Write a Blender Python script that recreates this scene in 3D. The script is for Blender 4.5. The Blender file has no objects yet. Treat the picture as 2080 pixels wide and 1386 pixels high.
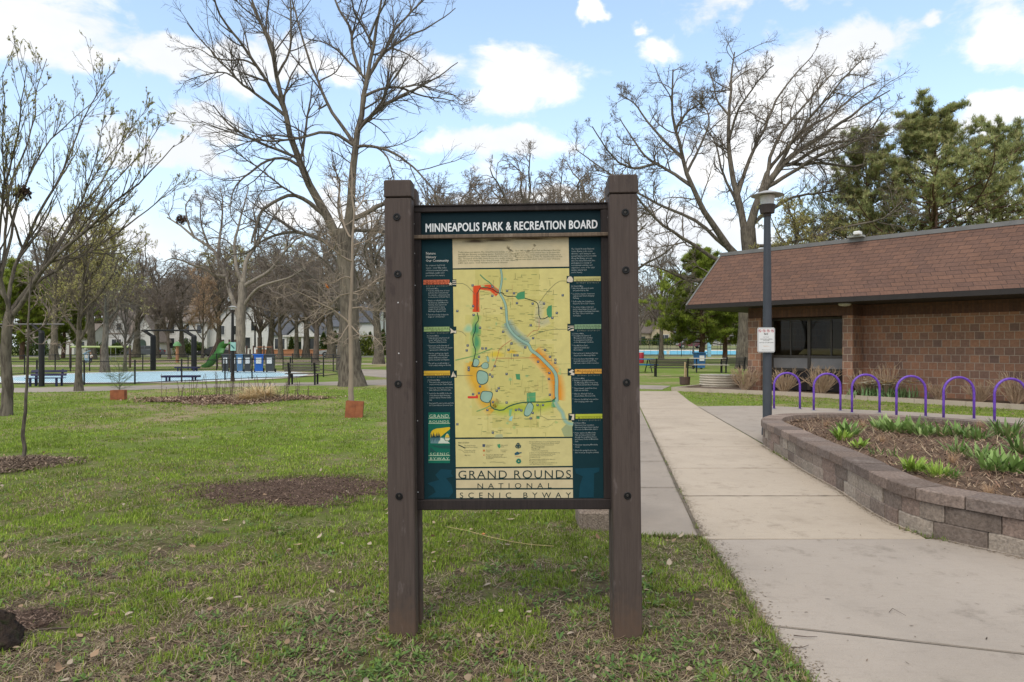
import bpy, math, random
import numpy as np
from mathutils import Vector, Matrix
R = math.radians
SC = bpy.context.scene
COL = SC.collection
# ---------------------------------------------------------------- camera, sky, sun
F, CX, HZ, CH = 1387.0, 1040.0, 703.0, 1.47      # focal length and horizon measured on the photograph, eye height in m
cd = bpy.data.cameras.new('camera'); cam = bpy.data.objects.new('camera', cd); COL.objects.link(cam)
cam.location = (0, 0, CH); cam.rotation_euler = (R(90), 0, 0)
cd.sensor_width = 36; cd.lens = F / 2080 * 36; cd.shift_y = 10 / 2080
cd.clip_start = .05; cd.clip_end = 3000
SC.camera = cam
SUN_EL, SUN_AZ = 54, 205          # sun behind the camera, a little to the left, through thin cloud
W = bpy.data.worlds.new('World'); SC.world = W; W.use_nodes = True
sl = bpy.data.lights.new('sun', 'SUN'); so = bpy.data.objects.new('sun', sl); COL.objects.link(so)
sl.energy = 1.5; sl.angle = R(40); sl.color = (1, .90, .76)
_az = R(SUN_AZ)
_dirv = Vector((math.sin(_az) * math.cos(R(SUN_EL)), math.cos(_az) * math.cos(R(SUN_EL)), math.sin(R(SUN_EL))))
so.rotation_euler = _dirv.to_track_quat('Z', 'Y').to_euler()
SC.view_settings.view_transform = 'Standard'; SC.view_settings.look = 'None'
SC.view_settings.exposure = 0.48; SC.view_settings.gamma = 1.0
SC.cycles.max_bounces = 6; SC.cycles.transparent_max_bounces = 12
SC.cycles.sample_clamp_indirect = 4

class NT:                                            # tiny node-tree helper
    def __init__(s, nt): s.nt = nt
    def n(s, t, **kw):
        nd = s.nt.nodes.new(t)
        for k, v in kw.items(): setattr(nd, k, v)
        return nd
    def l(s, a, b): s.nt.links.new(a, b)
    def put(s, sock, v):
        if hasattr(v, 'is_linked') or isinstance(v, bpy.types.NodeSocket): s.l(v, sock)
        else: sock.default_value = v
    def m(s, op, a, b=0.0, c=None, clamp=False):
        nd = s.n('ShaderNodeMath', operation=op, use_clamp=clamp)
        s.put(nd.inputs[0], a); s.put(nd.inputs[1], b)
        if c is not None: s.put(nd.inputs[2], c)
        return nd.outputs[0]
    def mix(s, f, a, b, bt='MIX'):
        nd = s.n('ShaderNodeMix', data_type='RGBA', blend_type=bt)
        s.put(nd.inputs[0], f)
        for i, v in ((6, a), (7, b)):
            if isinstance(v, (tuple, list)): v = tuple(v)[:3] + (1,)
            s.put(nd.inputs[i], v)
        return nd.outputs[2]
    def noise(s, vec, scale, detail=4, rough=.55, dist=0):
        nd = s.n('ShaderNodeTexNoise'); nd.inputs['Scale'].default_value = scale
        nd.inputs['Detail'].default_value = detail; nd.inputs['Roughness'].default_value = rough
        nd.inputs['Distortion'].default_value = dist
        if vec is not None: s.l(vec, nd.inputs['Vector'])
        return nd.outputs[0]
    def ramp(s, f, stops):
        nd = s.n('ShaderNodeValToRGB'); e = nd.color_ramp.elements
        while len(e) < len(stops): e.new(.5)
        for i, (p, c) in enumerate(stops):
            e[i].position = p; e[i].color = (tuple(c)[:3] + (1,)) if isinstance(c, (tuple, list)) else (c, c, c, 1)
        s.put(nd.inputs[0], f)
        return nd.outputs[0]
    def smooth(s, v, a, b):
        nd = s.n('ShaderNodeMapRange', interpolation_type='SMOOTHSTEP')
        s.put(nd.inputs[0], v); nd.inputs[1].default_value = a; nd.inputs[2].default_value = b
        return nd.outputs[0]

def build_sky():
    t = W.node_tree; t.nodes.clear(); h = NT(t)
    out = h.n('ShaderNodeOutputWorld'); bg = h.n('ShaderNodeBackground'); h.l(bg.outputs[0], out.inputs[0])
    sky = h.n('ShaderNodeTexSky', sky_type='NISHITA', sun_disc=False)
    sky.sun_elevation = R(SUN_EL); sky.sun_rotation = R(SUN_AZ); sky.air_density = 1.0; sky.dust_density = .6; sky.ozone_density = 1.2
    bg.inputs['Strength'].default_value = .15
    co = h.n('ShaderNodeTexCoord'); vec = co.outputs['Generated']
    sep = h.n('ShaderNodeSeparateXYZ'); h.l(vec, sep.inputs[0]); x, y, z = sep.outputs
    # broken cumulus in bearing / elevation
    wn = h.n('ShaderNodeTexNoise'); wn.inputs['Scale'].default_value = 12; wn.inputs['Detail'].default_value = 6; h.l(vec, wn.inputs['Vector'])
    ws = h.n('ShaderNodeSeparateColor'); h.l(wn.outputs['Color'], ws.inputs[0])
    az = h.m('ADD', h.m('ARCTAN2', x, y), h.m('MULTIPLY', h.m('SUBTRACT', ws.outputs[0], .5), .15))
    el = h.m('ADD', h.m('ARCSINE', z), h.m('MULTIPLY', h.m('SUBTRACT', ws.outputs[1], .5), .11))
    clouds = [(70, 50, 215, 105), (310, 110, 150, 68), (150, 130, 110, 40), (435, 232, 72, 34), (330, 300, 200, 46), (1050, 160, 150, 78),
              (1000, 300, 210, 45), (850, 130, 60, 60), (1550, 0, 190, 42), (1345, 97, 72, 36), (1200, 20, 40, 22, .8), (1280, 55, 56, 26, .55),
              (1745, 85, 165, 62), (1640, 170, 190, 100), (1560, 300, 260, 90), (2050, 55, 110, 100), (1920, 25, 60, 22, .6), (2030, 240, 110, 40),
              (620, 130, 160, 50), (470, 130, 70, 50), (1900, 330, 160, 30, .7), (150, 480, 420, 70, .8), (640, 430, 300, 60, .7), (1330, 470, 330, 80, .9), (1050, 420, 250, 50, .8), (2000, 430, 200, 50, .8)]
    dens = None
    for (px, py, rx, ry, *cw) in clouds:
        a = math.atan2(px - CX, F); e = math.atan2(HZ - py, math.hypot(F, px - CX))
        ca = math.cos(a)
        ra = rx / F * ca * ca; re = ry / F * ca * math.cos(e) ** 2
        dx = h.m('MULTIPLY', h.m('SUBTRACT', az, a), 1 / ra); dy = h.m('MULTIPLY', h.m('SUBTRACT', el, e), 1 / re)
        d = h.m('SUBTRACT', cw[0] if cw else 1.0, h.m('SQRT', h.m('ADD', h.m('MULTIPLY', dx, dx), h.m('MULTIPLY', dy, dy))))
        dens = d if dens is None else h.m('SMOOTH_MAX', dens, d, .25)
    mp = h.n('ShaderNodeMapping'); mp.inputs['Scale'].default_value = (1, 1, 1.8); h.l(vec, mp.inputs['Vector'])
    fb = h.noise(mp.outputs[0], 13, 9, .62, .35)
    fb2 = h.noise(mp.outputs[0], 3.2, 6, .55, .2)
    # clouds outside the part of the sky listed above
    away = h.smooth(h.m('ABSOLUTE', az), .72, .95)
    high = h.smooth(el, .46, .6)
    rest = h.m('MULTIPLY', h.m('SUBTRACT', fb2, .40), 4.0)
    dens = h.m('ADD', dens, h.m('MULTIPLY', h.m('SUBTRACT', fb, .5), 1.9))
    wgt = h.m('MAXIMUM', away, high)
    nd = h.n('ShaderNodeMix', data_type='FLOAT'); h.l(wgt, nd.inputs[0]); h.l(dens, nd.inputs[2]); h.l(rest, nd.inputs[3])
    cover = h.smooth(nd.outputs[0], -.10, .50)
    # body of the clouds: sunlit white with soft grey bases
    sh = h.smooth(h.noise(mp.outputs[0], 5.5, 5, .5), .35, .7)
    ccol = h.mix(sh, (4.55, 4.7, 4.95), (5.9, 5.85, 5.72))
    base = sky.outputs[0]
    # thin high veil that whitens the blue towards the horizon
    veil = h.m('MULTIPLY', h.m('POWER', h.m('SUBTRACT', 1.0, h.m('MAXIMUM', z, 0.0)), 5.5), 1.0)
    veil = h.m('ADD', veil, .20)
    blue = h.mix(veil, h.mix(1.0, base, (1.28, 1.44, 1.47), 'MULTIPLY'), (4.6, 4.95, 5.3))
    h.l(h.mix(cover, blue, ccol), bg.inputs['Color'])
build_sky()

# ---------------------------------------------------------------- measuring helpers
def at(px, py, Y):                                    # photograph pixel at depth Y -> point
    return Vector(((px - CX) / F * Y, Y, CH - (py - HZ) / F * Y))
def gy(py, z=0.0): return (CH - z) * F / (py - HZ)      # depth of the ground seen at row py
def g(px, py, z=0.0):
    Y = gy(py, z); return Vector(((px - CX) / F * Y, Y, z))

def tag(o, label=None, cat=None, group=None, kind=None):
    if label: o['label'] = label
    if cat: o['category'] = cat
    if group: o['group'] = group
    if kind: o['kind'] = kind
    return o
def empty(name, loc, label, cat, group=None, rz=0.0):
    o = bpy.data.objects.new(name, None); COL.objects.link(o); o.location = loc; o.rotation_euler = (0, 0, rz)
    o.empty_display_size = .2
    return tag(o, label, cat, group)
def link_mesh(name, me, m=None, parent=None):
    o = bpy.data.objects.new(name, me); COL.objects.link(o)
    if m is not None and not me.materials: me.materials.append(m)
    if parent is not None: o.parent = parent
    return o
def copy_tree(o, parent=None):
    c = o.copy(); COL.objects.link(c)
    if parent is not None: c.parent = parent
    for ch in list(o.children): copy_tree(ch, c)
    return c

class MB:                                             # collects faces; build() links them as one mesh
    def __init__(s): s.v = []; s.f = []; s.uv = {}; s.sm = False; s.col = []; s.c = (1, 1, 1)
    def add(s, vs, fs, uvs=None):
        b = len(s.v); s.v += [tuple(q) for q in vs]; s.col += [s.c] * len(vs)
        for i, f in enumerate(fs):
            if uvs: s.uv[len(s.f)] = uvs[i]
            s.f.append(tuple(b + k for k in f))
    def box(s, c, d, rot=None, taper=1.0):
        x, y, z = d[0] / 2, d[1] / 2, d[2] / 2; vs = []
        for zz, k in ((-z, 1.0), (z, taper)):
            vs += [(-x * k, -y * k, zz), (x * k, -y * k, zz), (x * k, y * k, zz), (-x * k, y * k, zz)]
        vs = [Vector(v) for v in vs]
        if rot is not None: vs = [rot @ v for v in vs]
        s.add([v + Vector(c) for v in vs], [(0, 3, 2, 1), (4, 5, 6, 7), (0, 1, 5, 4), (1, 2, 6, 5), (2, 3, 7, 6), (3, 0, 4, 7)])
    def bx(s, x0, x1, y0, y1, z0, z1): s.box(((x0 + x1) / 2, (y0 + y1) / 2, (z0 + z1) / 2), (abs(x1 - x0), abs(y1 - y0), abs(z1 - z0)))
    def cbox(s, x0, x1, y0, y1, z0, z1, b=.01, rot=None, off=(0, 0, 0)):    # box with chamfered edges
        vs = []; 
        cx, cy, cz = (x0 + x1) / 2, (y0 + y1) / 2, (z0 + z1) / 2; hx, hy, hz = abs(x1 - x0) / 2, abs(y1 - y0) / 2, abs(z1 - z0) / 2
        b = min(b, hx * .45, hy * .45, hz * .45)
        lv = [(-hz, b), (-hz + b, 0), (hz - b, 0), (hz, b)]
        for z, i in lv:
            X, Y = hx - i, hy - i
            vs += [(-X + b, -Y, z), (X - b, -Y, z), (X, -Y + b, z), (X, Y - b, z), (X - b, Y, z), (-X + b, Y, z), (-X, Y - b, z), (-X, -Y + b, z)]
        vs = [Vector(v) for v in vs]
        if rot is not None: vs = [rot @ v for v in vs]
        o = Vector(off) + Vector((cx, cy, cz))
        fs = [tuple(reversed(range(8))), tuple(range(24, 32))]
        for k in range(3):
            for i in range(8): fs.append((k * 8 + i, k * 8 + (i + 1) % 8, k * 8 + 8 + (i + 1) % 8, k * 8 + 8 + i))
        s.add([v + o for v in vs], fs)
    def lathe(s, prof, seg=16, c=(0, 0, 0), rot=None):
        vs = []
        for r, z in prof:
            for i in range(seg):
                a = 2 * math.pi * i / seg; v = Vector((r * math.cos(a), r * math.sin(a), z))
                if rot is not None: v = rot @ v
                vs.append(v + Vector(c))
        fs = []
        for k in range(len(prof) - 1):
            for i in range(seg): fs.append((k * seg + i, k * seg + (i + 1) % seg, (k + 1) * seg + (i + 1) % seg, (k + 1) * seg + i))
        fs.append(tuple(reversed(range(seg)))); fs.append(tuple((len(prof) - 1) * seg + i for i in range(seg)))
        s.add(vs, fs)
    def cyl(s, a, b, r, r2=None, seg=10):
        a, b = Vector(a), Vector(b); q = (b - a).to_track_quat('Z', 'Y').to_matrix()
        s.lathe([(r, 0), (r if r2 is None else r2, (b - a).length)], seg, a, q)
    def tube(s, pts, r, seg=8):
        P = np.array([[tuple(p) for p in pts]], float); K = P.shape[1]
        rr = np.full((1, K), r) if np.isscalar(r) else np.array([r], float)
        v, f = tube_np(P, rr, seg); b = len(s.v)
        s.v += [tuple(q) for q in v]; s.col += [s.c] * len(v); s.f += [tuple(int(k) + b for k in q) for q in f]
        s.f.append(tuple(b + i for i in reversed(range(seg)))); s.f.append(tuple(b + (K - 1) * seg + i for i in range(seg)))
    def poly(s, pts): s.add(pts, [tuple(range(len(pts)))])
    def prism(s, prof, y0, y1):                            # profile in x,z extruded along y
        n = len(prof); vs = [(x, y0, z) for x, z in prof] + [(x, y1, z) for x, z in prof]
        fs = [tuple(range(n)), tuple(reversed(range(n, 2 * n)))]
        for i in range(n): fs.append((i, n + i, n + (i + 1) % n, (i + 1) % n))
        s.add(vs, fs)
    def extr(s, poly, z0, z1, caps=True):                 # polygon in x,y raised from z0 to z1
        n = len(poly); vs = [(p[0], p[1], z0) for p in poly] + [(p[0], p[1], z1) for p in poly]
        fs = [(i, (i + 1) % n, n + (i + 1) % n, n + i) for i in range(n)]
        if caps: fs += [tuple(range(n, 2 * n)), tuple(reversed(range(n)))]
        s.add(vs, fs)
    def build(s, name, m, parent=None, smooth=False, color=False):
        me = bpy.data.meshes.new(name); me.from_pydata(s.v, [], s.f)
        if s.uv:
            uvl = me.uv_layers.new(name='UVMap')
            for p in me.polygons:
                u = s.uv.get(p.index)
                if u:
                    for k, li in enumerate(p.loop_indices): uvl.data[li].uv = u[k]
        if color:
            at_ = me.attributes.new('Col', 'FLOAT_COLOR', 'POINT')
            at_.data.foreach_set('color', np.array([tuple(c) + (1.0,) for c in s.col], np.float32).ravel())
        if smooth: me.shade_smooth()
        if smooth == 'auto':
            me.set_sharp_from_angle(angle=R(40))
        me.update()
        return link_mesh(name, me, m, parent)

def mesh_np(name, V, Q, cols=None, smooth=False):
    V = np.asarray(V, np.float32).reshape(-1, 3); Q = np.asarray(Q, np.int32)
    n, k = Q.shape
    me = bpy.data.meshes.new(name)
    me.vertices.add(len(V)); me.vertices.foreach_set('co', V.ravel())
    me.loops.add(n * k); me.loops.foreach_set('vertex_index', Q.ravel())
    me.polygons.add(n); me.polygons.foreach_set('loop_start', np.arange(0, n * k, k, dtype=np.int32))
    if smooth: me.polygons.foreach_set('use_smooth', np.ones(n, bool))
    if cols is not None:
        a = me.attributes.new('Col', 'FLOAT_COLOR', 'POINT')
        c4 = np.ones((len(V), 4), np.float32); c4[:, :3] = cols
        a.data.foreach_set('color', c4.ravel())
    me.update(calc_edges=True); me.validate()
    return me

def unit(v): return v / np.maximum(np.linalg.norm(v, axis=-1, keepdims=True), 1e-9)
def tube_np(P, Rr, S):
    N, K, _ = P.shape
    T = unit(np.gradient(P, axis=1))
    mt = unit(T.mean(1)); ref = np.where(np.abs(mt[:, 2:3]) > .75, np.array([[1., .1, 0]]), np.array([[0, .1, 1.]]))
    A = unit(np.cross(T, ref[:, None, :])); B = np.cross(T, A)
    th = np.arange(S) * 2 * np.pi / S
    V = P[:, :, None, :] + Rr[:, :, None, None] * (np.cos(th)[None, None, :, None] * A[:, :, None, :] + np.sin(th)[None, None, :, None] * B[:, :, None, :])
    idx = np.arange(N * K * S).reshape(N, K, S)
    a = idx[:, :-1, :]; b = np.roll(a, -1, 2); c = np.roll(idx[:, 1:, :], -1, 2); d = idx[:, 1:, :]
    return V.reshape(-1, 3), np.stack([a, b, c, d], -1).reshape(-1, 4)
def merge(parts):                                      # [(V,Q),...] -> one V,Q
    Vs, Qs, b = [], [], 0
    for v, q in parts: Vs.append(v); Qs.append(q + b); b += len(v)
    return np.concatenate(Vs), np.concatenate(Qs)
def vnoise(x, y, seed=0):
    xi = np.floor(x).astype(np.int64); yi = np.floor(y).astype(np.int64); fx = x - xi; fy = y - yi
    def hsh(a, b):
        n = (a * 374761393 + b * 668265263 + seed * 982451653) & 0xffffffff
        n = ((n ^ (n >> 13)) * 1274126177) & 0xffffffff
        return ((n ^ (n >> 16)) & 0xffff) / 65535.0
    u = fx * fx * (3 - 2 * fx); v = fy * fy * (3 - 2 * fy)
    return (hsh(xi, yi) * (1 - u) + hsh(xi + 1, yi) * u) * (1 - v) + (hsh(xi, yi + 1) * (1 - u) + hsh(xi + 1, yi + 1) * u) * v
def fbm(x, y, seed=0, oct=4):
    s = 0; a = .5; t = 0
    for k in range(oct): s = s + a * vnoise(x * 2 ** k, y * 2 ** k, seed + k); t += a; a *= .5
    return s / t
def inpoly(x, y, poly):
    r = np.zeros(x.shape, bool); n = len(poly)
    for i in range(n):
        x1, y1 = poly[i][:2]; x2, y2 = poly[(i + 1) % n][:2]
        if y1 == y2: continue
        c = ((y1 > y) != (y2 > y)) & (x < (x2 - x1) * (y - y1) / (y2 - y1) + x1); r ^= c
    return r
def blades(P, az, tilt, L, Wd, bend, K=2, prof=None):   # curved leaf strips
    N = len(P); t = np.linspace(0, 1, K + 1)
    ang = tilt[:, None] + bend[:, None] * t[None, :]
    st = L[:, None] / K
    dx = np.sin(ang) * st; dz = np.cos(ang) * st
    hx = np.concatenate([np.zeros((N, 1)), np.cumsum(dx[:, :-1], 1)], 1); hz = np.concatenate([np.zeros((N, 1)), np.cumsum(dz[:, :-1], 1)], 1)
    ca, sa = np.cos(az)[:, None], np.sin(az)[:, None]
    C = np.stack([P[:, 0:1] + hx * ca, P[:, 1:2] + hx * sa, P[:, 2:3] + hz], -1)
    pr = np.array(prof if prof is not None else np.linspace(1, .05, K + 1))
    w = (Wd[:, None] * pr[None, :] * .5)[..., None]
    side = np.stack([-sa, ca, np.zeros_like(sa)], -1)
    V = np.stack([C - side * w, C + side * w], 2)
    idx = np.arange(N * (K + 1) * 2).reshape(N, K + 1, 2)
    Q = np.stack([idx[:, :-1, 0], idx[:, :-1, 1], idx[:, 1:, 1], idx[:, 1:, 0]], -1).reshape(-1, 4)
    return V.reshape(-1, 3), Q

# ---------------------------------------------------------------- materials
MATS = {}
def new_mat(name):
    m = bpy.data.materials.new(name); m.use_nodes = True; t = m.node_tree; t.nodes.clear(); h = NT(t)
    o = h.n('ShaderNodeOutputMaterial'); p = h.n('ShaderNodeBsdfPrincipled'); h.l(p.outputs[0], o.inputs[0])
    MATS[name] = m
    return m, h, p
def mat(name, c1, c2=None, scale=5, rough=.75, bump=0, bscale=60, metal=0, stretch=(1, 1, 1), spec=.35, c3=None, coat=0):
    m, h, p = new_mat(name)
    co = h.n('ShaderNodeTexCoord'); mp = h.n('ShaderNodeMapping'); mp.inputs['Scale'].default_value = stretch
    h.l(co.outputs['Object'], mp.inputs['Vector']); v = mp.outputs[0]
    if c2 is None: c2 = tuple(min(1, k * .8) for k in c1)
    f = h.noise(v, scale, 6, .6)
    st = [(.33, c2), (.67, c1)] if c3 is None else [(.3, c2), (.5, c1), (.7, c3)]
    h.l(h.ramp(f, st), p.inputs['Base Color'])
    p.inputs['Roughness'].default_value = rough; p.inputs['Metallic'].default_value = metal; p.inputs['Specular IOR Level'].default_value = spec
    if coat: p.inputs['Coat Weight'].default_value = coat
    if bump:
        b = h.n('ShaderNodeBump'); b.inputs['Strength'].default_value = bump; b.inputs['Distance'].default_value = .02
        h.l(h.noise(v, bscale, 5, .6), b.inputs['Height']); h.l(b.outputs[0], p.inputs['Normal'])
    return m
def attr_mat(name, rough=.8, spec=.2, trans=0.0, noise=.0, nscale=30):
    m, h, p = new_mat(name)
    a = h.n('ShaderNodeAttribute', attribute_name='Col'); c = a.outputs['Color']
    if noise:
        co = h.n('ShaderNodeTexCoord'); f = h.noise(co.outputs['Object'], nscale, 4, .6)
        c = h.mix(1.0, c, h.ramp(f, [(.3, 1 - noise), (.7, 1.0)]), 'MULTIPLY')
    h.l(c, p.inputs['Base Color']); p.inputs['Roughness'].default_value = rough; p.inputs['Specular IOR Level'].default_value = spec
    if trans:
        tr = h.n('ShaderNodeBsdfTranslucent'); h.l(c, tr.inputs[0]); mx = h.n('ShaderNodeMixShader'); mx.inputs[0].default_value = trans
        o = [n for n in m.node_tree.nodes if n.type == 'OUTPUT_MATERIAL'][0]
        h.l(p.outputs[0], mx.inputs[1]); h.l(tr.outputs[0], mx.inputs[2]); h.l(mx.outputs[0], o.inputs[0])
    return m
def bark_mat(name, c1, c2, sc=7):
    m, h, p = new_mat(name)
    co = h.n('ShaderNodeTexCoord'); mp = h.n('ShaderNodeMapping'); mp.inputs['Scale'].default_value = (1, 1, .16); h.l(co.outputs['Object'], mp.inputs[0])
    f = h.noise(mp.outputs[0], sc * 2.2, 6, .65); f2 = h.noise(co.outputs['Object'], 1.3, 3, .5)
    c = h.mix(h.smooth(f, .36, .62), c2, c1)
    c = h.mix(h.m('MULTIPLY', h.smooth(f2, .45, .7), .5), c, (c1[0] * 1.25, c1[1] * 1.25, c1[2] * 1.2))
    h.l(c, p.inputs['Base Color']); p.inputs['Roughness'].default_value = .95; p.inputs['Specular IOR Level'].default_value = .1
    b = h.n('ShaderNodeBump'); b.inputs['Strength'].default_value = .8; b.inputs['Distance'].default_value = .04
    h.l(f, b.inputs['Height']); h.l(b.outputs[0], p.inputs['Normal'])
    return m
# ---------------------------------------------------------------- ground
def lawn_material():
    m, h, p = new_mat('lawn_ground')
    geo = h.n('ShaderNodeNewGeometry'); v = geo.outputs['Position']
    sepv = h.n('ShaderNodeSeparateXYZ'); h.l(v, sepv.inputs[0])
    big = h.noise(v, .16, 4, .6); mid = h.noise(v, .75, 5, .6); fine = h.noise(v, 26, 6, .7); tiny = h.noise(v, 140, 4, .7)
    green = h.mix(fine, (.105, .165, .026), (.21, .28, .058))
    straw = h.mix(fine, (.24, .185, .105), (.40, .32, .20))
    soil = h.mix(tiny, (.06, .042, .031), (.17, .122, .088))
    near = h.smooth(sepv.outputs[1], 6.0, 3.0)                     # the worn turf round the sign's foot
    dry = h.m('ADD', h.m('ADD', h.m('MULTIPLY', big, .62), h.m('MULTIPLY', mid, .46)), h.m('MULTIPLY', near, .10))
    f1 = h.smooth(h.m('ADD', dry, h.m('ADD', h.m('MULTIPLY', h.m('SUBTRACT', fine, .5), .32), h.m('MULTIPLY', h.m('SUBTRACT', h.noise(v, 5, 5, .7), .5), .5))), .50, .68)
    c = h.mix(f1, green, straw)
    f2 = h.smooth(h.m('ADD', h.m('ADD', h.noise(v, 2.1, 6, .68), h.m('MULTIPLY', h.m('SUBTRACT', tiny, .5), .25)), h.m('MULTIPLY', near, .15)), .54, .68)
    c = h.mix(h.m('MULTIPLY', f2, h.smooth(sepv.outputs[1], 22.0, 5.0)), c, soil)
    # thatch and bare soil directly under the modelled blades
    under = h.m('MULTIPLY', h.smooth(sepv.outputs[1], 13.0, 6.0), .5)
    c = h.mix(under, c, h.mix(h.noise(v, 45, 5, .7), (.055, .05, .022), (.17, .135, .075)))
    h.l(c, p.inputs['Base Color']); p.inputs['Roughness'].default_value = .95; p.inputs['Specular IOR Level'].default_value = .08
    b = h.n('ShaderNodeBump'); b.inputs['Strength'].default_value = .9; b.inputs['Distance'].default_value = .03
    h.l(h.m('ADD', fine, h.m('MULTIPLY', tiny, .4)), b.inputs['Height']); h.l(b.outputs[0], p.inputs['Normal'])
    return m
mb = MB(); mb.poly([(-700, -60, 0), (700, -60, 0), (700, 1100, 0), (-700, 1100, 0)])
tag(mb.build('lawn', lawn_material()), kind='structure')

def concrete(name, c1, c2, stain):
    m, h, p = new_mat(name)
    v = h.n('ShaderNodeNewGeometry').outputs['Position']
    c = h.mix(h.smooth(h.noise(v, 1.1, 6, .65), .3, .72), c2, c1)
    c = h.mix(h.m('MULTIPLY', h.smooth(h.noise(v, 190, 3, .8), .5, .75), .5), c, (.15, .125, .1))
    c = h.mix(h.m('MULTIPLY', h.smooth(h.noise(v, 34, 5, .8), .58, .72), .35), c, stain)
    c = h.mix(h.m('MULTIPLY', h.smooth(h.noise(v, 90, 3, .7), .55, .8), .3), c, (min(1, c1[0] * 1.35), min(1, c1[1] * 1.35), min(1, c1[2] * 1.35)))
    c = h.mix(h.m('MULTIPLY', h.smooth(h.noise(v, .55, 7, .72), .50, .74), .55), c, stain)
    c = h.mix(h.m('MULTIPLY', h.smooth(h.noise(v, 2.6, 7, .78), .53, .70), .6), c, stain)
    mp = h.n('ShaderNodeMapping'); mp.inputs['Scale'].default_value = (1.2, 9, 1); h.l(v, mp.inputs[0])
    c = h.mix(h.m('MULTIPLY', h.smooth(h.noise(mp.outputs[0], 5, 4, .6), .5, .75), .16), c, stain)
    h.l(c, p.inputs['Base Color']); p.inputs['Roughness'].default_value = .9; p.inputs['Specular IOR Level'].default_value = .2
    b = h.n('ShaderNodeBump'); b.inputs['Strength'].default_value = .35; b.inputs['Distance'].default_value = .006
    h.l(h.noise(v, 160, 4, .7), b.inputs['Height']); h.l(b.outputs[0], p.inputs['Normal'])
    return m
M_TAN = concrete('concrete_tan', (.475, .40, .315), (.395, .33, .258), (.23, .185, .138))
M_GREY = concrete('concrete_grey', (.395, .34, .285), (.325, .28, .235), (.19, .16, .13))
M_OLD = concrete('concrete_old', (.345, .295, .245), (.28, .24, .20), (.16, .135, .11))
M_ASPH = concrete('asphalt_pale', (.36, .31, .26), (.29, .25, .21), (.2, .17, .14))
M_ROAD = concrete('road_asphalt', (.20, .19, .18), (.15, .145, .14), (.1, .1, .1))

def slab(mb, pts, z1=.02, b=.013):
    c = sum((Vector((p[0], p[1], 0)) for p in pts), Vector()) / len(pts)
    ins = [tuple(Vector((p[0], p[1], 0)) + (c - Vector((p[0], p[1], 0))).normalized() * b) for p in pts]
    n = len(pts)
    outer = [(p[0], p[1]) for p in ins]; inn = [(p[0] + (c.x - p[0]) * .004, p[1] + (c.y - p[1]) * .004) for p in outer]
    vs = [(x, y, -.06) for x, y in outer] + [(x, y, z1 - .004) for x, y in outer] + [(x, y, z1) for x, y in inn]
    fs = []
    for k in (0, 1):
        for i in range(n): fs.append((k * n + i, k * n + (i + 1) % n, (k + 1) * n + (i + 1) % n, (k + 1) * n + i))
    fs.append(tuple(range(2 * n, 3 * n)))
    mb.add(vs, fs)
def lerp(a, b, t): return a + (b - a) * t
# main walk: joint line on the left, planter foot or rack pad on the right
JL = lambda Y: Vector((1.436 + (Y - 5.175) * .1454, Y, 0))
JR = lambda Y: Vector((3.71 + (Y - 10.1) * .118, Y, 0)) if Y < 17 else Vector((4.52 + (Y - 17) * .16, Y, 0))
ys = [gy(1100), gy(1012), gy(955), gy(911), gy(880), gy(853), gy(832), gy(816), gy(804), gy(796)]
walk = MB()
for a, b in zip(ys[:-1], ys[1:]): slab(walk, [JL(a), JR(a), JR(b), JL(b)])
tag(walk.build('sidewalk', M_TAN), kind='structure')
walk = MB(); oldp = [Vector((.80, 5.3, 0)), JL(5.2) - Vector((.012, 0, 0))]
ys2 = [5.25, 7.0, 8.6, 10.4, 12.5, 15.0, 18.0, 21.0]
for a, b in zip(ys2[:-1], ys2[1:]):
    w = .66
    slab(walk, [JL(a) - Vector((w, 0, 0)), JL(a) - Vector((.012, 0, 0)), JL(b) - Vector((.012, 0, 0)), JL(b) - Vector((w, 0, 0))], .016)
tag(walk.build('old_walkway', M_OLD), kind='structure')
walk = MB()
LE = [g(1430, 1101), g(1478, 1165), g(1545, 1265), g(1587, 1320), g(1640, 1386), g(1720, 1490), g(1900, 1700)]
e1, e2 = g(1556, 1277), g(2080, 1336)
lowjoint = lambda X: e1.y + (X - e1.x) * (e2.y - e1.y) / (e2.x - e1.x)
slab(walk, [LE[0], LE[1], LE[2], Vector((e1.x, e1.y, 0)), Vector((8, lowjoint(8), 0)), Vector((8, 5.18, 0))])
slab(walk, [Vector((e1.x, e1.y - .012, 0)), LE[3], LE[4], LE[5], LE[6], Vector((1.6, .3, 0)), Vector((8, .3, 0)), Vector((8, lowjoint(8) - .012, 0))])
tag(walk.build('sidewalk', M_GREY), kind='structure')
def joint(mb, a, b, w, seed):
    r = random.Random(seed); n = 24; d = (b - a).normalized(); nn = Vector((-d.y, d.x, 0)); L, U = [], []
    for k in range(n + 1):
        p = a.lerp(b, k / n); o = r.uniform(-.004, .004); L.append((p + nn * (o - w * r.uniform(.25, .75)))); U.append((p + nn * (o + w * r.uniform(.25, .75))))
    mb.add([(p.x, p.y, .0235) for p in L + U], [(k, k + 1, n + 2 + k, n + 1 + k) for k in range(n)])
jt = MB()
for k, Y_ in enumerate(ys[1:-1]): joint(jt, JL(Y_), JR(Y_), (.012, .008, .005, .004, .008, .012, .005, .011)[k], k)
joint(jt, JL(5.2) - Vector((.006, 0, 0)), JL(12) - Vector((.006, 0, 0)), .024, 50); joint(jt, JR(10.2), JR(16.2), .016, 51)
for k, Y_ in enumerate(ys2[1:-1]): joint(jt, JL(Y_) - Vector((.66, 0, 0)), JL(Y_) - Vector((.01, 0, 0)), .010, 70 + k)
joint(jt, Vector((e1.x, e1.y - .006, 0)), Vector((7, lowjoint(7) - .006, 0)), .007, 60)
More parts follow.
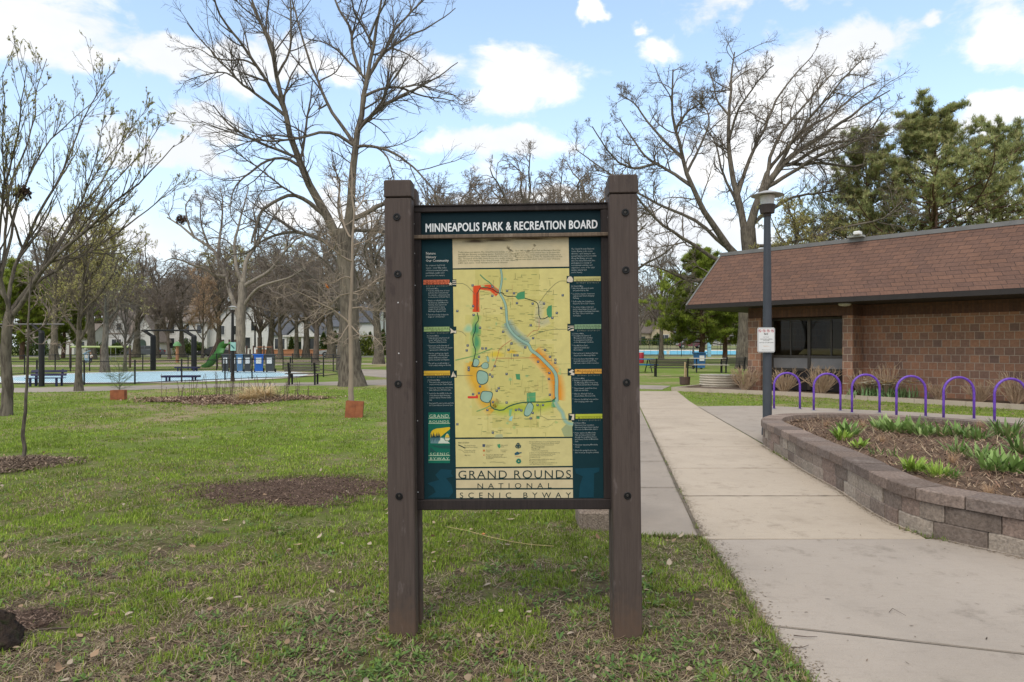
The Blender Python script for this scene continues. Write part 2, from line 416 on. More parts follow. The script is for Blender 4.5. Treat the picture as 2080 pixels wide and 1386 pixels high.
tag(jt.build('pavement_joints', mat('joint_dirt', (.15, .12, .09), (.09, .075, .05), 8, .95)), kind='structure')
pad = MB()
padp = [g(1472, 860) + Vector((.02, 0, 0)), g(1414, 827), g(1480, 826), g(1560, 826), g(1800, 836), g(2080, 851), g(2400, 869), Vector((9, 8.6, 0)), Vector((4.6, 10.2, 0)), Vector((3.74, 10.1, 0))]
slab(pad, list(reversed(padp)), .017)
tag(pad.build('rack_pavement', M_GREY), kind='structure')
lane = MB()
low = [g(-260, 803), g(165, 796), g(460, 787), g(640, 783.5), g(780, 783), g(1100, 786), g(1345, 792)]
upp = [g(1362, 784.5), g(1100, 777), g(780, 772), g(640, 777.5), g(460, 780), g(165, 787), g(-260, 793)]
lane.extr([(p.x, p.y) for p in low + upp], -.04, .012)
tag(lane.build('path', M_ASPH), kind='structure')
lane = MB(); pts = [g(700, 757.5), g(735, 763), g(790, 768), g(900, 769), g(900, 757), g(790, 752), g(735, 750.5), g(690, 753)]
lane.extr([(p.x, p.y) for p in pts], -.04, .012); tag(lane.build('branch_path', M_ASPH), kind='structure')
lane = MB(); pts = [g(-300, 746), g(200, 745.5), g(470, 744), g(640, 741), g(820, 741), g(820, 738.5), g(640, 738.5), g(470, 740.5), g(200, 742), g(-300, 742)]
lane.extr([(p.x, p.y) for p in pts], -.04, .012); tag(lane.build('playground_path', M_TAN), kind='structure')
M_SAND = concrete('playground_sand', (.33, .26, .18), (.26, .2, .14), (.2, .15, .1))
lane = MB(); pts = [g(250, 737.5), g(560, 737), g(690, 735), g(690, 731), g(250, 731.5)]
lane.extr([(p.x, p.y) for p in pts], -.04, .014); tag(lane.build('playground_surface', M_SAND), kind='structure')
rd = MB(); rd.extr([(-160, 93), (30, 93), (30, 100), (-160, 100)], -.04, .016); tag(rd.build('road', M_ROAD), kind='structure')
rd = MB(); rd.extr([(-160, 88.5), (30, 88.5), (30, 90), (-160, 90)], -.04, .02); tag(rd.build('pavement', M_TAN), kind='structure')
# rising ground at the far right
M_BANK = mat('bank_grass', (.15, .185, .055), (.19, .165, .09), .12, .95, .3, 20)
bank = MB(); bank.add([(8, 92, -.02), (95, 92, -.02), (95, 135, 1.55), (8, 135, 1.55), (8, 420, 1.7), (95, 420, 1.7)], [(0, 1, 2, 3), (3, 2, 5, 4)])
tag(bank.build('hill', M_BANK), kind='structure')
slope_z = lambda Y: (Y - 92) * 1.57 / 43
def bank_strip(name, y0, y1, x0, x1, m, lift):
    q = MB(); q.poly([(x0, y0, slope_z(y0) + lift), (x1, y0, slope_z(y0) + lift), (x1, y1, slope_z(y1) + lift), (x0, y1, slope_z(y1) + lift)])
    return tag(q.build(name, m), kind='structure')
M_WATER = mat('pool_paint', (.10, .46, .60), (.07, .38, .52), .2, .35)
bank_strip('bathing_pool_water', 98, 109.5, 17, 62, M_WATER, .03)
bank_strip('bathing_pool_deck', 110, 113.5, 14, 62, mat('pool_deck', (.62, .58, .52), (.55, .5, .44), .5), .02)

# ---------------------------------------------------------------- mulch patches
M_MULCH = attr_mat('mulch', .95, .05, noise=.35, nscale=60)
rng = np.random.default_rng(11)
def mulch_patch(name, cx, cy, rx, ry, hgt, n, seed, pal, ang=0.0, chip=.05):
    r = np.random.default_rng(seed)
    K, S = 14, 64
    th = np.arange(S) * 2 * np.pi / S
    edge = 1 + .55 * (fbm(np.cos(th) * 2.5 + 7, np.sin(th) * 2.5 + seed, seed, 4) - .5) * 2
    V = [(cx, cy, hgt)]
    for k in range(1, K + 1):
        f = k / K
        x = np.cos(th) * rx * edge * f; y = np.sin(th) * ry * edge * f
        X = cx + x * math.cos(ang) - y * math.sin(ang); Yy = cy + x * math.sin(ang) + y * math.cos(ang)
        z = hgt * (1 - f ** 2) + .03 * (fbm(X * 6, Yy * 6, seed, 3) - .5) * (1 - f * .7) + .006 - .022 * (f > .97)
        V += list(zip(X, Yy, z))
    fs = [(0, 1 + i, 1 + (i + 1) % S) for i in range(S)]
    for k in range(K - 1):
        for i in range(S): fs.append((1 + k * S + i, 1 + (k + 1) * S + i, 1 + (k + 1) * S + (i + 1) % S, 1 + k * S + (i + 1) % S))
    b = MB(); b.c = pal[0]; b.add(V, fs)
    o = b.build(name, M_MULCH, smooth=True, color=True); tag(o, kind='structure')
    rr = np.where(r.random(n) < .8, np.sqrt(r.random(n)) * 1.08, 1.0 + np.abs(r.normal(0, .16, n))); t = r.random(n) * 2 * np.pi
    e = np.interp(t, np.append(th, 2 * np.pi), np.append(edge, edge[0]))
    x = np.cos(t) * rx * e * rr; y = np.sin(t) * ry * e * rr
    P = np.stack([cx + x * math.cos(ang) - y * math.sin(ang), cy + x * math.sin(ang) + y * math.cos(ang), np.maximum(hgt * (1 - rr ** 2), 0) + .008 + r.random(n) * .015], -1)
    V, Q = blades(P, r.random(n) * 6.28, np.pi / 2 - r.random(n) * .5, r.uniform(.4, 1.3, n) * chip, r.uniform(.006, .016, n) * chip / .05, r.normal(0, .4, n), 1, [1, .8])
    pc = np.array(pal)[r.integers(0, len(pal), n)] * r.uniform(.6, 1.35, (n, 1))
    tag(link_mesh(name + '_chips', mesh_np(name + '_chips', V, Q, np.repeat(pc, 4, 0)), M_MULCH), kind='stuff')
dk = [(.12, .080, .060), (.17, .115, .085), (.085, .06, .047), (.24, .17, .13)]
lt = [(.16, .115, .085), (.25, .18, .13), (.11, .08, .06), (.33, .25, .18)]
c1 = g(620, 997); mulch_patch('mulch_patch', c1.x - .1, c1.y, 1.0, .68, .025, 9000, 3, dk, .12, .03)
c1 = g(40, 945); mulch_patch('mulch_ring', c1.x - .1, c1.y, .62, .55, .05, 4500, 5, lt, 0, .05)
c1 = g(60, 1268); mulch_patch('bare_soil', c1.x - .15, c1.y + .03, .26, .17, .008, 1600, 8, dk, .1, .025)
c1 = g(470, 812); mulch_patch('leaf_litter_bed', c1.x, c1.y, 2.0, 1.25, .05, 9000, 9, [(.28, .18, .125), (.40, .27, .18), (.2, .135, .10), (.50, .38, .27)], 0, .11)

# ---------------------------------------------------------------- block planter
def planter():
    front = [g(2420, 1225), g(2200, 1168), g(2080, 1140), g(2009, 1123), g(1950, 1110), g(1900, 1100), g(1851, 1088), g(1789, 1057), g(1742, 1027), g(1699, 997), g(1630, 959), g(1593, 934), g(1548, 908)]
    z = .37
    back = [g(1544, 853, z), g(1550, 846, z), g(1575, 841, z), g(1625, 838.5, z), g(1700, 838, z), g(1830, 843, z), g(1960, 851, z), g(2080, 862, z), g(2300, 880, z)]
    pts = np.array([(p.x, p.y) for p in front + back] + [(10.5, 8.0), (10.5, 4.6)])
    # resample and soften the outline
    P = np.vstack([pts, pts[:1]]); s = np.concatenate([[0], np.cumsum(np.linalg.norm(np.diff(P, axis=0), axis=1))])
    n = int(s[-1] / .05); t = np.linspace(0, s[-1], n, endpoint=False)
    q = np.stack([np.interp(t, s, P[:, 0]), np.interp(t, s, P[:, 1])], -1)
    for _ in range(24): q = (np.roll(q, 1, 0) + 2 * q + np.roll(q, -1, 0)) / 4
    d = np.roll(q, -1, 0) - np.roll(q, 1, 0); d /= np.linalg.norm(d, axis=1, keepdims=True)
    nrm = np.stack([d[:, 1], -d[:, 0]], -1)
    area = .5 * np.sum(q[:, 0] * np.roll(q[:, 1], -1) - np.roll(q[:, 0], -1) * q[:, 1])
    inward = -nrm if area > 0 else nrm                  # into the bed
    s = np.concatenate([[0], np.cumsum(np.linalg.norm(np.diff(np.vstack([q, q[:1]]), axis=0), axis=1))])
    tot = s[-1]
    qq, ii = np.vstack([q, q[:1]]), np.vstack([inward, inward[:1]])
    def pt(u, off):
        u = u % tot
        a = np.array([np.interp(u, s, qq[:, 0]), np.interp(u, s, qq[:, 1])]); b = np.array([np.interp(u, s, ii[:, 0]), np.interp(u, s, ii[:, 1])])
        return a + b * off
    rr = np.random.default_rng(4)
    root = empty('block_planter', (4.2, 8.0, 0), 'low curved planter wall of brown split-face concrete blocks around the tulip bed', 'planter')
    O = np.array([4.2, 8.0])
    pal = [(.27, .215, .175), (.33, .27, .22), (.22, .175, .145), (.29, .215, .175), (.38, .32, .26)]
    capp = [(.225, .172, .142), (.265, .205, .17), (.205, .162, .138)]
    def course(mb, z0, z1, L, o0, o1, jit, pal, ph, sub):
        u = ph
        while u < tot + ph - .02:
            ln = L * rr.choice([.7, 1, 1.25]) if sub else L
            ln = min(ln, tot + ph - u); gap = .004; k = 3
            off = rr.normal(0, jit); dz = rr.normal(0, .0015)
            c = np.array(pal[rr.integers(len(pal))]) * rr.uniform(.82, 1.15); mb.c = tuple(c)
            vs = []; bev = .010
            for e in range(k + 1):
                w = u + gap + (ln - 2 * gap) * e / k
                be = bev * .6 if e in (0, k) else 0
                prof = [(o0 + off + be, z0), (o0 + off + be, z1 - bev), (o0 + off + bev + be, z1 + dz), (o1, z1 + dz), (o1, z0)]
                for (o, zz) in prof:
                    a = pt(w, o) - O; vs.append((a[0], a[1], zz))
            fs = []
            for e in range(k):
                for j in range(5): fs.append((e * 5 + j, e * 5 + (j + 1) % 5, (e + 1) * 5 + (j + 1) % 5, (e + 1) * 5 + j))
            fs += [(4, 3, 2, 1, 0), tuple(k * 5 + j for j in range(5))]
            mb.add(vs, fs); u += ln
    m, h, p = new_mat('split_block')
    a = h.n('ShaderNodeAttribute', attribute_name='Col'); v = h.n('ShaderNodeNewGeometry').outputs['Position']
    c = h.mix(1.0, a.outputs['Color'], h.ramp(h.noise(v, 38, 6, .7), [(.28, .5), (.7, 1.3)]), 'MULTIPLY')
    c = h.mix(h.m('MULTIPLY', h.smooth(h.noise(v, 4.5, 6, .7), .52, .72), .42), c, (.36, .31, .265))
    c = h.mix(h.m('MULTIPLY', h.smooth(h.noise(v, 3.1, 6, .7), .56, .75), .4), c, (.085, .066, .055))
    h.l(c, p.inputs['Base Color']); p.inputs['Roughness'].default_value = .95; p.inputs['Specular IOR Level'].default_value = .1
    b = h.n('ShaderNodeBump'); b.inputs['Strength'].default_value = 1.0; b.inputs['Distance'].default_value = .018
    h.l(h.noise(v, 36, 6, .72), b.inputs['Height']); h.l(b.outputs[0], p.inputs['Normal'])
    w = MB(); course(w, -.03, .14, .30, .02, .22, .003, pal, 0, True); w.build('lower_course', m, root, color=True)
    w = MB(); course(w, .142, .275, .30, .024, .22, .003, pal, .17, True); w.build('upper_course', m, root, color=True)
    w = MB(); course(w, .277, .37, .37, .0, .29, .0015, capp, .08, False); w.build('cap_course', m, root, color=True)
    return q, inward
PLQ, PLIN = planter()
PL_OUT = [tuple(p) for p in PLQ[::3]]
PL_IN = [tuple(p) for p in (PLQ + PLIN * .26)[::3]]
def bed():
    xs = np.arange(3.5, 10.4, .09); ysb = np.arange(3.6, 11.4, .09)
    X, Y = np.meshgrid(xs, ysb)
    Z = .285 + .06 * (fbm(X * 2.2, Y * 2.2, 5, 4) - .5) + .05 * (fbm(X * 11, Y * 11, 6, 3) - .5)
    ins = inpoly(X + .045, Y + .045, [tuple(p) for p in (PLQ + PLIN * .2)[::3]])
    ny, nx = X.shape; idx = np.arange(ny * nx).reshape(ny, nx); k = ins[:-1, :-1]
    Q = np.stack([idx[:-1, :-1][k], idx[:-1, 1:][k], idx[1:, 1:][k], idx[1:, :-1][k]], -1)
    V = np.stack([X, Y, Z], -1).reshape(-1, 3)
    n = fbm(V[:, 0] * 5, V[:, 1] * 5, 2, 4)[:, None]
    C = np.array([.09, .06, .045]) * (1 - n) + np.array([.22, .15, .105]) * n
    tag(link_mesh('planter_mulch', mesh_np('planter_mulch', V, Q, C, True), M_MULCH), kind='structure')
    r = np.random.default_rng(21); n = 26000
    P = np.stack([r.uniform(3.6, 8.6, n), r.uniform(3.7, 11.2, n)], -1); P = P[inpoly(P[:, 0], P[:, 1], PL_IN)]; n = len(P)
    P = np.column_stack([P, .30 + .06 * (fbm(P[:, 0] * 2.2, P[:, 1] * 2.2, 5, 4) - .5) + r.random(n) * .025])
    V, Q = blades(P, r.random(n) * 6.28, np.pi / 2 - r.random(n) * .6, r.uniform(.02, .085, n), r.uniform(.004, .014, n), r.normal(0, .5, n), 1, [1, .7])
    pal = np.array([(.15, .10, .07), (.25, .165, .115), (.10, .07, .055), (.42, .31, .21), (.31, .19, .13)])
    C = pal[r.integers(0, 5, n)] * r.uniform(.7, 1.25, (n, 1))
    tag(link_mesh('bark_chips', mesh_np('bark_chips', V, Q, np.repeat(C, 4, 0)), M_MULCH), kind='stuff')
bed()

# ---------------------------------------------------------------- kerb and bed by the building
def strip_wall(mb, pts, w, z0, z1):
    P = [Vector((p[0], p[1], 0)) for p in pts]
    for a, b in zip(P[:-1], P[1:]):
        d = (b - a).normalized(); L = (b - a).length; nn = Vector((-d.y, d.x, 0)); n = max(1, round(L / 1.2))
        for k in range(n):
            s, e = a + d * (L * k / n + .004), a + d * (L * (k + 1) / n - .004)
            mb.extr([tuple(s - nn * w / 2)[:2], tuple(e - nn * w / 2)[:2], tuple(e + nn * w / 2)[:2], tuple(s + nn * w / 2)[:2]], z0, z1)
KB = [g(1445, 779, .12), g(1367, 787, .12), g(1600, 796, .12), g(2080, 822, .12), g(2500, 846, .12)]
kb = MB(); strip_wall(kb, KB, .13, -.05, .12)
kr = tag(kb.build('stone_edging', M_TAN), 'low pale concrete edging along the shrub bed in front of the brick building', 'edging')
bd = MB(); bd.c = (.17, .12, .085); bd.poly([(p.x, p.y, .07) for p in KB] + [(20, 13, .07), (16, 26, .07), (9.5, 25, .07), (KB[0].x, KB[0].y, .07)][:-1])
tag(bd.build('shrub_bed', mat('bed_mulch', (.21, .15, .105), (.11, .08, .055), 9, .95, .6, 60)), kind='structure')
# ---------------------------------------------------------------- brick park building
def brick_mat(name, c1, c2, mortar, bw, bh, ms, off=.5, bumpd=.006, extra=None):
    m, h, p = new_mat(name)
    uv = h.n('ShaderNodeUVMap'); uv.uv_map = 'UVMap'
    bt = h.n('ShaderNodeTexBrick'); bt.offset = off; bt.inputs['Scale'].default_value = 1
    bt.inputs['Brick Width'].default_value = bw; bt.inputs['Row Height'].default_value = bh; bt.inputs['Mortar Size'].default_value = ms
    bt.inputs['Mortar Smooth'].default_value = .1; bt.inputs['Bias'].default_value = 0
    bt.inputs['Color1'].default_value = c1 + (1,); bt.inputs['Color2'].default_value = c2 + (1,); bt.inputs['Mortar'].default_value = mortar + (1,)
    h.l(uv.outputs[0], bt.inputs['Vector'])
    c = bt.outputs['Color']
    n = h.noise(uv.outputs[0], 14, 6, .7); c = h.mix(1.0, c, h.ramp(n, [(.25, .72), (.72, 1.16)]), 'MULTIPLY')
    n2 = h.noise(uv.outputs[0], .7, 5, .6); c = h.mix(1.0, c, h.ramp(n2, [(.3, .85), (.7, 1.08)]), 'MULTIPLY')
    h.l(c, p.inputs['Base Color']); p.inputs['Roughness'].default_value = .85; p.inputs['Specular IOR Level'].default_value = .2
    b = h.n('ShaderNodeBump'); b.inputs['Strength'].default_value = .7; b.inputs['Distance'].default_value = bumpd
    h.l(h.m('ADD', h.m('MULTIPLY', bt.outputs['Fac'], -1.0), h.m('MULTIPLY', n, .5)), b.inputs['Height']); h.l(b.outputs[0], p.inputs['Normal'])
    return m
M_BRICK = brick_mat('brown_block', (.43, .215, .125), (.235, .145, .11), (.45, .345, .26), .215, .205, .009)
M_SOLD = brick_mat('soldier_brick', (.17, .085, .053), (.12, .066, .047), (.11, .07, .052), .075, .43, .006, 0)  # brick colour darkened to carry the shade beneath the eave
M_SHING = brick_mat('shingles', (.188, .104, .074), (.145, .085, .066), (.065, .045, .038), .33, .118, .006, .37, .004)
M_TRIM = mat('roof_metal', (.20, .19, .18), (.15, .145, .14), 3, .5, metal=.3)
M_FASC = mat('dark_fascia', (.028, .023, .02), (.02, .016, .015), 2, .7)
M_BRONZE = mat('bronze_frame', (.085, .07, .055), (.06, .05, .042), 4, .45, metal=.3)
M_PANELG = mat('grey_panel', (.27, .25, .235), (.22, .205, .195), 3, .5)
def glass_mat(name, tint=(.8, .85, .8), rough=.02):
    m, h, p = new_mat(name)
    o = [n for n in m.node_tree.nodes if n.type == 'OUTPUT_MATERIAL'][0]
    g1 = h.n('ShaderNodeBsdfGlossy'); g1.inputs['Roughness'].default_value = rough; tr = h.n('ShaderNodeBsdfTransparent'); tr.inputs[0].default_value = tint + (1,)
    fr = h.n('ShaderNodeFresnel'); fr.inputs[0].default_value = 1.28; mx = h.n('ShaderNodeMixShader')
    h.l(fr.outputs[0], mx.inputs[0]); h.l(tr.outputs[0], mx.inputs[1]); h.l(g1.outputs[0], mx.inputs[2]); h.l(mx.outputs[0], o.inputs[0])
    return m
M_GLASS = glass_mat('window_glass', (.75, .74, .66))
def quad_uv(mb, a, b, c, d, u0, v0, u1, v1): mb.add([a, b, c, d], [(0, 1, 2, 3)], [[(u0, v0), (u1, v0), (u1, v1), (u0, v1)]])
def wall_box(mb, x0, x1, y0, y1, z0, z1):               # box with metre UVs on the four sides
    quad_uv(mb, (x0, y0, z0), (x1, y0, z0), (x1, y0, z1), (x0, y0, z1), x0, z0, x1, z1)
    quad_uv(mb, (x1, y0, z0), (x1, y1, z0), (x1, y1, z1), (x1, y0, z1), y0, z0, y1, z1)
    quad_uv(mb, (x1, y1, z0), (x0, y1, z0), (x0, y1, z1), (x1, y1, z1), x0, z0, x1, z1)
    quad_uv(mb, (x0, y1, z0), (x0, y0, z0), (x0, y0, z1), (x0, y1, z1), y0, z0, y1, z1)
    quad_uv(mb, (x0, y0, z1), (x1, y0, z1), (x1, y1, z1), (x0, y1, z1), x0, y0, x1, y1)
BR = math.atan2(-.736, .677)
BO = Vector((5.63, 22.0, 0))
def b2w(x, y, z=0): return BO + Vector((.677 * x + .736 * y, -.736 * x + .677 * y, z))
bld = empty('park_building', BO, 'single-storey brown block park building with a steep brown shingled roof', 'building', rz=BR)
XE, YE = 19.0, 12.0
w = MB(); wall_box(w, 4.38, XE - 1.2, 2.0, YE - 1.2, 0, 2.34)
w.build('wall', M_BRICK, bld)
w = MB(); wall_box(w, 1.47, 1.9, 1.2, YE - 1.2, 0, 2.34); w.build('end_wall', M_BRICK, bld)
w = MB(); wall_box(w, 4.38, 4.66, 1.2, 1.999, 0, 2.34); w.build('column', M_BRICK, bld)
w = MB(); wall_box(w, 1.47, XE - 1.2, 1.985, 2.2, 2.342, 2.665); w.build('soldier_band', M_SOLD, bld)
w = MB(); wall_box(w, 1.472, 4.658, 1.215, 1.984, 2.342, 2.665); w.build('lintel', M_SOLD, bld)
# roof
He, Ht, inset = 2.79, 4.37, .776
rf = MB(); sl_ = math.hypot(Ht - He, inset)
quad_uv(rf, (0, 0, He), (XE, 0, He), (XE - inset, inset, Ht), (inset, inset, Ht), 0, 0, XE, sl_)
quad_uv(rf, (0, YE, He), (0, 0, He), (inset, inset, Ht), (inset, YE - inset, Ht), 0, 0, YE, sl_)
quad_uv(rf, (XE, 0, He), (XE, YE, He), (XE - inset, YE - inset, Ht), (XE - inset, inset, Ht), 0, 0, YE, sl_)
quad_uv(rf, (XE, YE, He), (0, YE, He), (inset, YE - inset, Ht), (XE - inset, YE - inset, Ht), 0, 0, XE, sl_)
roof = rf.build('roof', M_SHING, bld)
t = MB(); i2 = inset - .03
t.bx(i2, XE - i2, i2, i2 + .12, Ht - .02, Ht + .09); t.bx(i2, i2 + .12, i2 + .122, YE - i2, Ht - .02, Ht + .09); t.bx(XE - i2 - .12, XE - i2, i2 + .122, YE - i2, Ht - .02, Ht + .09)
t.build('roof_edge', M_TRIM, roof)
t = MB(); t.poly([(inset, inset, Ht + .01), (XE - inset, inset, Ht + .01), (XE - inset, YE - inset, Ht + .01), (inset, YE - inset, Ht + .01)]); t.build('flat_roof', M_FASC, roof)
t = MB(); t.tube([(-.01, -.01, He - .01), (inset - .01, inset - .01, Ht)], .03, 6); t.build('hip_flashing', M_TRIM, roof)
t = MB(); t.bx(-.015, XE + .015, -.015, .02, He - .13, He - .004); t.bx(-.015, .02, .022, YE, He - .13, He - .004); t.build('fascia', M_FASC, roof)
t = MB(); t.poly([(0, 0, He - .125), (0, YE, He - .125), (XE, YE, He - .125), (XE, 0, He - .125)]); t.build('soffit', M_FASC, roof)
t = MB(); t.lathe([(.16, 0), (.17, -.03), (.13, -.07), (.02, -.085)], 18, (4.6, .8, He - .126)); t.build('soffit_lamp', mat('lamp_cover', (.6, .57, .5), None, 3, .3), bld)
# window bay between column and end wall
bay = MB(); y = 1.86
for x0, x1 in ((1.9, 1.99), (3.09, 3.18), (4.29, 4.378)): bay.bx(x0, x1, y - .03, y + .06, .12, 2.34)
for z0, z1 in ((2.27, 2.338), (1.10, 1.18), (.70, .78)): bay.bx(1.992, 3.088, y - .025, y + .055, z0, z1); bay.bx(3.182, 4.288, y - .025, y + .055, z0, z1)
for x in (2.56, 3.80): bay.bx(x - .018, x + .018, y - .02, y + .05, 1.182, 2.268)
win = bay.build('window', M_BRONZE, bld)
for x0, x1 in ((1.992, 2.54), (2.58, 3.088), (3.182, 3.78), (3.82, 4.288)):
    q = MB(); q.bx(x0, x1, y + .01, y + .018, 1.182, 2.268); q.build('pane', M_GLASS, win)
for x0, x1 in ((1.992, 3.088), (3.182, 4.288)):
    q = MB(); q.bx(x0, x1, y + .005, y + .03, .782, 1.098); q.build('grey_panel', M_PANELG, win)
    q = MB(); q.bx(x0, x1, y + .008, y + .03, .1, .698); q.build('dark_panel', M_FASC, win)
q = MB()                                                # room behind the glass
M_ROOM = mat('room_wall', (.52, .44, .30), (.4, .33, .22), .8, .9)
q.add([(1.9, 2.0, .1), (4.37, 2.0, .1), (4.37, 6, .1), (1.9, 6, .1), (1.9, 2.0, 2.33), (4.37, 2.0, 2.33), (4.37, 6, 2.33), (1.9, 6, 2.33)], [(0, 1, 2, 3), (0, 3, 7, 4), (4, 5, 6, 7), (1, 2, 6, 5)])
q.bx(1.9, 4.37, 6.0, 6.1, .1, 1.0); q.bx(1.9, 2.5, 6.0, 6.1, 1.002, 2.33); q.bx(4.0, 4.37, 6.0, 6.1, 1.002, 2.33); q.build('room', M_ROOM, bld)
tb = MB()
tb.add([(2.5, 2.5, 1.2), (4.2, 2.5, 1.2), (4.3, 3.3, 1.2), (2.45, 3.3, 1.2), (2.62, 2.6, 1.36), (3.9, 2.6, 1.36), (3.95, 3.2, 1.38), (2.6, 3.2, 1.4)], [(0, 1, 5, 4), (1, 2, 6, 5), (2, 3, 7, 6), (3, 0, 4, 7), (4, 5, 6, 7), (3, 2, 1, 0)])
for (x, yy) in ((2.6, 2.7), (4.1, 2.7), (2.6, 3.2), (4.1, 3.2)): tb.bx(x - .03, x + .03, yy - .03, yy + .03, .1, 1.2)
rt = empty('covered_table', b2w(3.3, 2.9, .1), 'table under a tan cover standing behind the window glass of the brick building', 'table')
tb.v = [tuple(Vector(v) - Vector((3.3, 2.9, .1))) for v in tb.v]
o = tb.build('table_cover', mat('tan_cover', (.80, .68, .47), (.72, .6, .4), 4), rt); rt.rotation_euler = (0, 0, BR)
# flood light on the roof edge
fl = empty('flood_light', b2w(4.95, .70, Ht + .09), 'small white flood light fixed on the roof edge of the brick building', 'light', rz=BR)
q = MB(); q.bx(-.2, .2, -.12, .1, 0, .05); q.build('base', mat('flood_base', (.3, .3, .26), None, 4, .5), fl)
q = MB(); q.cbox(-.02, .16, -.2, .0, .05, .15, .02); q.build('lamp_head', mat('flood_white', (.75, .75, .72), None, 4, .4), fl)
# ---------------------------------------------------------------- the map sign
SA, SLEAN = math.atan2(3.398 - 3.427, 1.124), R(-.65)
SO = Vector((.0136, 3.4125, 0))
SM = Matrix.Translation(SO) @ Matrix.Rotation(SA, 4, 'Z') @ Matrix.Rotation(SLEAN, 4, 'Y')
SI = np.array(SM.inverted())
_c = SI @ np.array([0, 0, CH, 1.0])
def spn(px, py, yo):                                   # photograph pixels -> points of the sign's own frame on its plane y = yo
    px = np.asarray(px, float); py = np.asarray(py, float)
    D = np.stack([(px - CX) / F, np.ones_like(px), -(py - HZ) / F], -1) @ SI[:3, :3].T
    t = (yo - _c[1]) / D[..., 1]
    return _c[:3] + D * t[..., None]
def sp(px, py, yo): return Vector(spn(px, py, yo))
sign = empty('map_sign', SO, 'tall brown timber park sign with a yellow park map between two thick posts', 'sign')
sign.rotation_euler = (0, SLEAN, SA)
def wood_mat(name, c1, c2, wear, stain):
    m, h, p = new_mat(name)
    co = h.n('ShaderNodeTexCoord'); v = co.outputs['Object']
    mp = h.n('ShaderNodeMapping'); mp.inputs['Scale'].default_value = (14, 14, .7); h.l(v, mp.inputs[0])
    gr = h.noise(mp.outputs[0], 6, 6, .65, .6)
    c = h.mix(h.smooth(gr, .3, .7), c2, c1)
    mp2 = h.n('ShaderNodeMapping'); mp2.inputs['Scale'].default_value = (1, 1, .35); h.l(v, mp2.inputs[0])
    c = h.mix(h.m('MULTIPLY', h.smooth(h.noise(mp2.outputs[0], 7, 7, .7), .57, .66), .8), c, stain)
    c = h.mix(h.m('MULTIPLY', h.smooth(h.noise(mp2.outputs[0], 13, 5, .6), .60, .66), .6), c, wear)
    sep = h.n('ShaderNodeSeparateXYZ'); h.l(v, sep.inputs[0])
    c = h.mix(h.m('MULTIPLY', h.smooth(h.m('ADD', sep.outputs[2], h.m('MULTIPLY', h.m('SUBTRACT', h.noise(v, 20, 4, .6), .5), .35)), .26, .02), .55), c, (.12, .072, .045))
    h.l(c, p.inputs['Base Color']); p.inputs['Roughness'].default_value = .72; p.inputs['Specular IOR Level'].default_value = .3
    b = h.n('ShaderNodeBump'); b.inputs['Strength'].default_value = .4; b.inputs['Distance'].default_value = .004
    h.l(h.m('ADD', gr, h.m('MULTIPLY', h.noise(mp2.outputs[0], 13, 5, .6), .6)), b.inputs['Height']); h.l(b.outputs[0], p.inputs['Normal'])
    return m
M_POST = wood_mat('post_timber', (.080, .060, .050), (.060, .044, .037), (.13, .105, .095), (.045, .032, .028))
M_FRAME = wood_mat('frame_timber', (.030, .022, .020), (.02, .015, .014), (.05, .04, .035), (.015, .011, .01))
M_TRIMW = wood_mat('bare_timber', (.17, .125, .085), (.10, .072, .05), (.24, .19, .14), (.06, .042, .03))
M_BOLT = mat('bolt_black', (.012, .012, .012), None, 8, .4, metal=.2); M_BOLTH = mat('bolt_head', (.07, .065, .06), (.04, .035, .03), 40, .5, metal=.6)
M_SCREW = mat('screw_white', (.7, .7, .68), None, 3, .4)
posts = [((780.5, 834), (790, 846), 402, 366, ((806, 441), (808, 557), (809, 780), (811, 1008)), ((808.5, 615), (810, 718))),
         ((1239.5, 1294.5), (1246, 1306), 394, 355, ((1270, 432), (1271, 549), (1272.5, 777), (1274.5, 1007)), ())]
for k, (tx, bx_, capy, topy, bolts, screws) in enumerate(posts):
    x0 = (sp(tx[0], capy, 0).x + sp(bx_[0], 1290, 0).x) / 2; x1 = (sp(tx[1], capy, 0).x + sp(bx_[1], 1290, 0).x) / 2
    zc = sp(tx[0], capy, 0).z; zt = sp(tx[0], topy, 0).z
    pm = MB(); pm.cbox(x0, x1, 0, .085, -.25, zc, .006); po = pm.build('front_post', M_POST, sign)
    cm = MB(); cm.cbox(x0 - .001, x1 + .002, -.004, .092, zc + .003, zt, .005); cm.build('post_cap', M_POST, po)
    pm = MB(); pm.cbox(x0 + .004, x1 + .004, .14, .225, -.25, zt - .01, .006); pm.build('back_post', M_POST, sign)
    for b in bolts:
        q = sp(b[0], b[1], 0)
        bm_ = MB(); bm_.lathe([(.0175, .0), (.0185, -.004), (.0165, -.006), (.0115, -.006), (.0105, -.0005), (.0, -.0005)], 22, (q.x, -.0005, q.z), Matrix.Rotation(R(-90), 3, 'X'))
        bo = bm_.build('bolt', M_BOLT, po, smooth='auto')
        bm_ = MB(); bm_.lathe([(.0085, .0), (.0085, .0025), (.006, .004)], 6, (q.x, -.001, q.z), Matrix.Rotation(R(90), 3, 'X')); bm_.build('bolt_head', M_BOLTH, bo)
    for b in screws:
        q = sp(b[0], b[1], 0); bm_ = MB(); bm_.lathe([(.0035, 0), (.003, .0015)], 10, (q.x, 0, q.z), Matrix.Rotation(R(90), 3, 'X')); bm_.build('screw_head', M_SCREW, po)
YF, YP = .088, .106                                    # front of the frame, face of the panels
fl_, fr_ = sp(838, 700, YF).x, sp(1246, 700, YF).x
ft, fbm_ = sp(1040, 416.5, YF).z, sp(1040, 1036, YF).z
pl, pr = sp(858.5, 720, YP).x, sp(1223, 720, YP).x
pt, pb_ = sp(1040, 430, YP).z, sp(1040, 1013.5, YP).z
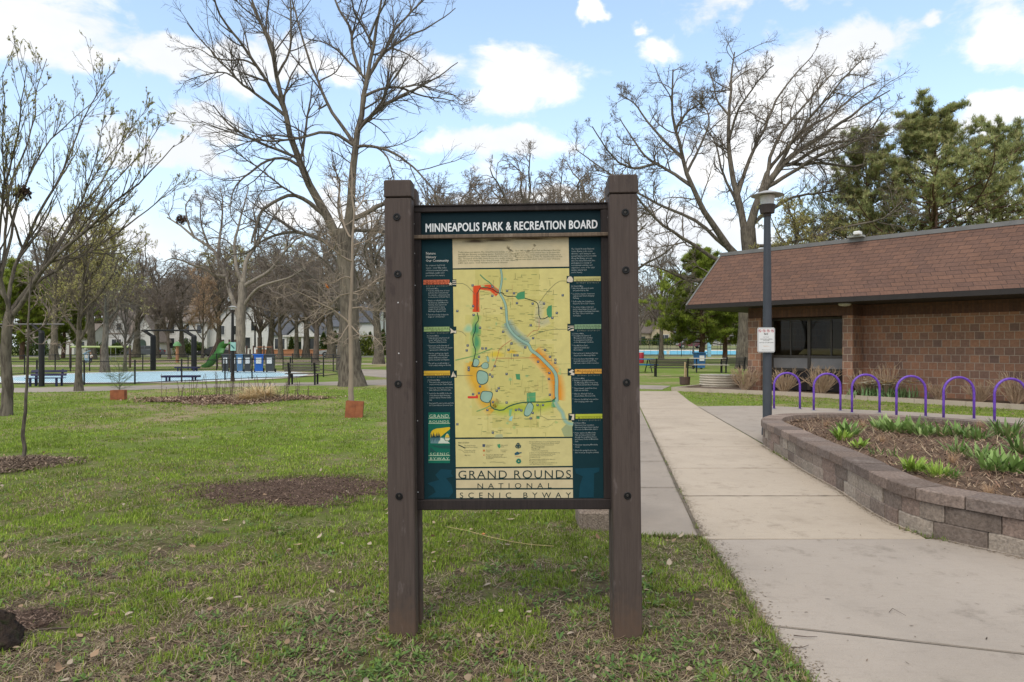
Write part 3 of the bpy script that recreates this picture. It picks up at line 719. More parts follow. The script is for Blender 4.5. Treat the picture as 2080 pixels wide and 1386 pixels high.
q = MB(); q.cbox(fl_, fr_, YF, .138, pt, ft, .004); q.build('top_rail', M_FRAME, sign)
q = MB(); q.cbox(fl_, fr_, YF, .138, fbm_, pb_, .004); q.build('bottom_rail', M_FRAME, sign)
q = MB(); q.cbox(fl_, pl, YF + .001, .137, pb_, pt, .003); q.build('side_stile', M_FRAME, sign)
q = MB(); q.cbox(pr, fr_, YF + .001, .137, pb_, pt, .003); q.build('side_stile', M_FRAME, sign)
q = MB(); q.bx(fl_ - .002, fr_ + .002, YF - .006, .14, ft, ft + .006); q.build('metal_capping', M_FRAME, sign)
a = sp(841, 483, YF - .014); b = sp(1237, 474, YF - .014); zz = (a.z + b.z) / 2
q = MB(); q.cbox(fl_ + .004, fr_ - .004, YF - .014, YF + .012, zz - .0098, zz + .0098, .003); q.build('trim_strip', M_TRIMW, sign)
for (sx, sy) in ((841, 455), (842, 515), (843, 580), (846, 735), (848, 855), (849, 1000), (1235, 442), (1236.5, 511), (1237, 538), (1237.5, 550), (1239, 691), (1241, 832), (1242, 996)):
    s_ = sp(sx, sy, YF); s_.x = min(max(s_.x, fl_ + .006), fr_ - .006)
    bm_ = MB(); bm_.lathe([(.0028, 0), (.002, .0015)], 8, (s_.x, YF, s_.z), Matrix.Rotation(R(90), 3, 'X')); bm_.build('screw_head', M_SCREW, sign)

# printed faces -------------------------------------------------------------
M_PRINT = attr_mat('print', .7, .08, noise=.12, nscale=25)
_tcache = {}
def glyphs(body, spacing=1.0, lines=1.0, bold=0.0, res=2):
    c = bpy.data.curves.new('lettering', 'FONT'); c.body = body; c.space_character = spacing; c.space_line = lines; c.offset = bold; c.resolution_u = res
    o = bpy.data.objects.new('lettering', c); me = o.to_mesh()
    V = np.array([v.co[:] for v in me.vertices]); Fc = [tuple(p.vertices) for p in me.polygons]
    o.to_mesh_clear(); bpy.data.objects.remove(o); bpy.data.curves.remove(c)
    return V, Fc
_H = glyphs('H')[0][:, 1].max()
LAYER = .00025
def put(mb, pxy, faces, col, layer):
    P = spn(pxy[:, 0], pxy[:, 1], YP - .0005 - layer * LAYER); mb.c = col; mb.add([tuple(p) for p in P], faces)
def text(mb, body, x0, y0, x1, y1, cap, col, layer=6, spacing=1.0, bold=0.0, res=2):   # one line set between two baseline points, in photograph pixels
    V, Fc = glyphs(body, spacing, 1, bold, res); w0, w1 = V[:, 0].min(), V[:, 0].max(); f = (V[:, 0] - w0) / (w1 - w0)
    put(mb, np.stack([x0 + (x1 - x0) * f, y0 + (y1 - y0) * f - V[:, 1] / _H * cap], -1), Fc, col, layer)
def para(mb, lines, x0, y0, cap, lead, col, layer=6, slope=-.012, cond=.92, bold=.004):
    for k, ln in enumerate(lines):
        V, Fc = glyphs(ln, 1, 1, bold, 1); s = cap / _H; X = V[:, 0] * s * cond
        put(mb, np.stack([x0 + X, y0 + k * lead + slope * X - V[:, 1] * s], -1), Fc, col, layer)
def ppoly(mb, pts, col, layer): put(mb, np.array(pts, float), [tuple(range(len(pts)))], col, layer)
def prect(mb, x0, y0, x1, y1, col, layer, sl=0.0):
    d = (x1 - x0) * sl; ppoly(mb, [(x0, y0), (x1, y0 + d), (x1, y1 + d), (x0, y1)], col, layer)
def pstrip(mb, pts, wd, col, layer, wend=None):
    P = np.array(pts, float); n = len(P); T = np.gradient(P, axis=0); T /= np.linalg.norm(T, axis=1, keepdims=True) + 1e-9
    N = np.stack([-T[:, 1], T[:, 0]], -1); ww = np.linspace(wd, wd if wend is None else wend, n)[:, None] / 2
    put(mb, np.vstack([P + N * ww, P - N * ww]), [(i, i + 1, n + i + 1, n + i) for i in range(n - 1)], col, layer)
def smooth_px(pts, it=2):
    P = np.array(pts, float); it = min(it, 2)
    for _ in range(it):
        Q_ = np.empty((2 * len(P), 2)); Q_[0::2] = P * .75 + np.roll(P, -1, 0) * .25; Q_[1::2] = P * .25 + np.roll(P, -1, 0) * .75
        Q_ = Q_[:-2]; P = np.vstack([P[:1], Q_, P[-1:]])
    return P
def glow(mb, pts, w0, w1, col, base, layer, n=5):          # soft-edged printed band: stepped inks from the paper to the colour
    for k in range(n):
        f = (k + 1) / n; pstrip(mb, pts, w0 + (w1 - w0) * (1 - k / (n - 1)), tuple(base[i] * (1 - f) + col[i] * f for i in range(3)), layer + k * .15)
def gblob(mb, cx, cy, rx, ry, col, base, layer, n=5, seed=0):
    for k in range(n):
        f = (k + 1) / n; s = 1 - .75 * k / n; th = np.linspace(0, 2 * np.pi, 25)[:-1]; j = 1 + .12 * np.sin(th * 3 + seed)
        put(mb, np.stack([cx + rx * s * j * np.cos(th), cy + ry * s * j * np.sin(th)], -1), [tuple(range(24))], tuple(base[i] * (1 - f) + col[i] * f for i in range(3)), layer + k * .15)
TEAL = (.009, .034, .042); TEALD = (.014, .040, .058); CREAM = (.58, .49, .305); YEL = (.60, .53, .205); YEL2 = (.55, .49, .17); INK = (.012, .035, .035)
WHT = (.60, .60, .55); LTX = (.30, .34, .335); DTX = (.15, .155, .09); RIV = (.28, .43, .335); GRN = (.07, .26, .12)
# header
hp = MB(); hp.c = (.009, .024, .030)
q = [sp(850, 426, YP + .004), sp(1230, 420, YP + .004)]
hp.bx(pl + .0005, pr - .0005, YP, YP + .01, zz - .004, pt - .0005)
header = hp.build('header_panel', M_PRINT, sign, color=True)
tx = MB()
for k_, (ox, oy) in enumerate(((0, 0), (.55, 0), (-.5, 0), (.05, .45), (.05, -.45))): text(tx, 'MINNEAPOLIS PARK & RECREATION BOARD', 864.8 + ox, 471.4 + oy, 1213.2 + ox, 463.7 + oy, 16.4, (.72, .74, .74), 4 + .2 * k_, 1.06, 0, 3)
tx.build('lettering', M_PRINT, header, color=True)
# map panel
mp_ = MB(); mp_.c = TEAL; mp_.bx(pl + .0005, pr - .0005, YP, YP + .01, pb_ + .0005, zz - .005)
panel = mp_.build('map_panel', M_PRINT, sign, color=True)
pm = MB()
def edgeL(y): return 919 + (y - 487) * (927 - 919) / (1012 - 487)
def edgeR(y): return 1155 + (y - 487) * (1164 - 1155) / (1012 - 487)
def band(yl0, yr0, yl1, yr1, col, layer): ppoly(pm, [(edgeL(yl0), yl0), (edgeR(yr0), yr0), (edgeR(yr1), yr1), (edgeL(yl1), yl1)], col, layer)
band(483, 480, 1012.5, 1012, INK, 1)
band(484, 481, 545.3, 541.8, CREAM, 2); band(548.3, 545.2, 889, 887.4, YEL, 2); band(892.3, 890.3, 949, 946.5, (.57, .50, .225), 2)
band(952.2, 949.7, 972.2, 971.4, CREAM, 2); band(975.2, 974.4, 992, 991.4, (.57, .475, .29), 2); band(995.2, 994.6, 1012, 1011.6, CREAM, 2)
for (gx, gy0, grx, gry) in ((1010, 520, 40, 26), (1105, 515, 40, 22), (1060, 500, 30, 14)): gblob(pm, gx, gy0, grx, gry, (.53, .46, .30), CREAM, 2.3, 4)
for (x, yy, rx, ry) in ((965, 489, 26, 5), (1010, 487, 34, 4), (1080, 484.5, 50, 2.5)): gblob(pm, x, yy + 1, rx, ry, (.12, .09, .06), CREAM, 3.2, 4)   # dark brown blotches along the upper edge
for k_, (x0, y0, x1, y1) in enumerate(((965, 548, 1095, 600), (1020, 601, 1125, 690), (945, 640, 1019, 700), (958, 701, 1125, 845), (1000, 846, 1095, 870))): prect(pm, x0, y0, x1, y1, YEL2, 2.10 + .03 * k_, -.01)
# greens, oranges and the red route
glow(pm, [(967, 634), (967, 584.5), (997, 584.5), (1012, 597)], 11.5, 17, (.62, .075, .022), YEL, 2.6)
glow(pm, smooth_px([(970, 640), (964, 662), (963, 690), (966, 720), (963, 745)]), 7, 22, (.30, .42, .11), YEL, 2.6)
gblob(pm, 966, 670, 11, 16, GRN, (.34, .45, .13), 3.4); gblob(pm, 968, 695, 8, 22, (.09, .29, .13), (.34, .45, .13), 3.4, 5, 1); gblob(pm, 952, 668, 12, 10, (.32, .50, .30), YEL, 3.3)
glow(pm, smooth_px([(962, 735), (960, 760), (976, 790), (985, 815), (1005, 832)]), 16, 40, (.62, .36, .045), YEL, 2.6)
glow(pm, smooth_px([(1085, 715), (1108, 738), (1128, 765), (1133, 800), (1131, 812)]), 14, 36, (.66, .26, .03), YEL, 2.6)
glow(pm, smooth_px([(1000, 825), (1020, 834), (1050, 828), (1075, 832), (1120, 818)]), 10, 34, (.40, .45, .06), YEL, 2.6)
glow(pm, smooth_px([(1028, 655), (1045, 680), (1072, 700)]), 12, 28, (.24, .33, .26), YEL, 2.8)
glow(pm, smooth_px([(1100, 612), (1094, 640), (1095, 660), (1115, 650)]), 6, 20, (.47, .44, .25), YEL, 2.6)
gblob(pm, 1008, 720, 22, 9, (.60, .46, .06), YEL, 2.6); gblob(pm, 1040, 715, 14, 5, (.60, .42, .05), YEL, 2.7)
for poly_, c_ in (([(1047, 604), (1052, 595), (1066, 591), (1066, 607), (1052, 609)], GRN), ([(1110, 629), (1114, 622), (1121, 620), (1121, 643), (1116, 646), (1111, 640)], GRN),
                  ([(1070, 799), (1088, 797), (1088, 816), (1070, 816)], (.10, .31, .14)), ([(1047, 760), (1056, 760), (1057, 772), (1049, 771)], GRN),
                  ([(1089, 845), (1096, 845), (1096, 851), (1089, 851)], GRN), ([(1122, 812), (1131, 808), (1128, 828), (1120, 826)], (.10, .32, .15)),
                  ([(1034, 833), (1040, 831), (1038, 846), (1034, 846)], (.2, .42, .2)), ([(1036, 847), (1042, 845), (1039, 856), (1033, 854)], (.3, .55, .5)),
                  ([(1140, 872), (1150, 862), (1162, 860), (1163, 887), (1146, 887)], (.33, .37, .19)), ([(1004, 889), (1008, 883), (1020, 882), (1022, 889)], (.42, .44, .24))): ppoly(pm, poly_, c_, 3.6)
rivpts = smooth_px([(1017, 547), (1020, 562), (1018, 580), (1014, 595), (1022, 607), (1028, 622), (1029, 645), (1031, 662), (1043, 680), (1062, 694), (1074, 699), (1078, 712), (1092, 720), (1108, 736), (1127, 755), (1131, 770), (1130, 795), (1131, 816)])
pstrip(pm, rivpts, 4.0, (.06, .12, .09), 4.0, 8); pstrip(pm, rivpts, 2.9, RIV, 4.2, 6.4)
r2 = smooth_px([(1128, 816), (1134, 828), (1143, 838), (1145, 850), (1152, 860), (1164, 862)]); pstrip(pm, r2, 9, (.36, .44, .25), 3.7); pstrip(pm, r2, 4, RIV, 3.9)
def route(pts, wd=1.6, col=INK, ly=4.4): pstrip(pm, smooth_px(pts, 1), wd, col, ly)
route([(969, 632), (969, 585), (997, 585), (1012, 596.5), (1021, 594), (1025, 602), (1048, 602)]); route([(1066, 606), (1076, 609), (1088, 613), (1094, 619), (1095, 648), (1106, 648), (1114, 643)])
route([(975, 558), (985, 568), (995, 574), (1003, 585), (1012, 592)], 2.2, (.10, .25, .12)); route([(969, 635), (973, 650), (965, 660), (966, 672), (960, 684), (961, 700), (967, 712), (962, 732), (958, 745)])
route([(958, 742), (960, 745), (974, 746), (978, 742)]); route([(995, 814), (998, 830), (1020, 835), (1032, 826), (1050, 820), (1066, 817), (1120, 817), (1129, 808)], 2.4, (.03, .10, .06))
route([(947, 683), (940, 675), (932, 672.5), (927, 672.5)], .8, DTX); route([(927, 763), (960, 763)], .9, DTX); route([(927, 576), (944, 576), (960, 592), (965, 599)], .8, DTX)
route([(1150, 571), (1134, 571), (1112, 592), (1095, 616)], .8, DTX); route([(1152, 669), (1118, 669), (1090, 678), (1076, 684)], .8, DTX); route([(1154, 759.5), (1139, 759.5)], .9, DTX)
route([(1155, 852), (1098, 852), (1098, 822)], .8, DTX)
RED = (.45, .13, .07); route([(1095, 648), (1095, 672), (1082, 672), (1070, 685)], .8, RED); route([(1040, 690), (1014, 708), (1012, 720), (1002, 748), (998, 754)], .9, RED); route([(1008, 728), (1095, 727)], .8, RED)
for a_, b_ in (((925, 732), (960, 724)), ((960, 724), (1000, 708)), ((968, 836), (985, 830)), ((985, 830), (996, 824))): route([a_, b_], 2.2, (.20, .33, .12), 3.9)
def lake(cx, cy, rx, ry, rot=0, sq=.25, seed=0):
    th = np.linspace(0, 2 * np.pi, 33)[:-1]
    for s, c_, ly in ((1.0, (.03, .10, .085), 4.0), (.88, RIV, 4.2)):
        rr_ = 1 + .07 * np.sin(2 * th + seed) + .05 * np.sin(3 * th + seed * 2); x = rx * s * np.sign(np.cos(th)) * np.abs(np.cos(th)) ** (1 - sq) * rr_; y = ry * s * np.sign(np.sin(th)) * np.abs(np.sin(th)) ** (1 - sq) * rr_
        put(pm, np.stack([cx + x * math.cos(rot) - y * math.sin(rot), cy + x * math.sin(rot) + y * math.cos(rot)], -1), [tuple(range(32))], c_, ly)
lake(979.5, 767, 11.5, 15.5, 0, .2, 1); lake(988, 806, 11.5, 13, .25, .3, 2); lake(985.5, 743, 7.5, 7, .2, .1, 3); lake(991, 730, 2.5, 7, -.15, 0, 1); lake(967, 737, 6.5, 8, .1, .2, 4); lake(1074, 832, 7.5, 16, .42, .2, 1)
prect(pm, 950, 805, 971, 809.5, (.62, .06, .04), 4.6); ppoly(pm, [(966, 805), (969, 801), (971, 805)], (.62, .06, .04), 4.6)
rg = random.Random(5)
mark = (.07, .09, .13)
for (x, y_) in ((960, 580), (961, 622), (962, 640), (975, 666), (950, 702), (980, 708), (987, 708), (1000, 582.5), (1030, 591), (1044, 596), (1050, 616), (1082, 617), (1105, 617), (1122, 646), (1018, 626), (1000, 601), (1022, 674), (1039, 698), (1033, 711), (1083, 687), (1067, 706), (1107, 711), (1117, 725), (1128, 731), (1128, 737), (1093, 735), (1116, 758), (1115, 770), (1117, 802),
                (1092, 823), (1103, 823), (1082, 839), (1078, 850), (1048, 833), (1054, 832), (1059, 834), (995, 761), (1000, 765), (975, 785), (961, 801), (973, 799), (1009, 794), (1013, 789), (1001, 817), (990, 833), (1005, 744), (952, 747), (952, 752), (1029, 760), (1045, 722), (1051, 722), (948, 712), (973, 725), (1143, 600), (1131, 636), (1078, 661), (1029, 818), (1001, 879), (929, 862), (929, 632)):
    a_ = 2.3; prect(pm, x - a_, y_ - a_, x + a_, y_ + a_, mark, 5.0); prect(pm, x - .7, y_ - 1.3, x + .7, y_ + .2, (.5, .5, .4), 5.3)
for k in range(330):                                   # place names too small to read: hairline strokes
    x, y_ = rg.uniform(970, 1125), rg.uniform(555, 880)
    if abs(x - 1040) > 88: continue
    wd = rg.uniform(5, 13); hgt_ = rg.uniform(.5, .9); c_ = rg.choice([(.25, .25, .08), (.12, .20, .08), (.22, .2, .08), (.34, .32, .11)])
    if rg.random() < .12: pstrip(pm, [(x, y_), (x + rg.uniform(-1, 1), y_ + wd)], .7, c_, 4.1)
    else: prect(pm, x, y_, x + wd, y_ + hgt_, c_, 4.1, -.01)
rg2 = random.Random(12)                                 # the street pattern under the routes
for k in range(46):
    x, y_ = rg2.uniform(965, 1125), rg2.uniform(560, 870); c_ = rg2.choice([(.44, .38, .12), (.40, .36, .13), (.50, .36, .14), (.34, .36, .14)]); ln = rg2.uniform(14, 50)
    if rg2.random() < .45: pts = [(x, y_), (x + rg2.uniform(-3, 3), y_ + ln)]
    elif rg2.random() < .5: pts = [(x, y_), (x + ln, y_ - .6)]
    else: pts = [(x, y_), (x + ln * .4, y_ + rg2.uniform(-8, 8)), (x + ln, y_ + rg2.uniform(-14, 14))]
    pstrip(pm, smooth_px(pts, 1) if len(pts) > 2 else pts, rg2.uniform(.45, .8), c_, 3.95 + k * .0008)
for k in range(26):
    x, y_ = rg2.uniform(930, 1150), rg2.uniform(560, 880); gblob(pm, x, y_, rg2.uniform(2, 5), rg2.uniform(1.5, 4), rg2.choice([(.38, .46, .16), (.30, .44, .18), (.5, .5, .2)]), YEL, 3.2 + k * .012, 2, k)
# legend
text(pm, 'MAP LEGEND', 931, 901, 953, 900.7, 2.6, DTX, 5, 1, .01, 1)
route([(931, 904), (938, 907), (945, 911)], 1.8); route([(931, 914), (937, 914), (943, 919)], .8, (.3, .26, .12))
para(pm, ['The Grand Rounds', 'National Scenic Byway'], 943, 906.5, 2.2, 3.4, DTX, 5); para(pm, ['Connecting routes', 'outside the Byway'], 943, 916, 2.2, 3.4, DTX, 5); para(pm, ['Map Scale'], 944, 926, 2.2, 3.4, DTX, 5)
prect(pm, 980, 902.5, 985.5, 908, mark, 5); ppoly(pm, [(1010, 903), (1016, 902), (1017, 908), (1014, 911), (1011, 908)], GRN, 5); prect(pm, 981, 913.5, 985, 917.5, (.5, .17, .05), 5); prect(pm, 982, 923.5, 984, 926, (.55, .1, .05), 5)
para(pm, ['Information', 'Kiosks'], 987.5, 905.5, 2.1, 3.2, DTX, 5); para(pm, ['Minneapolis', 'Parks'], 1018, 905.5, 2.1, 3.2, DTX, 5); para(pm, ['Recreation', 'Center'], 987.5, 915.5, 2.1, 3.2, DTX, 5); para(pm, ['Park feature', 'or facility'], 1016.5, 915.5, 2.1, 3.2, DTX, 5)
para(pm, ['For an up to date map of trails', 'parking and picnic areas, call', 'the Minneapolis Park and Recreation', 'Board offices'], 987.5, 924.5, 2.1, 2.7, DTX, 5, 0); para(pm, ['Scale'], 981, 941.5, 2.2, 3, DTX, 5)
route([(995, 940), (996, 938.8), (1005, 938.5), (1010, 939.5), (1024, 939)], .7, DTX); text(pm, 'miles', 1022, 942, 1027, 942, 2, DTX, 5)
def rosette(cx, cy, r, n, col, ly):
    for k in range(n):
        t = 2 * math.pi * k / n; gblob(pm, cx + r * .6 * math.cos(t), cy + r * .6 * math.sin(t), r * .36, r * .36, col, col, ly, 1)
gblob(pm, 1052.5, 906, 5.6, 5.6, (.03, .06, .06), (.03, .06, .06), 5, 1); gblob(pm, 1052.5, 906, 4.0, 4.0, (.30, .30, .14), (.3, .3, .14), 5.3, 1)
ppoly(pm, [(1052.5, 898.8), (1054, 904.5), (1059.7, 906), (1054, 907.5), (1052.5, 913.2), (1051, 907.5), (1045.3, 906), (1051, 904.5)], (.02, .05, .06), 5.6)
ppoly(pm, [(1045, 921), (1051, 917.5), (1056, 920.5), (1054, 923.5), (1046, 925)], (.03, .09, .12), 5); ppoly(pm, [(1054, 919.5), (1060, 918.6), (1059, 921), (1055, 921.5)], (.03, .09, .12), 5); prect(pm, 1047, 927, 1059, 927.7, (.55, .2, .1), 5); rosette(1053.5, 937, 5.6, 8, (.03, .2, .13), 5)
para(pm, ['For more information, or to report problems along', 'the Grand Rounds National Scenic Byway, contact:'], 1075, 898.5, 2.3, 3.2, DTX, 5, -.004, .88)
para(pm, ['Minneapolis Park and Recreation Board', '2117 West River Road', 'Minneapolis MN 55411', '(612) 230-6400', 'or visit minneapolisparks.org'], 1079.5, 905, 2.2, 3.0, DTX, 5, -.004, .88)
para(pm, ['Look for us on the web at www.minneapolisparks.org', 'for the latest news on byways and trail routes,', 'events and activities, maps and directions', 'throughout the city.'], 1075, 920.8, 2.2, 3.0, DTX, 5, -.004, .88)
para(pm, ['This byway is made possible by the citizens of', 'Minneapolis and their partners.'], 1075, 934.3, 2.2, 3.1, DTX, 5, -.004, .88); para(pm, ['The Minneapolis Park and Recreation Board is an', 'equal opportunity provider of recreation.'], 1075, 941.3, 2.2, 2.8, DTX, 5, -.004, .88)
for t_ in () or (('GRAND ROUNDS', 931, 972.7, 1160, 971.5, 16.2, INK, 5, 1.16, -.002, 4), ('NATIONAL', 970, 992.4, 1120.5, 991.8, 10.2, INK, 5, 2.0, 0, 4), ('SCENIC BYWAY', 934, 1011.9, 1160, 1011.5, 10.8, INK, 5, 2.0, 0, 4)):
    text(pm, *t_)
pm.build('printed_map', M_PRINT, panel, color=True)
tx = MB()
para(tx, ['Today when you explore The Grand Rounds by bike or car,', 'you will also discover something quieter: Reminders and solitude of', 'waterfalls and shorelines, historic landmarks in the heart of a vast', 'lake. Thousands of the falls, these shores are a public treasure', 'collection. In the making of the Grand Rounds - a 50 mile ribbon of', 'public open space - took visionaries for you to discover.'], 930.5, 514.2, 3.1, 4.3, DTX, 5, -.012, .98)
para(tx, ['Since 1883, the Minneapolis Park and Recreation Board has', 'preserved an interwoven network that is at the same time', 'natural and urban, intricate and spectacular. Designated as a', 'National Scenic Byway in 1998, The Grand Rounds is the first', 'national scenic byway wholly located in a major urban area.'], 1046.5, 511, 3.1, 4.3, DTX, 5, -.012, .84)
para(tx, ['Nature', 'History', 'Our Community'], 865, 517.5, 5.0, 7.4, WHT, 4, -.012, .93)
para(tx, ['Its creators had bold', 'vision - over fifty miles', 'of interconnected parks,', 'parkways, paths and', 'preserves for nature.'], 865, 541, 3.3, 5.1, LTX, 4, -.012, .95)
para(tx, ['The Grand Rounds National', 'Scenic Byway is also seven', 'districts - each having its own', 'special features and personality.', 'Along the Byway, you can', 'discover many historical sites,', 'participate in a variety of', 'recreational activities, and', 'experience some of the city\'s', 'unique, natural and', 'scenic beauty.'], 1160.5, 507.5, 3.2, 4.75, LTX, 4, -.012, .86)
blocks = [(866, 588, ['3.8 District Miles', '*  Tour the stately trees of cross', '    and elms that commemorate', '    the veterans, a living memorial', '    to the heroes of World War I.', '', '*  Bicycle or rollerblade in the', '    winding loop, past Memorial', '    Parkway, then explore the', '    natural preserves along', '    Shingle Creek and North', '    Mississippi Regional Park.', '', '*  Find where hedge hedgerows', '    begin on "old man lane".']),
          (867, 684, ['4.0 District Miles', '*  Relax and get away from it all', '    in any "wild places" of the', '    Theodore Wirth District.', '', '*  Rejuvenate in the diversity of', '    Theodore Wirth Park, the largest', '    regional park in Minneapolis.', '', '*  Visit the quaking bog, search', '    for wildlife, or find the Eloise', '    Butler wildflower and bird', '    garden, beautiful and fragrant.', '', '*  Play golf, go snowboarding or', '    cross country skiing on the hills.']),
          (868, 774, ['13.3 District Miles', '*  Take part in the excitement and', '    events around the Chain of Lakes.', '', '*  Canoe for twenty two miles from', '    Lake Calhoun to Brownie Lake.', '', '*  Search for the wildlife at the site', '    of the Roberts Bird Sanctuary,', '    a nature trail by Thomas Sadler', '    way.', '', '*  Step back 50 years in time and ride', '    the Como-Harriet Streetcar Line.']),
          (1160, 583, ['6.6 District Miles', '*  Bike where Minneapolis parks', '    and paths help by side.', '', '*  Look for a majestic, downtown', '    outlook near historic Ridgway', '    Parkway.', '', '*  Golf a valley, the Columbia or', '    Francis A. Gross Golf Courses.', '', '*  See where bridges, trains and', '    tracks helped shape the city, and', '    find the sculpted parkways that make', '    the Twin Cities a world class', '    work place.']),
          (1161.5, 679.5, ['1.2 District Miles', '*  Investigate the history of', '    Minneapolis while strolling', '    its unsurpassed riverfront,', '    on the Mississippi riverfront.', '', '*  Visit Mill Ruins Park,', '    explore flourmills and', '    Boom Island.', '', '*  Find out how St. Anthony Falls has', '    shaped up the Mississippi River.', '', '*  Cross the Stone Arch Bridge, once', '    busy with trains and rails for the', '    mill, now a rails to trails connection.']),
          (1163, 770.5, ['9.2 District Miles', '*  Examine a geological wonder', '    the Mississippi River Gorge along', '    the West and East River Parkways.', '', '*  View dramatic views from steep', '    bluffs and over flats.', '', '*  Hike the Winchell Trail, an', '    ancient Native American trail.', '', '*  Observe the fall leaf color and the', '    ever changing prairie oaks.']),
          (1164, 861, ['12.6 District Miles', '*  Experience how recreation,', '    history and nature blend together', '    to create the Minnehaha district.', '', '*  Picnic, explore the Minnehaha', '    Falls, and take a historic walk', '    through the Longfellow House', '    and Stevens House at Minnehaha', '    Park.', '', '*  Wind your way along Minnehaha', '    Creek.', '', '*  Watch the spring bloom in the', '    lilacs as you go along the parkway.'])]
for (x, y_, ls) in blocks:
    yy = y_
    for k, ln in enumerate(ls):
        if ln: para(tx, [ln], x, yy, 3.0, 0, LTX, 4, -.012, .80)
        yy += 4.35 if ln else 2.6
tx.build('body_lettering', M_PRINT, panel, color=True)
# district banners and their little emblems
banners = [(860, 914, 569.0, 'VICTORY', 'MEMORIAL', (.55, .14, .07), 'L'), (861, 914, 664.5, 'THEODORE', 'WIRTH', (.30, .42, .17), 'L'), (861, 915, 753.8, '', 'CHAIN OF LAKES', (.62, .39, .05), 'L'),
           (1165.5, 1220, 562.3, '', 'NORTHEAST', (.48, .44, .18), 'R'), (1167, 1221, 659.4, 'DOWNTOWN', 'RIVERFRONT', (.22, .34, .20), 'R'), (1167.5, 1222, 750.3, 'MISSISSIPPI', 'RIVER', (.66, .34, .07), 'R'), (1169, 1223.5, 841.5, '', 'MINNEHAHA', (.43, .47, .05), 'R')]
for i, (x0, x1, y_, t1, t2, col, side) in enumerate(banners):
    bn = MB(); prect(bn, x0, y_, x1, y_ + 9.4, col, 3, -.012); dk_ = tuple(c * .35 for c in col)
    if t1: text(bn, t1, x0 + 5, y_ + 4.3, x1 - 3, y_ + 3.8, 3.0, dk_, 5, 1.5, .01, 1)
    pstrip(bn, [(x0, y_ + 4.9), (x1, y_ + 4.3)], .6, dk_, 5); text(bn, t2, x0 + (5 if len(t2) > 6 else 14), y_ + 9.2, x1 - (3 if len(t2) > 6 else 14), y_ + 8.6, 3.0, dk_, 5, 1.5, .01, 1)
    text(bn, 'BYWAY DISTRICT', x0 + 6, y_ + 14.0, x1 - 3, y_ + 13.4, 2.5, (.24, .26, .2), 5, 1.5, .004, 1)
    ex = x1 - 1 if side == 'L' else x0 - 14.5; ey = y_ - 1.5 if side == 'R' else y_ - 1
    prect(bn, ex, ey, ex + 14, ey + 14.5, INK, 5); LC = (.62, .54, .42)
    if i == 0:
        st_ = [(ex + 2 + (4.2 if k % 2 == 0 else 1.7) * math.sin(k * math.pi / 5), ey + 9 - (4.2 if k % 2 == 0 else 1.7) * math.cos(k * math.pi / 5)) for k in range(10)]; ppoly(bn, st_, LC, 6)
        for k in range(3): pstrip(bn, smooth_px([(ex + 6, ey + 3 + 3.6 * k), (ex + 9, ey + 2.2 + 3.6 * k), (ex + 14, ey + 3.4 + 3.4 * k)]), 1.5, LC, 6)
    elif i == 1: ppoly(bn, [(ex + 1, ey + 3), (ex + 4, ey + 5), (ex + 9, ey + 9), (ex + 14, ey + 8), (ex + 13, ey + 14), (ex + 9, ey + 12), (ex + 5, ey + 13), (ex + 2, ey + 14), (ex + 3, ey + 9)], LC, 6)
    elif i == 2: ppoly(bn, [(ex + 7, ey + 1), (ex + 8, ey + 12), (ex + 2, ey + 14)], LC, 6); ppoly(bn, [(ex + 8.5, ey + 5), (ex + 13, ey + 13.5), (ex + 8.5, ey + 12.5)], LC, 6)
    elif i == 3: gblob(bn, ex + 7, ey + 7.2, 6.2, 6.2, LC, LC, 6, 1); pstrip(bn, [(ex + 7 + 6.6 * math.cos(t), ey + 7.2 + 6.6 * math.sin(t)) for t in np.linspace(-2.2, .6, 12)], 1.2, (.05, .07, .07), 6.4)
    elif i == 4:
        pstrip(bn, [(ex + 1, ey + 5), (ex + 13, ey + 5)], 1.3, LC, 6); pstrip(bn, smooth_px([(ex + 1, ey + 11), (ex + 7, ey + 7.5), (ex + 13, ey + 8)]), 1.5, LC, 6); ppoly(bn, [(ex + 2, ey + 14), (ex + 13, ey + 10), (ex + 13, ey + 14)], LC, 6)
    elif i == 5: ppoly(bn, [(ex + 9, ey + 2), (ex + 13, ey + 4), (ex + 9, ey + 7), (ex + 14, ey + 10), (ex + 13, ey + 14), (ex + 5, ey + 13), (ex + 8, ey + 10), (ex + 2, ey + 7)], LC, 6)
    else: ppoly(bn, [(ex + 2, ey + 2), (ex + 12, ey + 1.5), (ex + 11.5, ey + 13.5), (ex + 6, ey + 13.5), (ex + 8, ey + 5), (ex + 3, ey + 4)], LC, 6)
    bn.build('district_banner', M_PRINT, panel, color=True)
# green byway emblem
em = MB(); GE = (.012, .13, .085); prect(em, 870, 838, 914, 941, GE, 3, 0); LG = (.50, .60, .42)
ppoly(em, [(874, 905), (893, 911), (914, 912), (914, 905)], (.02, .085, .07), 4); ppoly(em, [(874, 908), (888, 920), (874, 918)], (.02, .085, .07), 4)
text(em, 'GRAND', 872, 849, 911.5, 848.6, 6.6, LG, 5, 1.15, .0, 2); text(em, 'ROUNDS', 872.5, 859.6, 911.5, 859.2, 5.0, LG, 5, 1.15, 0, 2)
text(em, 'SCENIC', 873.5, 925, 912, 924.6, 4.8, LG, 5, 1.3, 0, 2); text(em, 'BYWAY', 873.5, 934.3, 912, 934, 4.8, LG, 5, 1.3, 0, 2)
for y_ in (849.8, 860.6, 925.8, 935): pstrip(em, [(870.5, y_), (914, y_ - .4)], 1.0, LG, 5)
ppoly(em, smooth_px([(874.5, 889), (875, 877), (884, 871), (895, 870), (906, 868.5), (914, 867.5), (914.5, 872), (906, 878), (898, 885), (893, 889)], 1), (.66, .45, .03), 5)
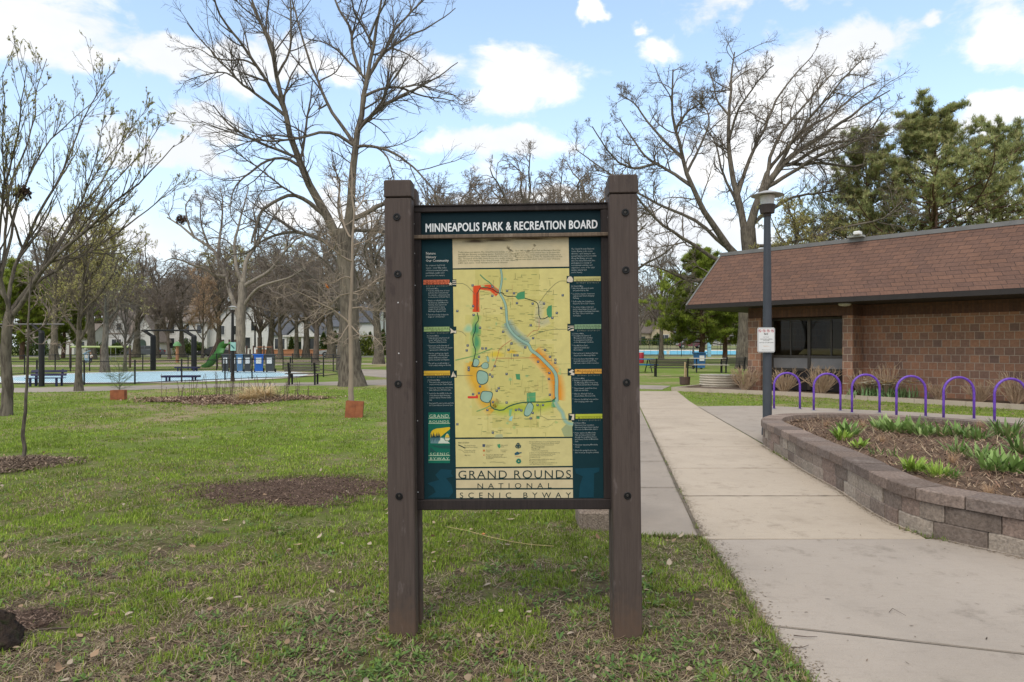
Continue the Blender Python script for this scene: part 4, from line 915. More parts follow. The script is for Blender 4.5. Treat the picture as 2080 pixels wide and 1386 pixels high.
prect(em, 874.5, 889, 902, 901, (.13, .24, .25), 5); ppoly(em, [(894, 889), (906, 893), (914, 901), (890, 901)], (.55, .60, .48), 5.3)
for (tx0, hh) in ((877, 10), (880.5, 12), (883.5, 8.5), (887, 11.5), (890, 12.5), (893, 10)):
    ppoly(em, [(tx0 - 2, 889.5), (tx0, 889.5 - hh), (tx0 + 2, 889.5)], (.01, .045, .055), 5.6); ppoly(em, [(tx0 - 1.8, 890), (tx0 + 1.8, 890), (tx0, 890 + hh * .75)], (.06, .13, .15), 5.6)
gblob(em, 908.5, 889, 5.8, 8.4, (.03, .11, .11), (.03, .11, .11), 5.6, 1); gblob(em, 908.5, 889, 4.6, 7.0, (.58, .60, .42), (.58, .6, .42), 5.9, 1); pstrip(em, [(904, 890), (913, 889.6)], 1.0, (.03, .1, .1), 6.2); ppoly(em, [(904.2, 889), (905.5, 884), (909, 882), (912, 885), (912.8, 889)], (.62, .45, .06), 6.1)
em.build('byway_emblem', M_PRINT, panel, color=True)
dim = MB()
ppoly(dim, [(896, 953), (918, 955), (916, 962), (921, 968), (906, 972), (917, 985), (921, 1000), (912, 1011), (868, 1011), (885, 1000), (880, 990), (868, 982), (892, 975), (884, 965)], (.010, .052, .075), 3); dim.build('margin_print', M_PRINT, panel, color=True); dim = MB()
ppoly(dim, [(1168, 952), (1218, 950), (1217, 958), (1207, 962), (1206, 1011), (1176, 1011), (1178, 985), (1184, 968), (1170, 962)], (.010, .052, .075), 3)
dim.build('margin_print', M_PRINT, panel, color=True)
# concrete pedestal standing behind the sign
M_PEB = mat('pebble_concrete', (.25, .195, .15), (.13, .10, .08), 70, .95, .9, 90, c3=(.36, .29, .23))
Y_ = gy(1079); xl_ = (1177 - CX) / F * Y_
fn = empty('concrete_fountain', ((xl_ + .19), Y_ + .19, 0), 'old pebbled concrete drinking fountain pedestal mostly hidden behind the map sign', 'fountain')
q = MB(); q.cbox(-.19, .19, -.19, .19, -.05, .155, .02); q.build('base', M_PEB, fn)
q = MB(); q.lathe([(.165, .15), (.16, .2), (.115, .25), (.105, .5), (.11, .62), (.17, .68)], 8, (0, 0, 0), Matrix.Rotation(R(22.5), 3, 'Z')); q.build('column', M_PEB, fn)
q = MB(); q.lathe([(.14, .679), (.19, .72), (.20, .80), (.17, .80), (.13, .75), (.0, .74)], 20); q.build('bowl', M_PEB, fn, smooth='auto')
# ---------------------------------------------------------------- trees
def resample(pts, w0, w1, K, root=None):
    P = np.array(pts, float); s = np.concatenate([[0], np.cumsum(np.linalg.norm(np.diff(P, axis=0), axis=1))]); t = np.linspace(0, s[-1], K)
    Q = np.stack([np.interp(t, s, P[:, i]) for i in range(P.shape[1])], -1)
    if K > 6:
        for _ in range(2): Q[1:-1] = (Q[:-2] + 2 * Q[1:-1] + Q[2:]) / 4
    return Q, w0 + (w1 - w0) * np.linspace(0, 1, K) ** .8
def grow(P, Rr, n, rng, t=(.15, 1.0), ang=(30, 65), lf=(.25, .55), K=6, up=.0, wig=.22, rr=.62, rmin=.004, lmin=.0, lmax=99., grav=None, endpow=.6):
    N = len(P); idx = np.repeat(np.arange(N), n); M = len(idx)
    tt = rng.uniform(t[0], t[1], M) * (P.shape[1] - 1); i0 = np.minimum(tt.astype(int), P.shape[1] - 2); f = (tt - i0)[:, None]
    base = P[idx, i0] * (1 - f) + P[idx, i0 + 1] * f
    T = unit(P[idx, i0 + 1] - P[idx, i0])
    rb = Rr[idx, i0] * (1 - f[:, 0]) + Rr[idx, i0 + 1] * f[:, 0]
    L = np.linalg.norm(np.diff(P, axis=1), axis=2).sum(1)[idx] * rng.uniform(lf[0], lf[1], M) * (1.15 - .6 * tt / (P.shape[1] - 1))
    L = np.clip(L, lmin, lmax)
    rnd = rng.normal(size=(M, 3)); rnd[:, 2] += .15; perp = unit(rnd - (rnd * T).sum(1, keepdims=True) * T)
    a = np.radians(rng.uniform(ang[0], ang[1], M))[:, None]
    D = unit(T * np.cos(a) + perp * np.sin(a))
    C = np.empty((M, K, 3)); C[:, 0] = base; st = (L / (K - 1))[:, None]
    upv = np.broadcast_to(np.array([0, 0, 1.0]) if grav is None else np.array(grav, float), (M, 3))
    for k in range(1, K):
        C[:, k] = C[:, k - 1] + D * st
        D = unit(D + upv * up + rng.normal(size=(M, 3)) * wig)
    r0 = np.maximum(np.minimum(rb * rr, .008 + L * .014), rmin)
    Rn = np.maximum(r0[:, None] * (1 - np.linspace(0, 1, K)[None, :] * .85) ** endpow, rmin * .6)
    return C, Rn
def tree_object(name, loc, label, cat, trunk_parts, crown_parts, mt, mc, group=None, buds=None, mbud=None):
    root = empty(name, loc, label, cat, group); o = np.array(loc)
    V, Q = merge(trunk_parts); link_mesh('trunk', mesh_np('trunk', V - o, Q, None, True), mt, root)
    V, Q = merge(crown_parts); link_mesh('crown', mesh_np('crown', V - o, Q), mc, root)
    if buds is not None: V, Q, C = buds; link_mesh('leaf_buds', mesh_np('leaf_buds', V - o, Q, C), mbud, root)
    return root
def bud_faces(tw, rng, n, size, cols, tmin=.2):
    N, K, _ = tw.shape; i = rng.integers(0, N, n); t = rng.uniform(tmin, 1, n) * (K - 1); k = np.minimum(t.astype(int), K - 2); f = (t - k)[:, None]
    P = tw[i, k] * (1 - f) + tw[i, k + 1] * f
    V, Q = blades(P, rng.random(n) * 6.28, rng.uniform(.2, 2.4, n), rng.uniform(.6, 1.5, n) * size, rng.uniform(.4, .8, n) * size, rng.normal(0, .4, n), 1, [.9, .5])
    C = np.array(cols)[rng.integers(0, len(cols), n)] * rng.uniform(.75, 1.25, (n, 1))
    return V, Q, np.repeat(C, 4, 0)
def drawn_tree(name, label, cat, Y, base, limbs, seed, mt, mc, flare=1.5, lv=((9, 8, (.22, .5)), (6, 6, (.25, .55)), (4, 4, (.3, .7))), up=(.06, .05, .03), wig=(.2, .26, .3), ang=(28, 70), tw=.006, spread=.55, buds=None, mbud=None, lminlen=.0, r_scale=1.0, grav=None, lmaxes=(99, 99, 99)):
    """limbs traced from the photograph at the tree's own distance, given depth to either side, and branched from there"""
    rng = np.random.default_rng(seed); px2m = Y / F; tubes = []; big = []; bigR = []; allp = None
    for j, L in enumerate(limbs):
        pts, w0, w1 = L[0], L[1], L[2]; dz = L[3] if len(L) > 3 else None; d0 = L[4] if len(L) > 4 else 0.0
        P = np.array([at(x, y, Y) for x, y in pts]); s = np.concatenate([[0], np.cumsum(np.linalg.norm(np.diff(P, axis=0), axis=1))])
        if dz is None: dz = rng.choice([-1, 1]) * rng.uniform(.25, 1) * spread * s[-1]
        snap = None
        if allp is not None:
            q = np.array([(CX + p[0] / p[1] * F, HZ - (p[2] - CH) / p[1] * F) for p in allp]); dd = np.hypot(q[:, 0] - pts[0][0], q[:, 1] - pts[0][1]); kk = int(dd.argmin())
            if dd[kk] < 30: snap = allp[kk]; d0 = snap[1] - Y
        yy = d0 + dz * (s / s[-1]) ** 1.2
        P = np.array([at(x, y, Y + e) for (x, y), e in zip(pts, yy)])
        if snap is not None: P[0] = snap
        K = 16; Q, W_ = resample(P, w0 * px2m / 2 * (r_scale if j else 1), w1 * px2m / 2 * (r_scale if j else 1), K)
        wob = rng.normal(0, .012 * s[-1], (K, 3)); wob[0] = 0; Q = Q + np.cumsum(wob, 0) * .35
        allp = Q if allp is None else np.vstack([allp, Q])
        if j == 0 and flare > 1: W_ = W_ * (1 + (flare - 1) * np.exp(-np.linspace(0, 1, K) * 9))
        tubes.append(tube_np(Q[None], W_[None], 14 if j == 0 else 9))
        big.append(Q); bigR.append(W_)
    P, Rr = np.array(big[1:]), np.array(bigR[1:]); crown = []
    lvlS = (6, 4, 3)
    for k, (n, K, lf) in enumerate(lv):
        P, Rr = grow(P, Rr, n, rng, t=(.12 if k else .22, 1), ang=ang, lf=lf, K=K, up=up[k], wig=wig[k], rmin=tw * (2.0, 1.4, 1.0)[k], grav=grav, lmin=lminlen, lmax=lmaxes[k])
        crown.append(tube_np(P, Rr, lvlS[k]))
    b = None
    if buds: b = bud_faces(P, rng, buds[0], buds[1], buds[2])
    return tree_object(name, tuple(base), label, cat, tubes, crown, mt, mc, None, b, mbud)
M_BARK = bark_mat('elm_bark', (.165, .142, .112), (.07, .058, .047)); M_BARKD = bark_mat('dark_bark', (.15, .122, .10), (.085, .068, .058))
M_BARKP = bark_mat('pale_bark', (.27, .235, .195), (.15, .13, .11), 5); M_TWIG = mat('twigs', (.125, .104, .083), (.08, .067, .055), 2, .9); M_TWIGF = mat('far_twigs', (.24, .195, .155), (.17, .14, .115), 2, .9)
M_TWIGP = mat('pale_twigs', (.33, .265, .20), (.24, .19, .145), 2, .9); M_TWIGD = mat('dark_twigs', (.20, .165, .14), (.14, .115, .098), 2, .9); M_TWIGO = mat('oak_twigs', (.185, .152, .118), (.12, .098, .078), 2, .9)
M_TWIGY = mat('budding_twigs', (.20, .165, .105), (.14, .115, .08), 2, .9); M_TWIGR = mat('red_twigs', (.38, .27, .19), (.3, .21, .15), 2, .9)
M_BUD = attr_mat('leaf_bud', .8, .1, .5)
BUDL = [(.42, .44, .14), (.48, .45, .18), (.38, .36, .12), (.46, .38, .18)]
BUDG = [(.54, .53, .19), (.58, .52, .22), (.47, .46, .16), (.58, .5, .26)]

# twin-stemmed elm behind the sign
Lm = [([(716, 790), (711, 700), (706, 620), (704, 560), (702, 505), (706, 470)], 41, 33, 0.0),
      ([(700, 520), (676, 468), (651, 398), (620, 329), (599, 267), (585, 222), (579, 187), (575, 139), (561, 104), (548, 60), (530, 18), (512, -40)], 25, 3.5, -1.5),
      ([(705, 500), (710, 450), (714, 415), (715, 300), (724, 256), (733, 197), (740, 140), (752, 59), (762, 10), (770, -60)], 24, 3.5, 1.0),
      ([(583, 225), (571, 227), (523, 194), (485, 166), (454, 132), (423, 104), (385, 66), (371, 45)], 8, 2, None, -1.0), ([(590, 235), (578, 222), (547, 173), (520, 132), (495, 90), (471, 59), (450, 21), (440, -30)], 10, 3, None, -1.0),
      ([(480, 162), (455, 145), (430, 148), (400, 155), (372, 168)], 4, 1.5, None, -1.5), ([(520, 132), (495, 118), (460, 122), (440, 118), (410, 100), (380, 95)], 5, 1.5, None, -1.2),
      ([(575, 145), (589, 104), (592, 52), (589, 0), (584, -40)], 6, 3, None, -1.2), ([(577, 160), (560, 110), (541, 70), (520, 40), (500, 0), (490, -30)], 7, 3, None, -1.2),
      ([(579, 192), (600, 165), (618, 160)], 5, 1.5, None, -1.2), ([(565, 111), (545, 92), (537, 59), (540, 20), (545, -20)], 6, 2.5, None, -1.2),
      ([(712, 285), (682, 239), (658, 201), (637, 156), (624, 107), (606, 48), (592, 15), (580, -40)], 10, 3), ([(714, 290), (682, 267), (655, 261), (627, 274), (599, 286), (558, 291), (516, 287), (468, 270), (430, 263), (402, 253)], 9, 2, -3),
      ([(613, 325), (575, 315), (544, 322), (513, 343), (485, 367), (468, 391), (460, 420)], 8, 2, -2, -.8), ([(651, 447), (627, 409), (596, 393), (565, 402), (537, 426), (523, 460), (516, 500)], 12, 4, -1.5, -.5),
      ([(600, 290), (570, 275), (545, 272), (510, 285), (480, 300), (440, 318)], 5, 1.5, 2, -.8),
      ([(729, 278), (748, 242), (772, 218), (814, 199), (862, 177), (897, 156), (932, 132)], 11, 2), ([(739, 205), (766, 184), (797, 177), (817, 175), (852, 194), (890, 201), (932, 208)], 8, 2), ([(817, 176), (850, 170), (890, 183), (920, 190), (945, 210)], 4, 1.5),
      ([(738, 160), (769, 121), (790, 97), (831, 76), (869, 59), (904, 38), (921, 26)], 9, 2), ([(744, 145), (783, 97), (800, 59), (828, 28), (855, 0), (870, -40)], 9, 3), ([(726, 150), (703, 121), (679, 97), (655, 87), (627, 83)], 7, 2),
      ([(726, 160), (712, 97), (710, 52), (689, 21), (675, 0), (668, -40)], 9, 4), ([(749, 75), (731, 45), (717, 17), (713, -30)], 6, 3), ([(747, 80), (762, 45), (779, 14), (790, -40)], 6, 3), ([(800, 95), (830, 110), (860, 135), (880, 150)], 4, 1.5),
      ([(724, 290), (759, 294), (793, 305), (828, 329), (852, 360), (873, 384), (885, 420)], 8, 2, -3), ([(722, 310), (759, 294), (786, 315), (800, 357), (806, 400)], 6, 2, -1.5), ([(716, 460), (758, 429), (785, 415), (830, 430), (870, 470)], 14, 6, 2), ([(735, 250), (772, 222), (768, 200), (769, 185)], 5, 2),
      ([(700, 505), (640, 480), (590, 470), (540, 490), (500, 520)], 12, 4, 3), ([(712, 470), (690, 440), (685, 410), (690, 370), (672, 340)], 8, 3, 3), ([(720, 480), (770, 470), (830, 480), (880, 470)], 10, 4, 3)]
bY = 25.0
drawn_tree('elm_tree', 'huge bare twin-stemmed elm with a flared grey trunk left of the map sign', 'tree', bY, at(716, 788, bY) * 1.0, Lm, 3, M_BARK, M_TWIG, 1.55,
           lv=((9, 10, (.18, .6)), (7, 7, (.28, .65)), (4, 4, (.3, .7))), up=(.05, .03, .01), wig=(.075, .12, .16), ang=(22, 55), tw=.0042, r_scale=.86, lmaxes=(3.4, 1.6, .7))
# root flare
# wind-swept oak behind the building
Lo = [([(1514, 752), (1515, 690), (1516, 620), (1517, 560), (1518, 500), (1516, 470)], 34, 30, 0.0),
      ([(1517, 500), (1500, 437), (1484, 385), (1477, 333), (1472, 286), (1475, 239), (1477, 192), (1477, 154), (1484, 107)], 17, 2.5, 1), ([(1512, 540), (1477, 498), (1449, 460), (1425, 418), (1402, 376), (1387, 324), (1373, 267), (1364, 215), (1366, 164), (1364, 131)], 17, 2.5, -2),
      ([(1404, 370), (1364, 352), (1326, 338), (1298, 314), (1274, 277), (1255, 248)], 8, 2, None, -1.5), ([(1388, 330), (1350, 286), (1317, 248), (1298, 215), (1265, 197)], 7, 2, None, -1.5), ([(1500, 560), (1430, 517), (1392, 484), (1354, 465), (1312, 432), (1288, 390), (1250, 360)], 10, 3),
      ([(1490, 520), (1467, 493), (1430, 446), (1383, 423), (1345, 409), (1307, 380), (1265, 352), (1218, 324), (1185, 300)], 9, 2), ([(1519, 490), (1526, 437), (1533, 399), (1571, 361), (1609, 324), (1651, 291), (1708, 258), (1760, 225), (1802, 197)], 20, 2, -2),
      ([(1565, 366), (1599, 296), (1632, 258), (1665, 215), (1703, 173), (1736, 135), (1755, 117)], 9, 2, None, -1), ([(1512, 400), (1524, 324), (1552, 267), (1571, 215), (1599, 178), (1632, 135), (1651, 117)], 9, 2), ([(1540, 385), (1571, 296), (1599, 248), (1637, 201), (1680, 154), (1703, 126)], 9, 2),
      ([(1600, 335), (1665, 329), (1713, 343), (1755, 338), (1797, 305), (1830, 285)], 8, 2, None, -1), ([(1605, 330), (1665, 296), (1731, 281), (1778, 272), (1821, 267)], 8, 2, None, -1), ([(1514, 480), (1500, 418), (1463, 343), (1453, 286), (1430, 248)], 9, 2), ([(1522, 500), (1570, 500), (1637, 489), (1694, 465), (1760, 460), (1807, 437), (1850, 410)], 8, 2, -6),
      ([(1472, 290), (1500, 225), (1524, 192), (1552, 154), (1576, 135)], 6, 2), ([(1395, 350), (1420, 300), (1440, 250), (1430, 210), (1400, 190)], 6, 2), ([(1370, 260), (1395, 230), (1425, 210), (1440, 190)], 5, 1.5), ([(1477, 240), (1455, 205), (1450, 170), (1440, 140)], 5, 1.5),
      ([(1560, 372), (1620, 345), (1680, 305), (1740, 290), (1790, 250), (1815, 215)], 9, 2), ([(1530, 405), (1560, 340), (1610, 300), (1640, 262), (1700, 230), (1740, 190), (1790, 165)], 9, 2), ([(1325, 340), (1290, 345), (1255, 330), (1225, 290), (1205, 255)], 6, 2), ([(1510, 520), (1450, 560), (1400, 570), (1350, 540), (1300, 530)], 9, 3, -3), ([(1520, 470), (1560, 430), (1610, 400), (1680, 395), (1730, 380)], 9, 2.5, 3)]
oY = 44.0
drawn_tree('oak_tree', 'great bare oak with windswept limbs rising behind the brown building', 'tree', oY, at(1514, 750, oY), Lo, 8, M_BARK, M_TWIGO, 1.3, lv=((15, 9, (.16, .42)), (8, 6, (.3, .62)), (6, 4, (.35, .7))), up=(.09, .09, .07), wig=(.17, .24, .28), tw=.0072, grav=(.8, 0, .22), lmaxes=(2.7, 1.4, .75),
           buds=(9000, .07, [(.20, .17, .08), (.15, .12, .06), (.24, .2, .09)]), mbud=M_BUD)
# pale forked tree in the middle distance
Lp = [([(488, 731), (487, 690), (487, 650), (490, 610), (490, 572)], 20, 17, 0), ([(487, 655), (470, 610), (455, 560), (441, 520), (433, 498), (400, 485), (365, 462), (338, 441)], 11, 3), ([(490, 576), (494, 545), (500, 525), (519, 498), (541, 467), (558, 437), (575, 410)], 11, 2.5), ([(441, 520), (446, 470), (450, 440), (452, 400), (445, 375)], 7, 2), ([(455, 565), (435, 560), (415, 545), (381, 532), (346, 520), (330, 530)], 8, 2),
      ([(493, 590), (520, 565), (550, 550), (576, 511), (606, 480), (640, 472)], 9, 2), ([(490, 625), (515, 590), (545, 575), (590, 563), (620, 545)], 7, 2), ([(490, 575), (480, 545), (478, 500), (490, 450), (500, 410), (505, 380)], 9, 2), ([(400, 485), (380, 450), (375, 420), (390, 395)], 5, 1.5), ([(519, 498), (520, 460), (512, 420), (530, 390)], 5, 1.5), ([(576, 511), (590, 470), (600, 430)], 4, 1.5), ([(433, 498), (410, 460), (405, 425), (415, 395)], 5, 1.5)]
pY = 58.0
drawn_tree('pale_tree', 'pale smooth-barked bare tree forking low behind the row of wheeled bins', 'tree', pY, at(488, 731, pY), Lp, 15, M_BARKP, M_TWIGD, 1.15, lv=((12, 8, (.2, .5)), (8, 6, (.3, .6)), (5, 4, (.4, .8))), up=(.0, -.02, -.03), wig=(.3, .35, .4), tw=.009, lmaxes=(3.5, 1.8, 1.0))
# budding multi-stem tree at the left edge
Lf = [([(13, 846), (12, 780), (11, 720), (14, 670), (18, 640)], 21, 18, 0), ([(18, 645), (34, 657 - 30), (61, 600), (108, 541), (182, 485), (242, 424), (299, 368), (359, 303)], 13, 1.6, -1.5), ([(22, 640), (65, 576), (104, 498), (152, 424), (190, 381), (229, 312), (260, 251)], 12, 1.5, 1.5), ([(14, 650), (5, 590), (35, 498), (74, 411), (113, 329), (143, 260), (173, 190), (212, 126)], 11, 1.4, 1.0),
      ([(12, 640), (-10, 540), (0, 433), (26, 303), (39, 216), (48, 147)], 9, 1.4, -2), ([(14, 560), (17, 450), (30, 346), (65, 277), (74, 156), (90, 110)], 8, 1.4), ([(8, 560), (30, 470), (65, 355), (121, 268), (182, 225), (215, 180)], 8, 1.4), ([(45, 610), (87, 563), (173, 519), (242, 476), (320, 415), (368, 377)], 9, 1.4, 2), ([(108, 541), (150, 480), (220, 380), (260, 320), (320, 240)], 6, 1.2), ([(60, 590), (120, 470), (180, 400), (205, 300), (215, 230)], 6, 1.2), ([(10, 620), (-30, 560), (-80, 450), (-110, 330)], 10, 1.5), ([(14, 600), (-10, 480), (-40, 330), (-30, 200)], 9, 1.5), ([(35, 498), (20, 400), (10, 300), (18, 200), (14, 140)], 6, 1.2), ([(152, 424), (190, 350), (250, 270), (300, 200)], 4, 1.1)]
fY = 14.4
drawn_tree('budding_tree', 'multi-stemmed tree with opening buds leaning in at the left edge', 'tree', fY, at(13, 846, fY), Lf, 22, M_BARK, M_TWIG, 1.15, lv=((14, 7, (.12, .34)), (5, 5, (.25, .55)), (3, 4, (.3, .6))), up=(.16, .12, .08), wig=(.07, .11, .14), ang=(15, 42), tw=.003, spread=.45, r_scale=.82, buds=(42000, .021, BUDL), mbud=M_BUD, lmaxes=(1.5, .7, .35))
# pale sapling with its rusty guard
Ls = [([(715, 830), (713, 760), (714, 700), (717, 640), (722, 560), (726, 470), (727, 400), (726, 330)], 12, 2.5, 0), ([(726, 480), (716, 520 - 30), (700, 460), (692, 420), (688, 380), (684, 360)], 5, 1.5), ([(721, 545), (700, 525), (680, 510), (655, 490), (640, 465)], 4.5, 1.5), ([(714, 660), (690, 640), (665, 625), (640, 610), (615, 598), (590, 585)], 4.5, 1.5), ([(716, 640), (740, 625), (760, 632), (785, 635)], 4, 1.5), ([(718, 600), (745, 585), (770, 565), (790, 560)], 3.5, 1.4), ([(715, 670), (735, 685), (755, 680), (775, 700)], 3.5, 1.3),
      ([(726, 470), (750, 450), (775, 445)], 3.5, 1.3), ([(720, 570), (700, 560), (678, 575), (660, 570)], 3.5, 1.3), ([(727, 430), (740, 405), (742, 380), (750, 350)], 3, 1.2), ([(716, 650), (700, 670), (690, 690), (670, 700)], 3, 1.2), ([(719, 590), (690, 600), (670, 615), (640, 640)], 3.2, 1.2), ([(724, 500), (745, 490), (765, 470), (780, 475)], 3, 1.2), ([(727, 410), (712, 390), (705, 360)], 3, 1.1), ([(718, 610), (735, 600), (750, 575)], 3, 1.1)]
sY = gy(846)
drawn_tree('sapling', 'slender pale sapling rising out of the tilted rusty guard box', 'tree', sY, at(715, 830, sY), Ls, 31, M_TWIGP, M_TWIGP, 1.0, lv=((9, 7, (.35, .8)), (5, 5, (.3, .7)), (3, 4, (.3, .6))), up=(.03, .02, .0), wig=(.24, .3, .3), ang=(35, 80), tw=.0032, lmaxes=(.9, .4, .22))
Lt = [([(47, 938), (52, 850), (58, 770), (61, 700), (63, 640), (65, 600), (64, 560)], 8, 2.5, 0), ([(60, 692), (50, 680), (38, 668), (25, 660), (0, 664)], 3.2, 1.2), ([(62, 693), (75, 672), (90, 658), (105, 650), (125, 640), (145, 648)], 3.5, 1.2), ([(63, 690), (72, 700), (95, 698), (110, 702), (125, 700)], 2.5, 1), ([(64, 630), (74, 618), (90, 612)], 2, 1), ([(90, 658), (100, 640), (108, 622), (118, 600)], 2.4, 1), ([(125, 700), (130, 695), (140, 702), (150, 690)], 2, 1), ([(64, 580), (58, 560), (62, 530)], 2, 1)]
tY = gy(937)
drawn_tree('thin_sapling', 'thin stick of a sapling standing in the mulch ring at far left', 'tree', tY, at(47, 938, tY), Lt, 37, M_BARK, M_TWIGP, 1.0, lv=((4, 6, (.2, .5)), (3, 4, (.3, .6)), (1, 3, (.3, .6))), up=(.06, .03, 0), tw=.0024, spread=.35, lmaxes=(.35, .2, .1))

def generic(seed, h, tr, fork, spread, nl, mt, mc, up=.06, wig=.2, n2=8, n3=6, n4=4, tw=.012, buds=None, mbud=None, droop=0.0, ang=(25, 60), vase=False):
    rng = np.random.default_rng(seed); K = 14
    zt = np.linspace(0, 1, K); lean = rng.normal(0, .03, 2); top = .75 if not vase else fork + .12
    T = np.stack([lean[0] * h * zt ** 2 + np.cumsum(rng.normal(0, .006 * h, K)) * .4, lean[1] * h * zt ** 2 + np.cumsum(rng.normal(0, .006 * h, K)) * .4, zt * h * top], -1); T[0, :2] = 0
    TR = tr * (1 - .78 * zt) * (1 + .5 * np.exp(-zt * 14)) if not vase else tr * (1 - .3 * zt) * (1 + .5 * np.exp(-zt * 14))
    limbs, LR = [], []
    for i in range(nl):
        t = (fork + (1 - fork) * (i + rng.random()) / nl) / (1 if not vase else 1); t = min(t * (1 if vase else 1), .98)
        if vase: t = rng.uniform(.72, .98)
        k = t * (K - 1); k0 = min(int(k), K - 2); b = T[k0] * (1 - k + k0) + T[k0 + 1] * (k - k0)
        az = i * 2.399 + rng.normal(0, .3); el = R(rng.uniform(*((38, 68) if not vase else (48, 74))))
        L = h * (spread * rng.uniform(.7, 1.15) * (1.15 - .55 * (t if not vase else .2))); D = np.array([math.cos(az) * math.cos(el), math.sin(az) * math.cos(el), math.sin(el)])
        P = [b]; 
        for k in range(11): P.append(P[-1] + D * L / 11); D = D + np.array([0, 0, up - droop * (k > 5)]) + rng.normal(0, wig * .55, 3); D /= np.linalg.norm(D)
        limbs.append(P); r0 = max(tr * .45 * (1.1 - .6 * (t if not vase else .2)), tr * .12); LR.append(r0 * (1 - .85 * np.linspace(0, 1, 12)) + tw)
    P, Rr = np.array(limbs), np.array(LR)
    trunk = [tube_np(T[None], TR[None], 10), tube_np(P, Rr, 7)]; crown = []
    P2 = np.concatenate([P]); 
    for k, (n, KK, lf) in enumerate(((n2, 7, (.28, .6)), (n3, 5, (.3, .65)), (n4, 4, (.4, .8)))):
        P, Rr = grow(P, Rr, n, rng, t=(.2, 1), ang=ang, lf=lf, K=KK, up=up * .6 - droop, wig=wig + .06 * k, rmin=tw * (1.8, 1.3, 1)[k], lmax=(h * .2, h * .1, h * .055)[k]); crown.append(tube_np(P, Rr, (5, 3, 3)[k]))
    V, Q = merge(trunk); tm = mesh_np('trunk', V, Q, None, True); tm.materials.append(mt)
    V, Q = merge(crown); cm = mesh_np('crown', V, Q); cm.materials.append(mc); bm_ = None
    if buds: V, Q, C = bud_faces(P, rng, buds[0], buds[1], buds[2]); bm_ = mesh_np('leaf_buds', V, Q, C); bm_.materials.append(mbud or M_BUD)
    return (tm, cm, bm_, h)
def place(proto, px, Y, top_py, label, name='bare_tree', rz=0.0, group=None, z0=0.0, cat='tree', wf=1.0):
    x = (px - CX) / F * Y; zt = CH - (top_py - HZ) / F * Y; s = (zt - z0) / proto[3]
    root = empty(name, (x, Y, z0), label, cat, group, rz); root.scale = (s * wf, s * wf, s)
    link_mesh('trunk', proto[0], None, root); link_mesh('crown', proto[1], None, root)
    if proto[2]: link_mesh('leaf_buds', proto[2], None, root)
    return root
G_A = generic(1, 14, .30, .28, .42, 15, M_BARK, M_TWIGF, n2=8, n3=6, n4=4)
G_B = generic(2, 14, .34, .22, .50, 13, M_BARKD, M_TWIGD, n2=9, n3=6, n4=4, wig=.26, vase=True)
G_C = generic(3, 14, .28, .3, .40, 15, M_BARK, M_TWIGY, up=.1, n2=8, n3=6, n4=3, buds=(15000, .085, BUDG))
G_D = generic(4, 14, .25, .2, .42, 16, M_BARKD, M_TWIGD, n2=10, n3=7, n4=4, wig=.16, up=.08, vase=True, tw=.016)
G_E = generic(5, 14, .22, .2, .40, 16, M_BARK, M_TWIGR, n2=9, n3=7, n4=3, wig=.16, up=.1, buds=(12000, .12, [(.58, .42, .28), (.54, .40, .26), (.6, .46, .32)]))
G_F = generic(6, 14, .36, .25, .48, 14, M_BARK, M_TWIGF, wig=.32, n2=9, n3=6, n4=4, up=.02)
# trees of the left half, nearest first
gx = 'slim bare trees in front of the white houses'
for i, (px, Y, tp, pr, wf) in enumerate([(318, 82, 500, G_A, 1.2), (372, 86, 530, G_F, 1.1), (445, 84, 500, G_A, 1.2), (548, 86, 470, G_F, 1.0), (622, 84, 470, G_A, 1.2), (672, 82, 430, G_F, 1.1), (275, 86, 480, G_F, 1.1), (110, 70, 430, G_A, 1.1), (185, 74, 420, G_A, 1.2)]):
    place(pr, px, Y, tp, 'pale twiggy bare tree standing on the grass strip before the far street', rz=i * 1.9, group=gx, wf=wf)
place(G_C, 160, gy(795), 380, 'straight budding tree on the grass just behind the small rusty box', rz=.5, name='budding_tree', wf=.8)
place(G_C, 213, gy(757), 395, 'tall budding tree growing beyond the wading pool, in front of the white cottage', rz=2.4, name='budding_tree')
place(G_A, 254, gy(755), 585, 'small thin bare tree beside the parked dark car', rz=1.0)
place(G_F, 696, gy(752.5), 395, 'thick pale bare trunk partly hidden behind the huge twin-stemmed elm', rz=.7)
place(G_F, 769, gy(740), 385, 'thick bare tree between the huge elm and the left sign post', rz=2.9)
place(G_B, 642, gy(738), 480, 'dark bare tree by the tail of the white car', rz=.3)
place(G_D, 344, 76, 545, 'dense dark rounded bare tree behind the mushroom play post', rz=0)
place(G_E, 411, 80, 540, 'bare tree flushed with red buds behind the green slide', rz=1.2, name='red_budding_tree', wf=.8)
place(G_B, 527, gy(727), 540, 'dark vase-shaped bare tree rising right behind the blue bin', rz=1.9)
place(G_F, 568, gy(729), 520, 'brown bare tree in front of the porch of the white house', rz=4.0)
place(G_A, 602, gy(727.5), 500, 'forked light-brown bare tree near the white porch posts', rz=2.0)
gx = 'bare trees along the far street behind the houses'
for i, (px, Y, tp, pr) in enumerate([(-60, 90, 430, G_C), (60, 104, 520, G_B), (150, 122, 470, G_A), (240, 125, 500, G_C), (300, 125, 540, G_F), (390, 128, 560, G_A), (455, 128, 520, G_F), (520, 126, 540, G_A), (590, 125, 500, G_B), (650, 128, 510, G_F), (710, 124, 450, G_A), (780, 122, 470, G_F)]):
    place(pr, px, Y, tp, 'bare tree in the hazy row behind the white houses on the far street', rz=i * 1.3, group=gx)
gx = 'bare trees behind the map sign'
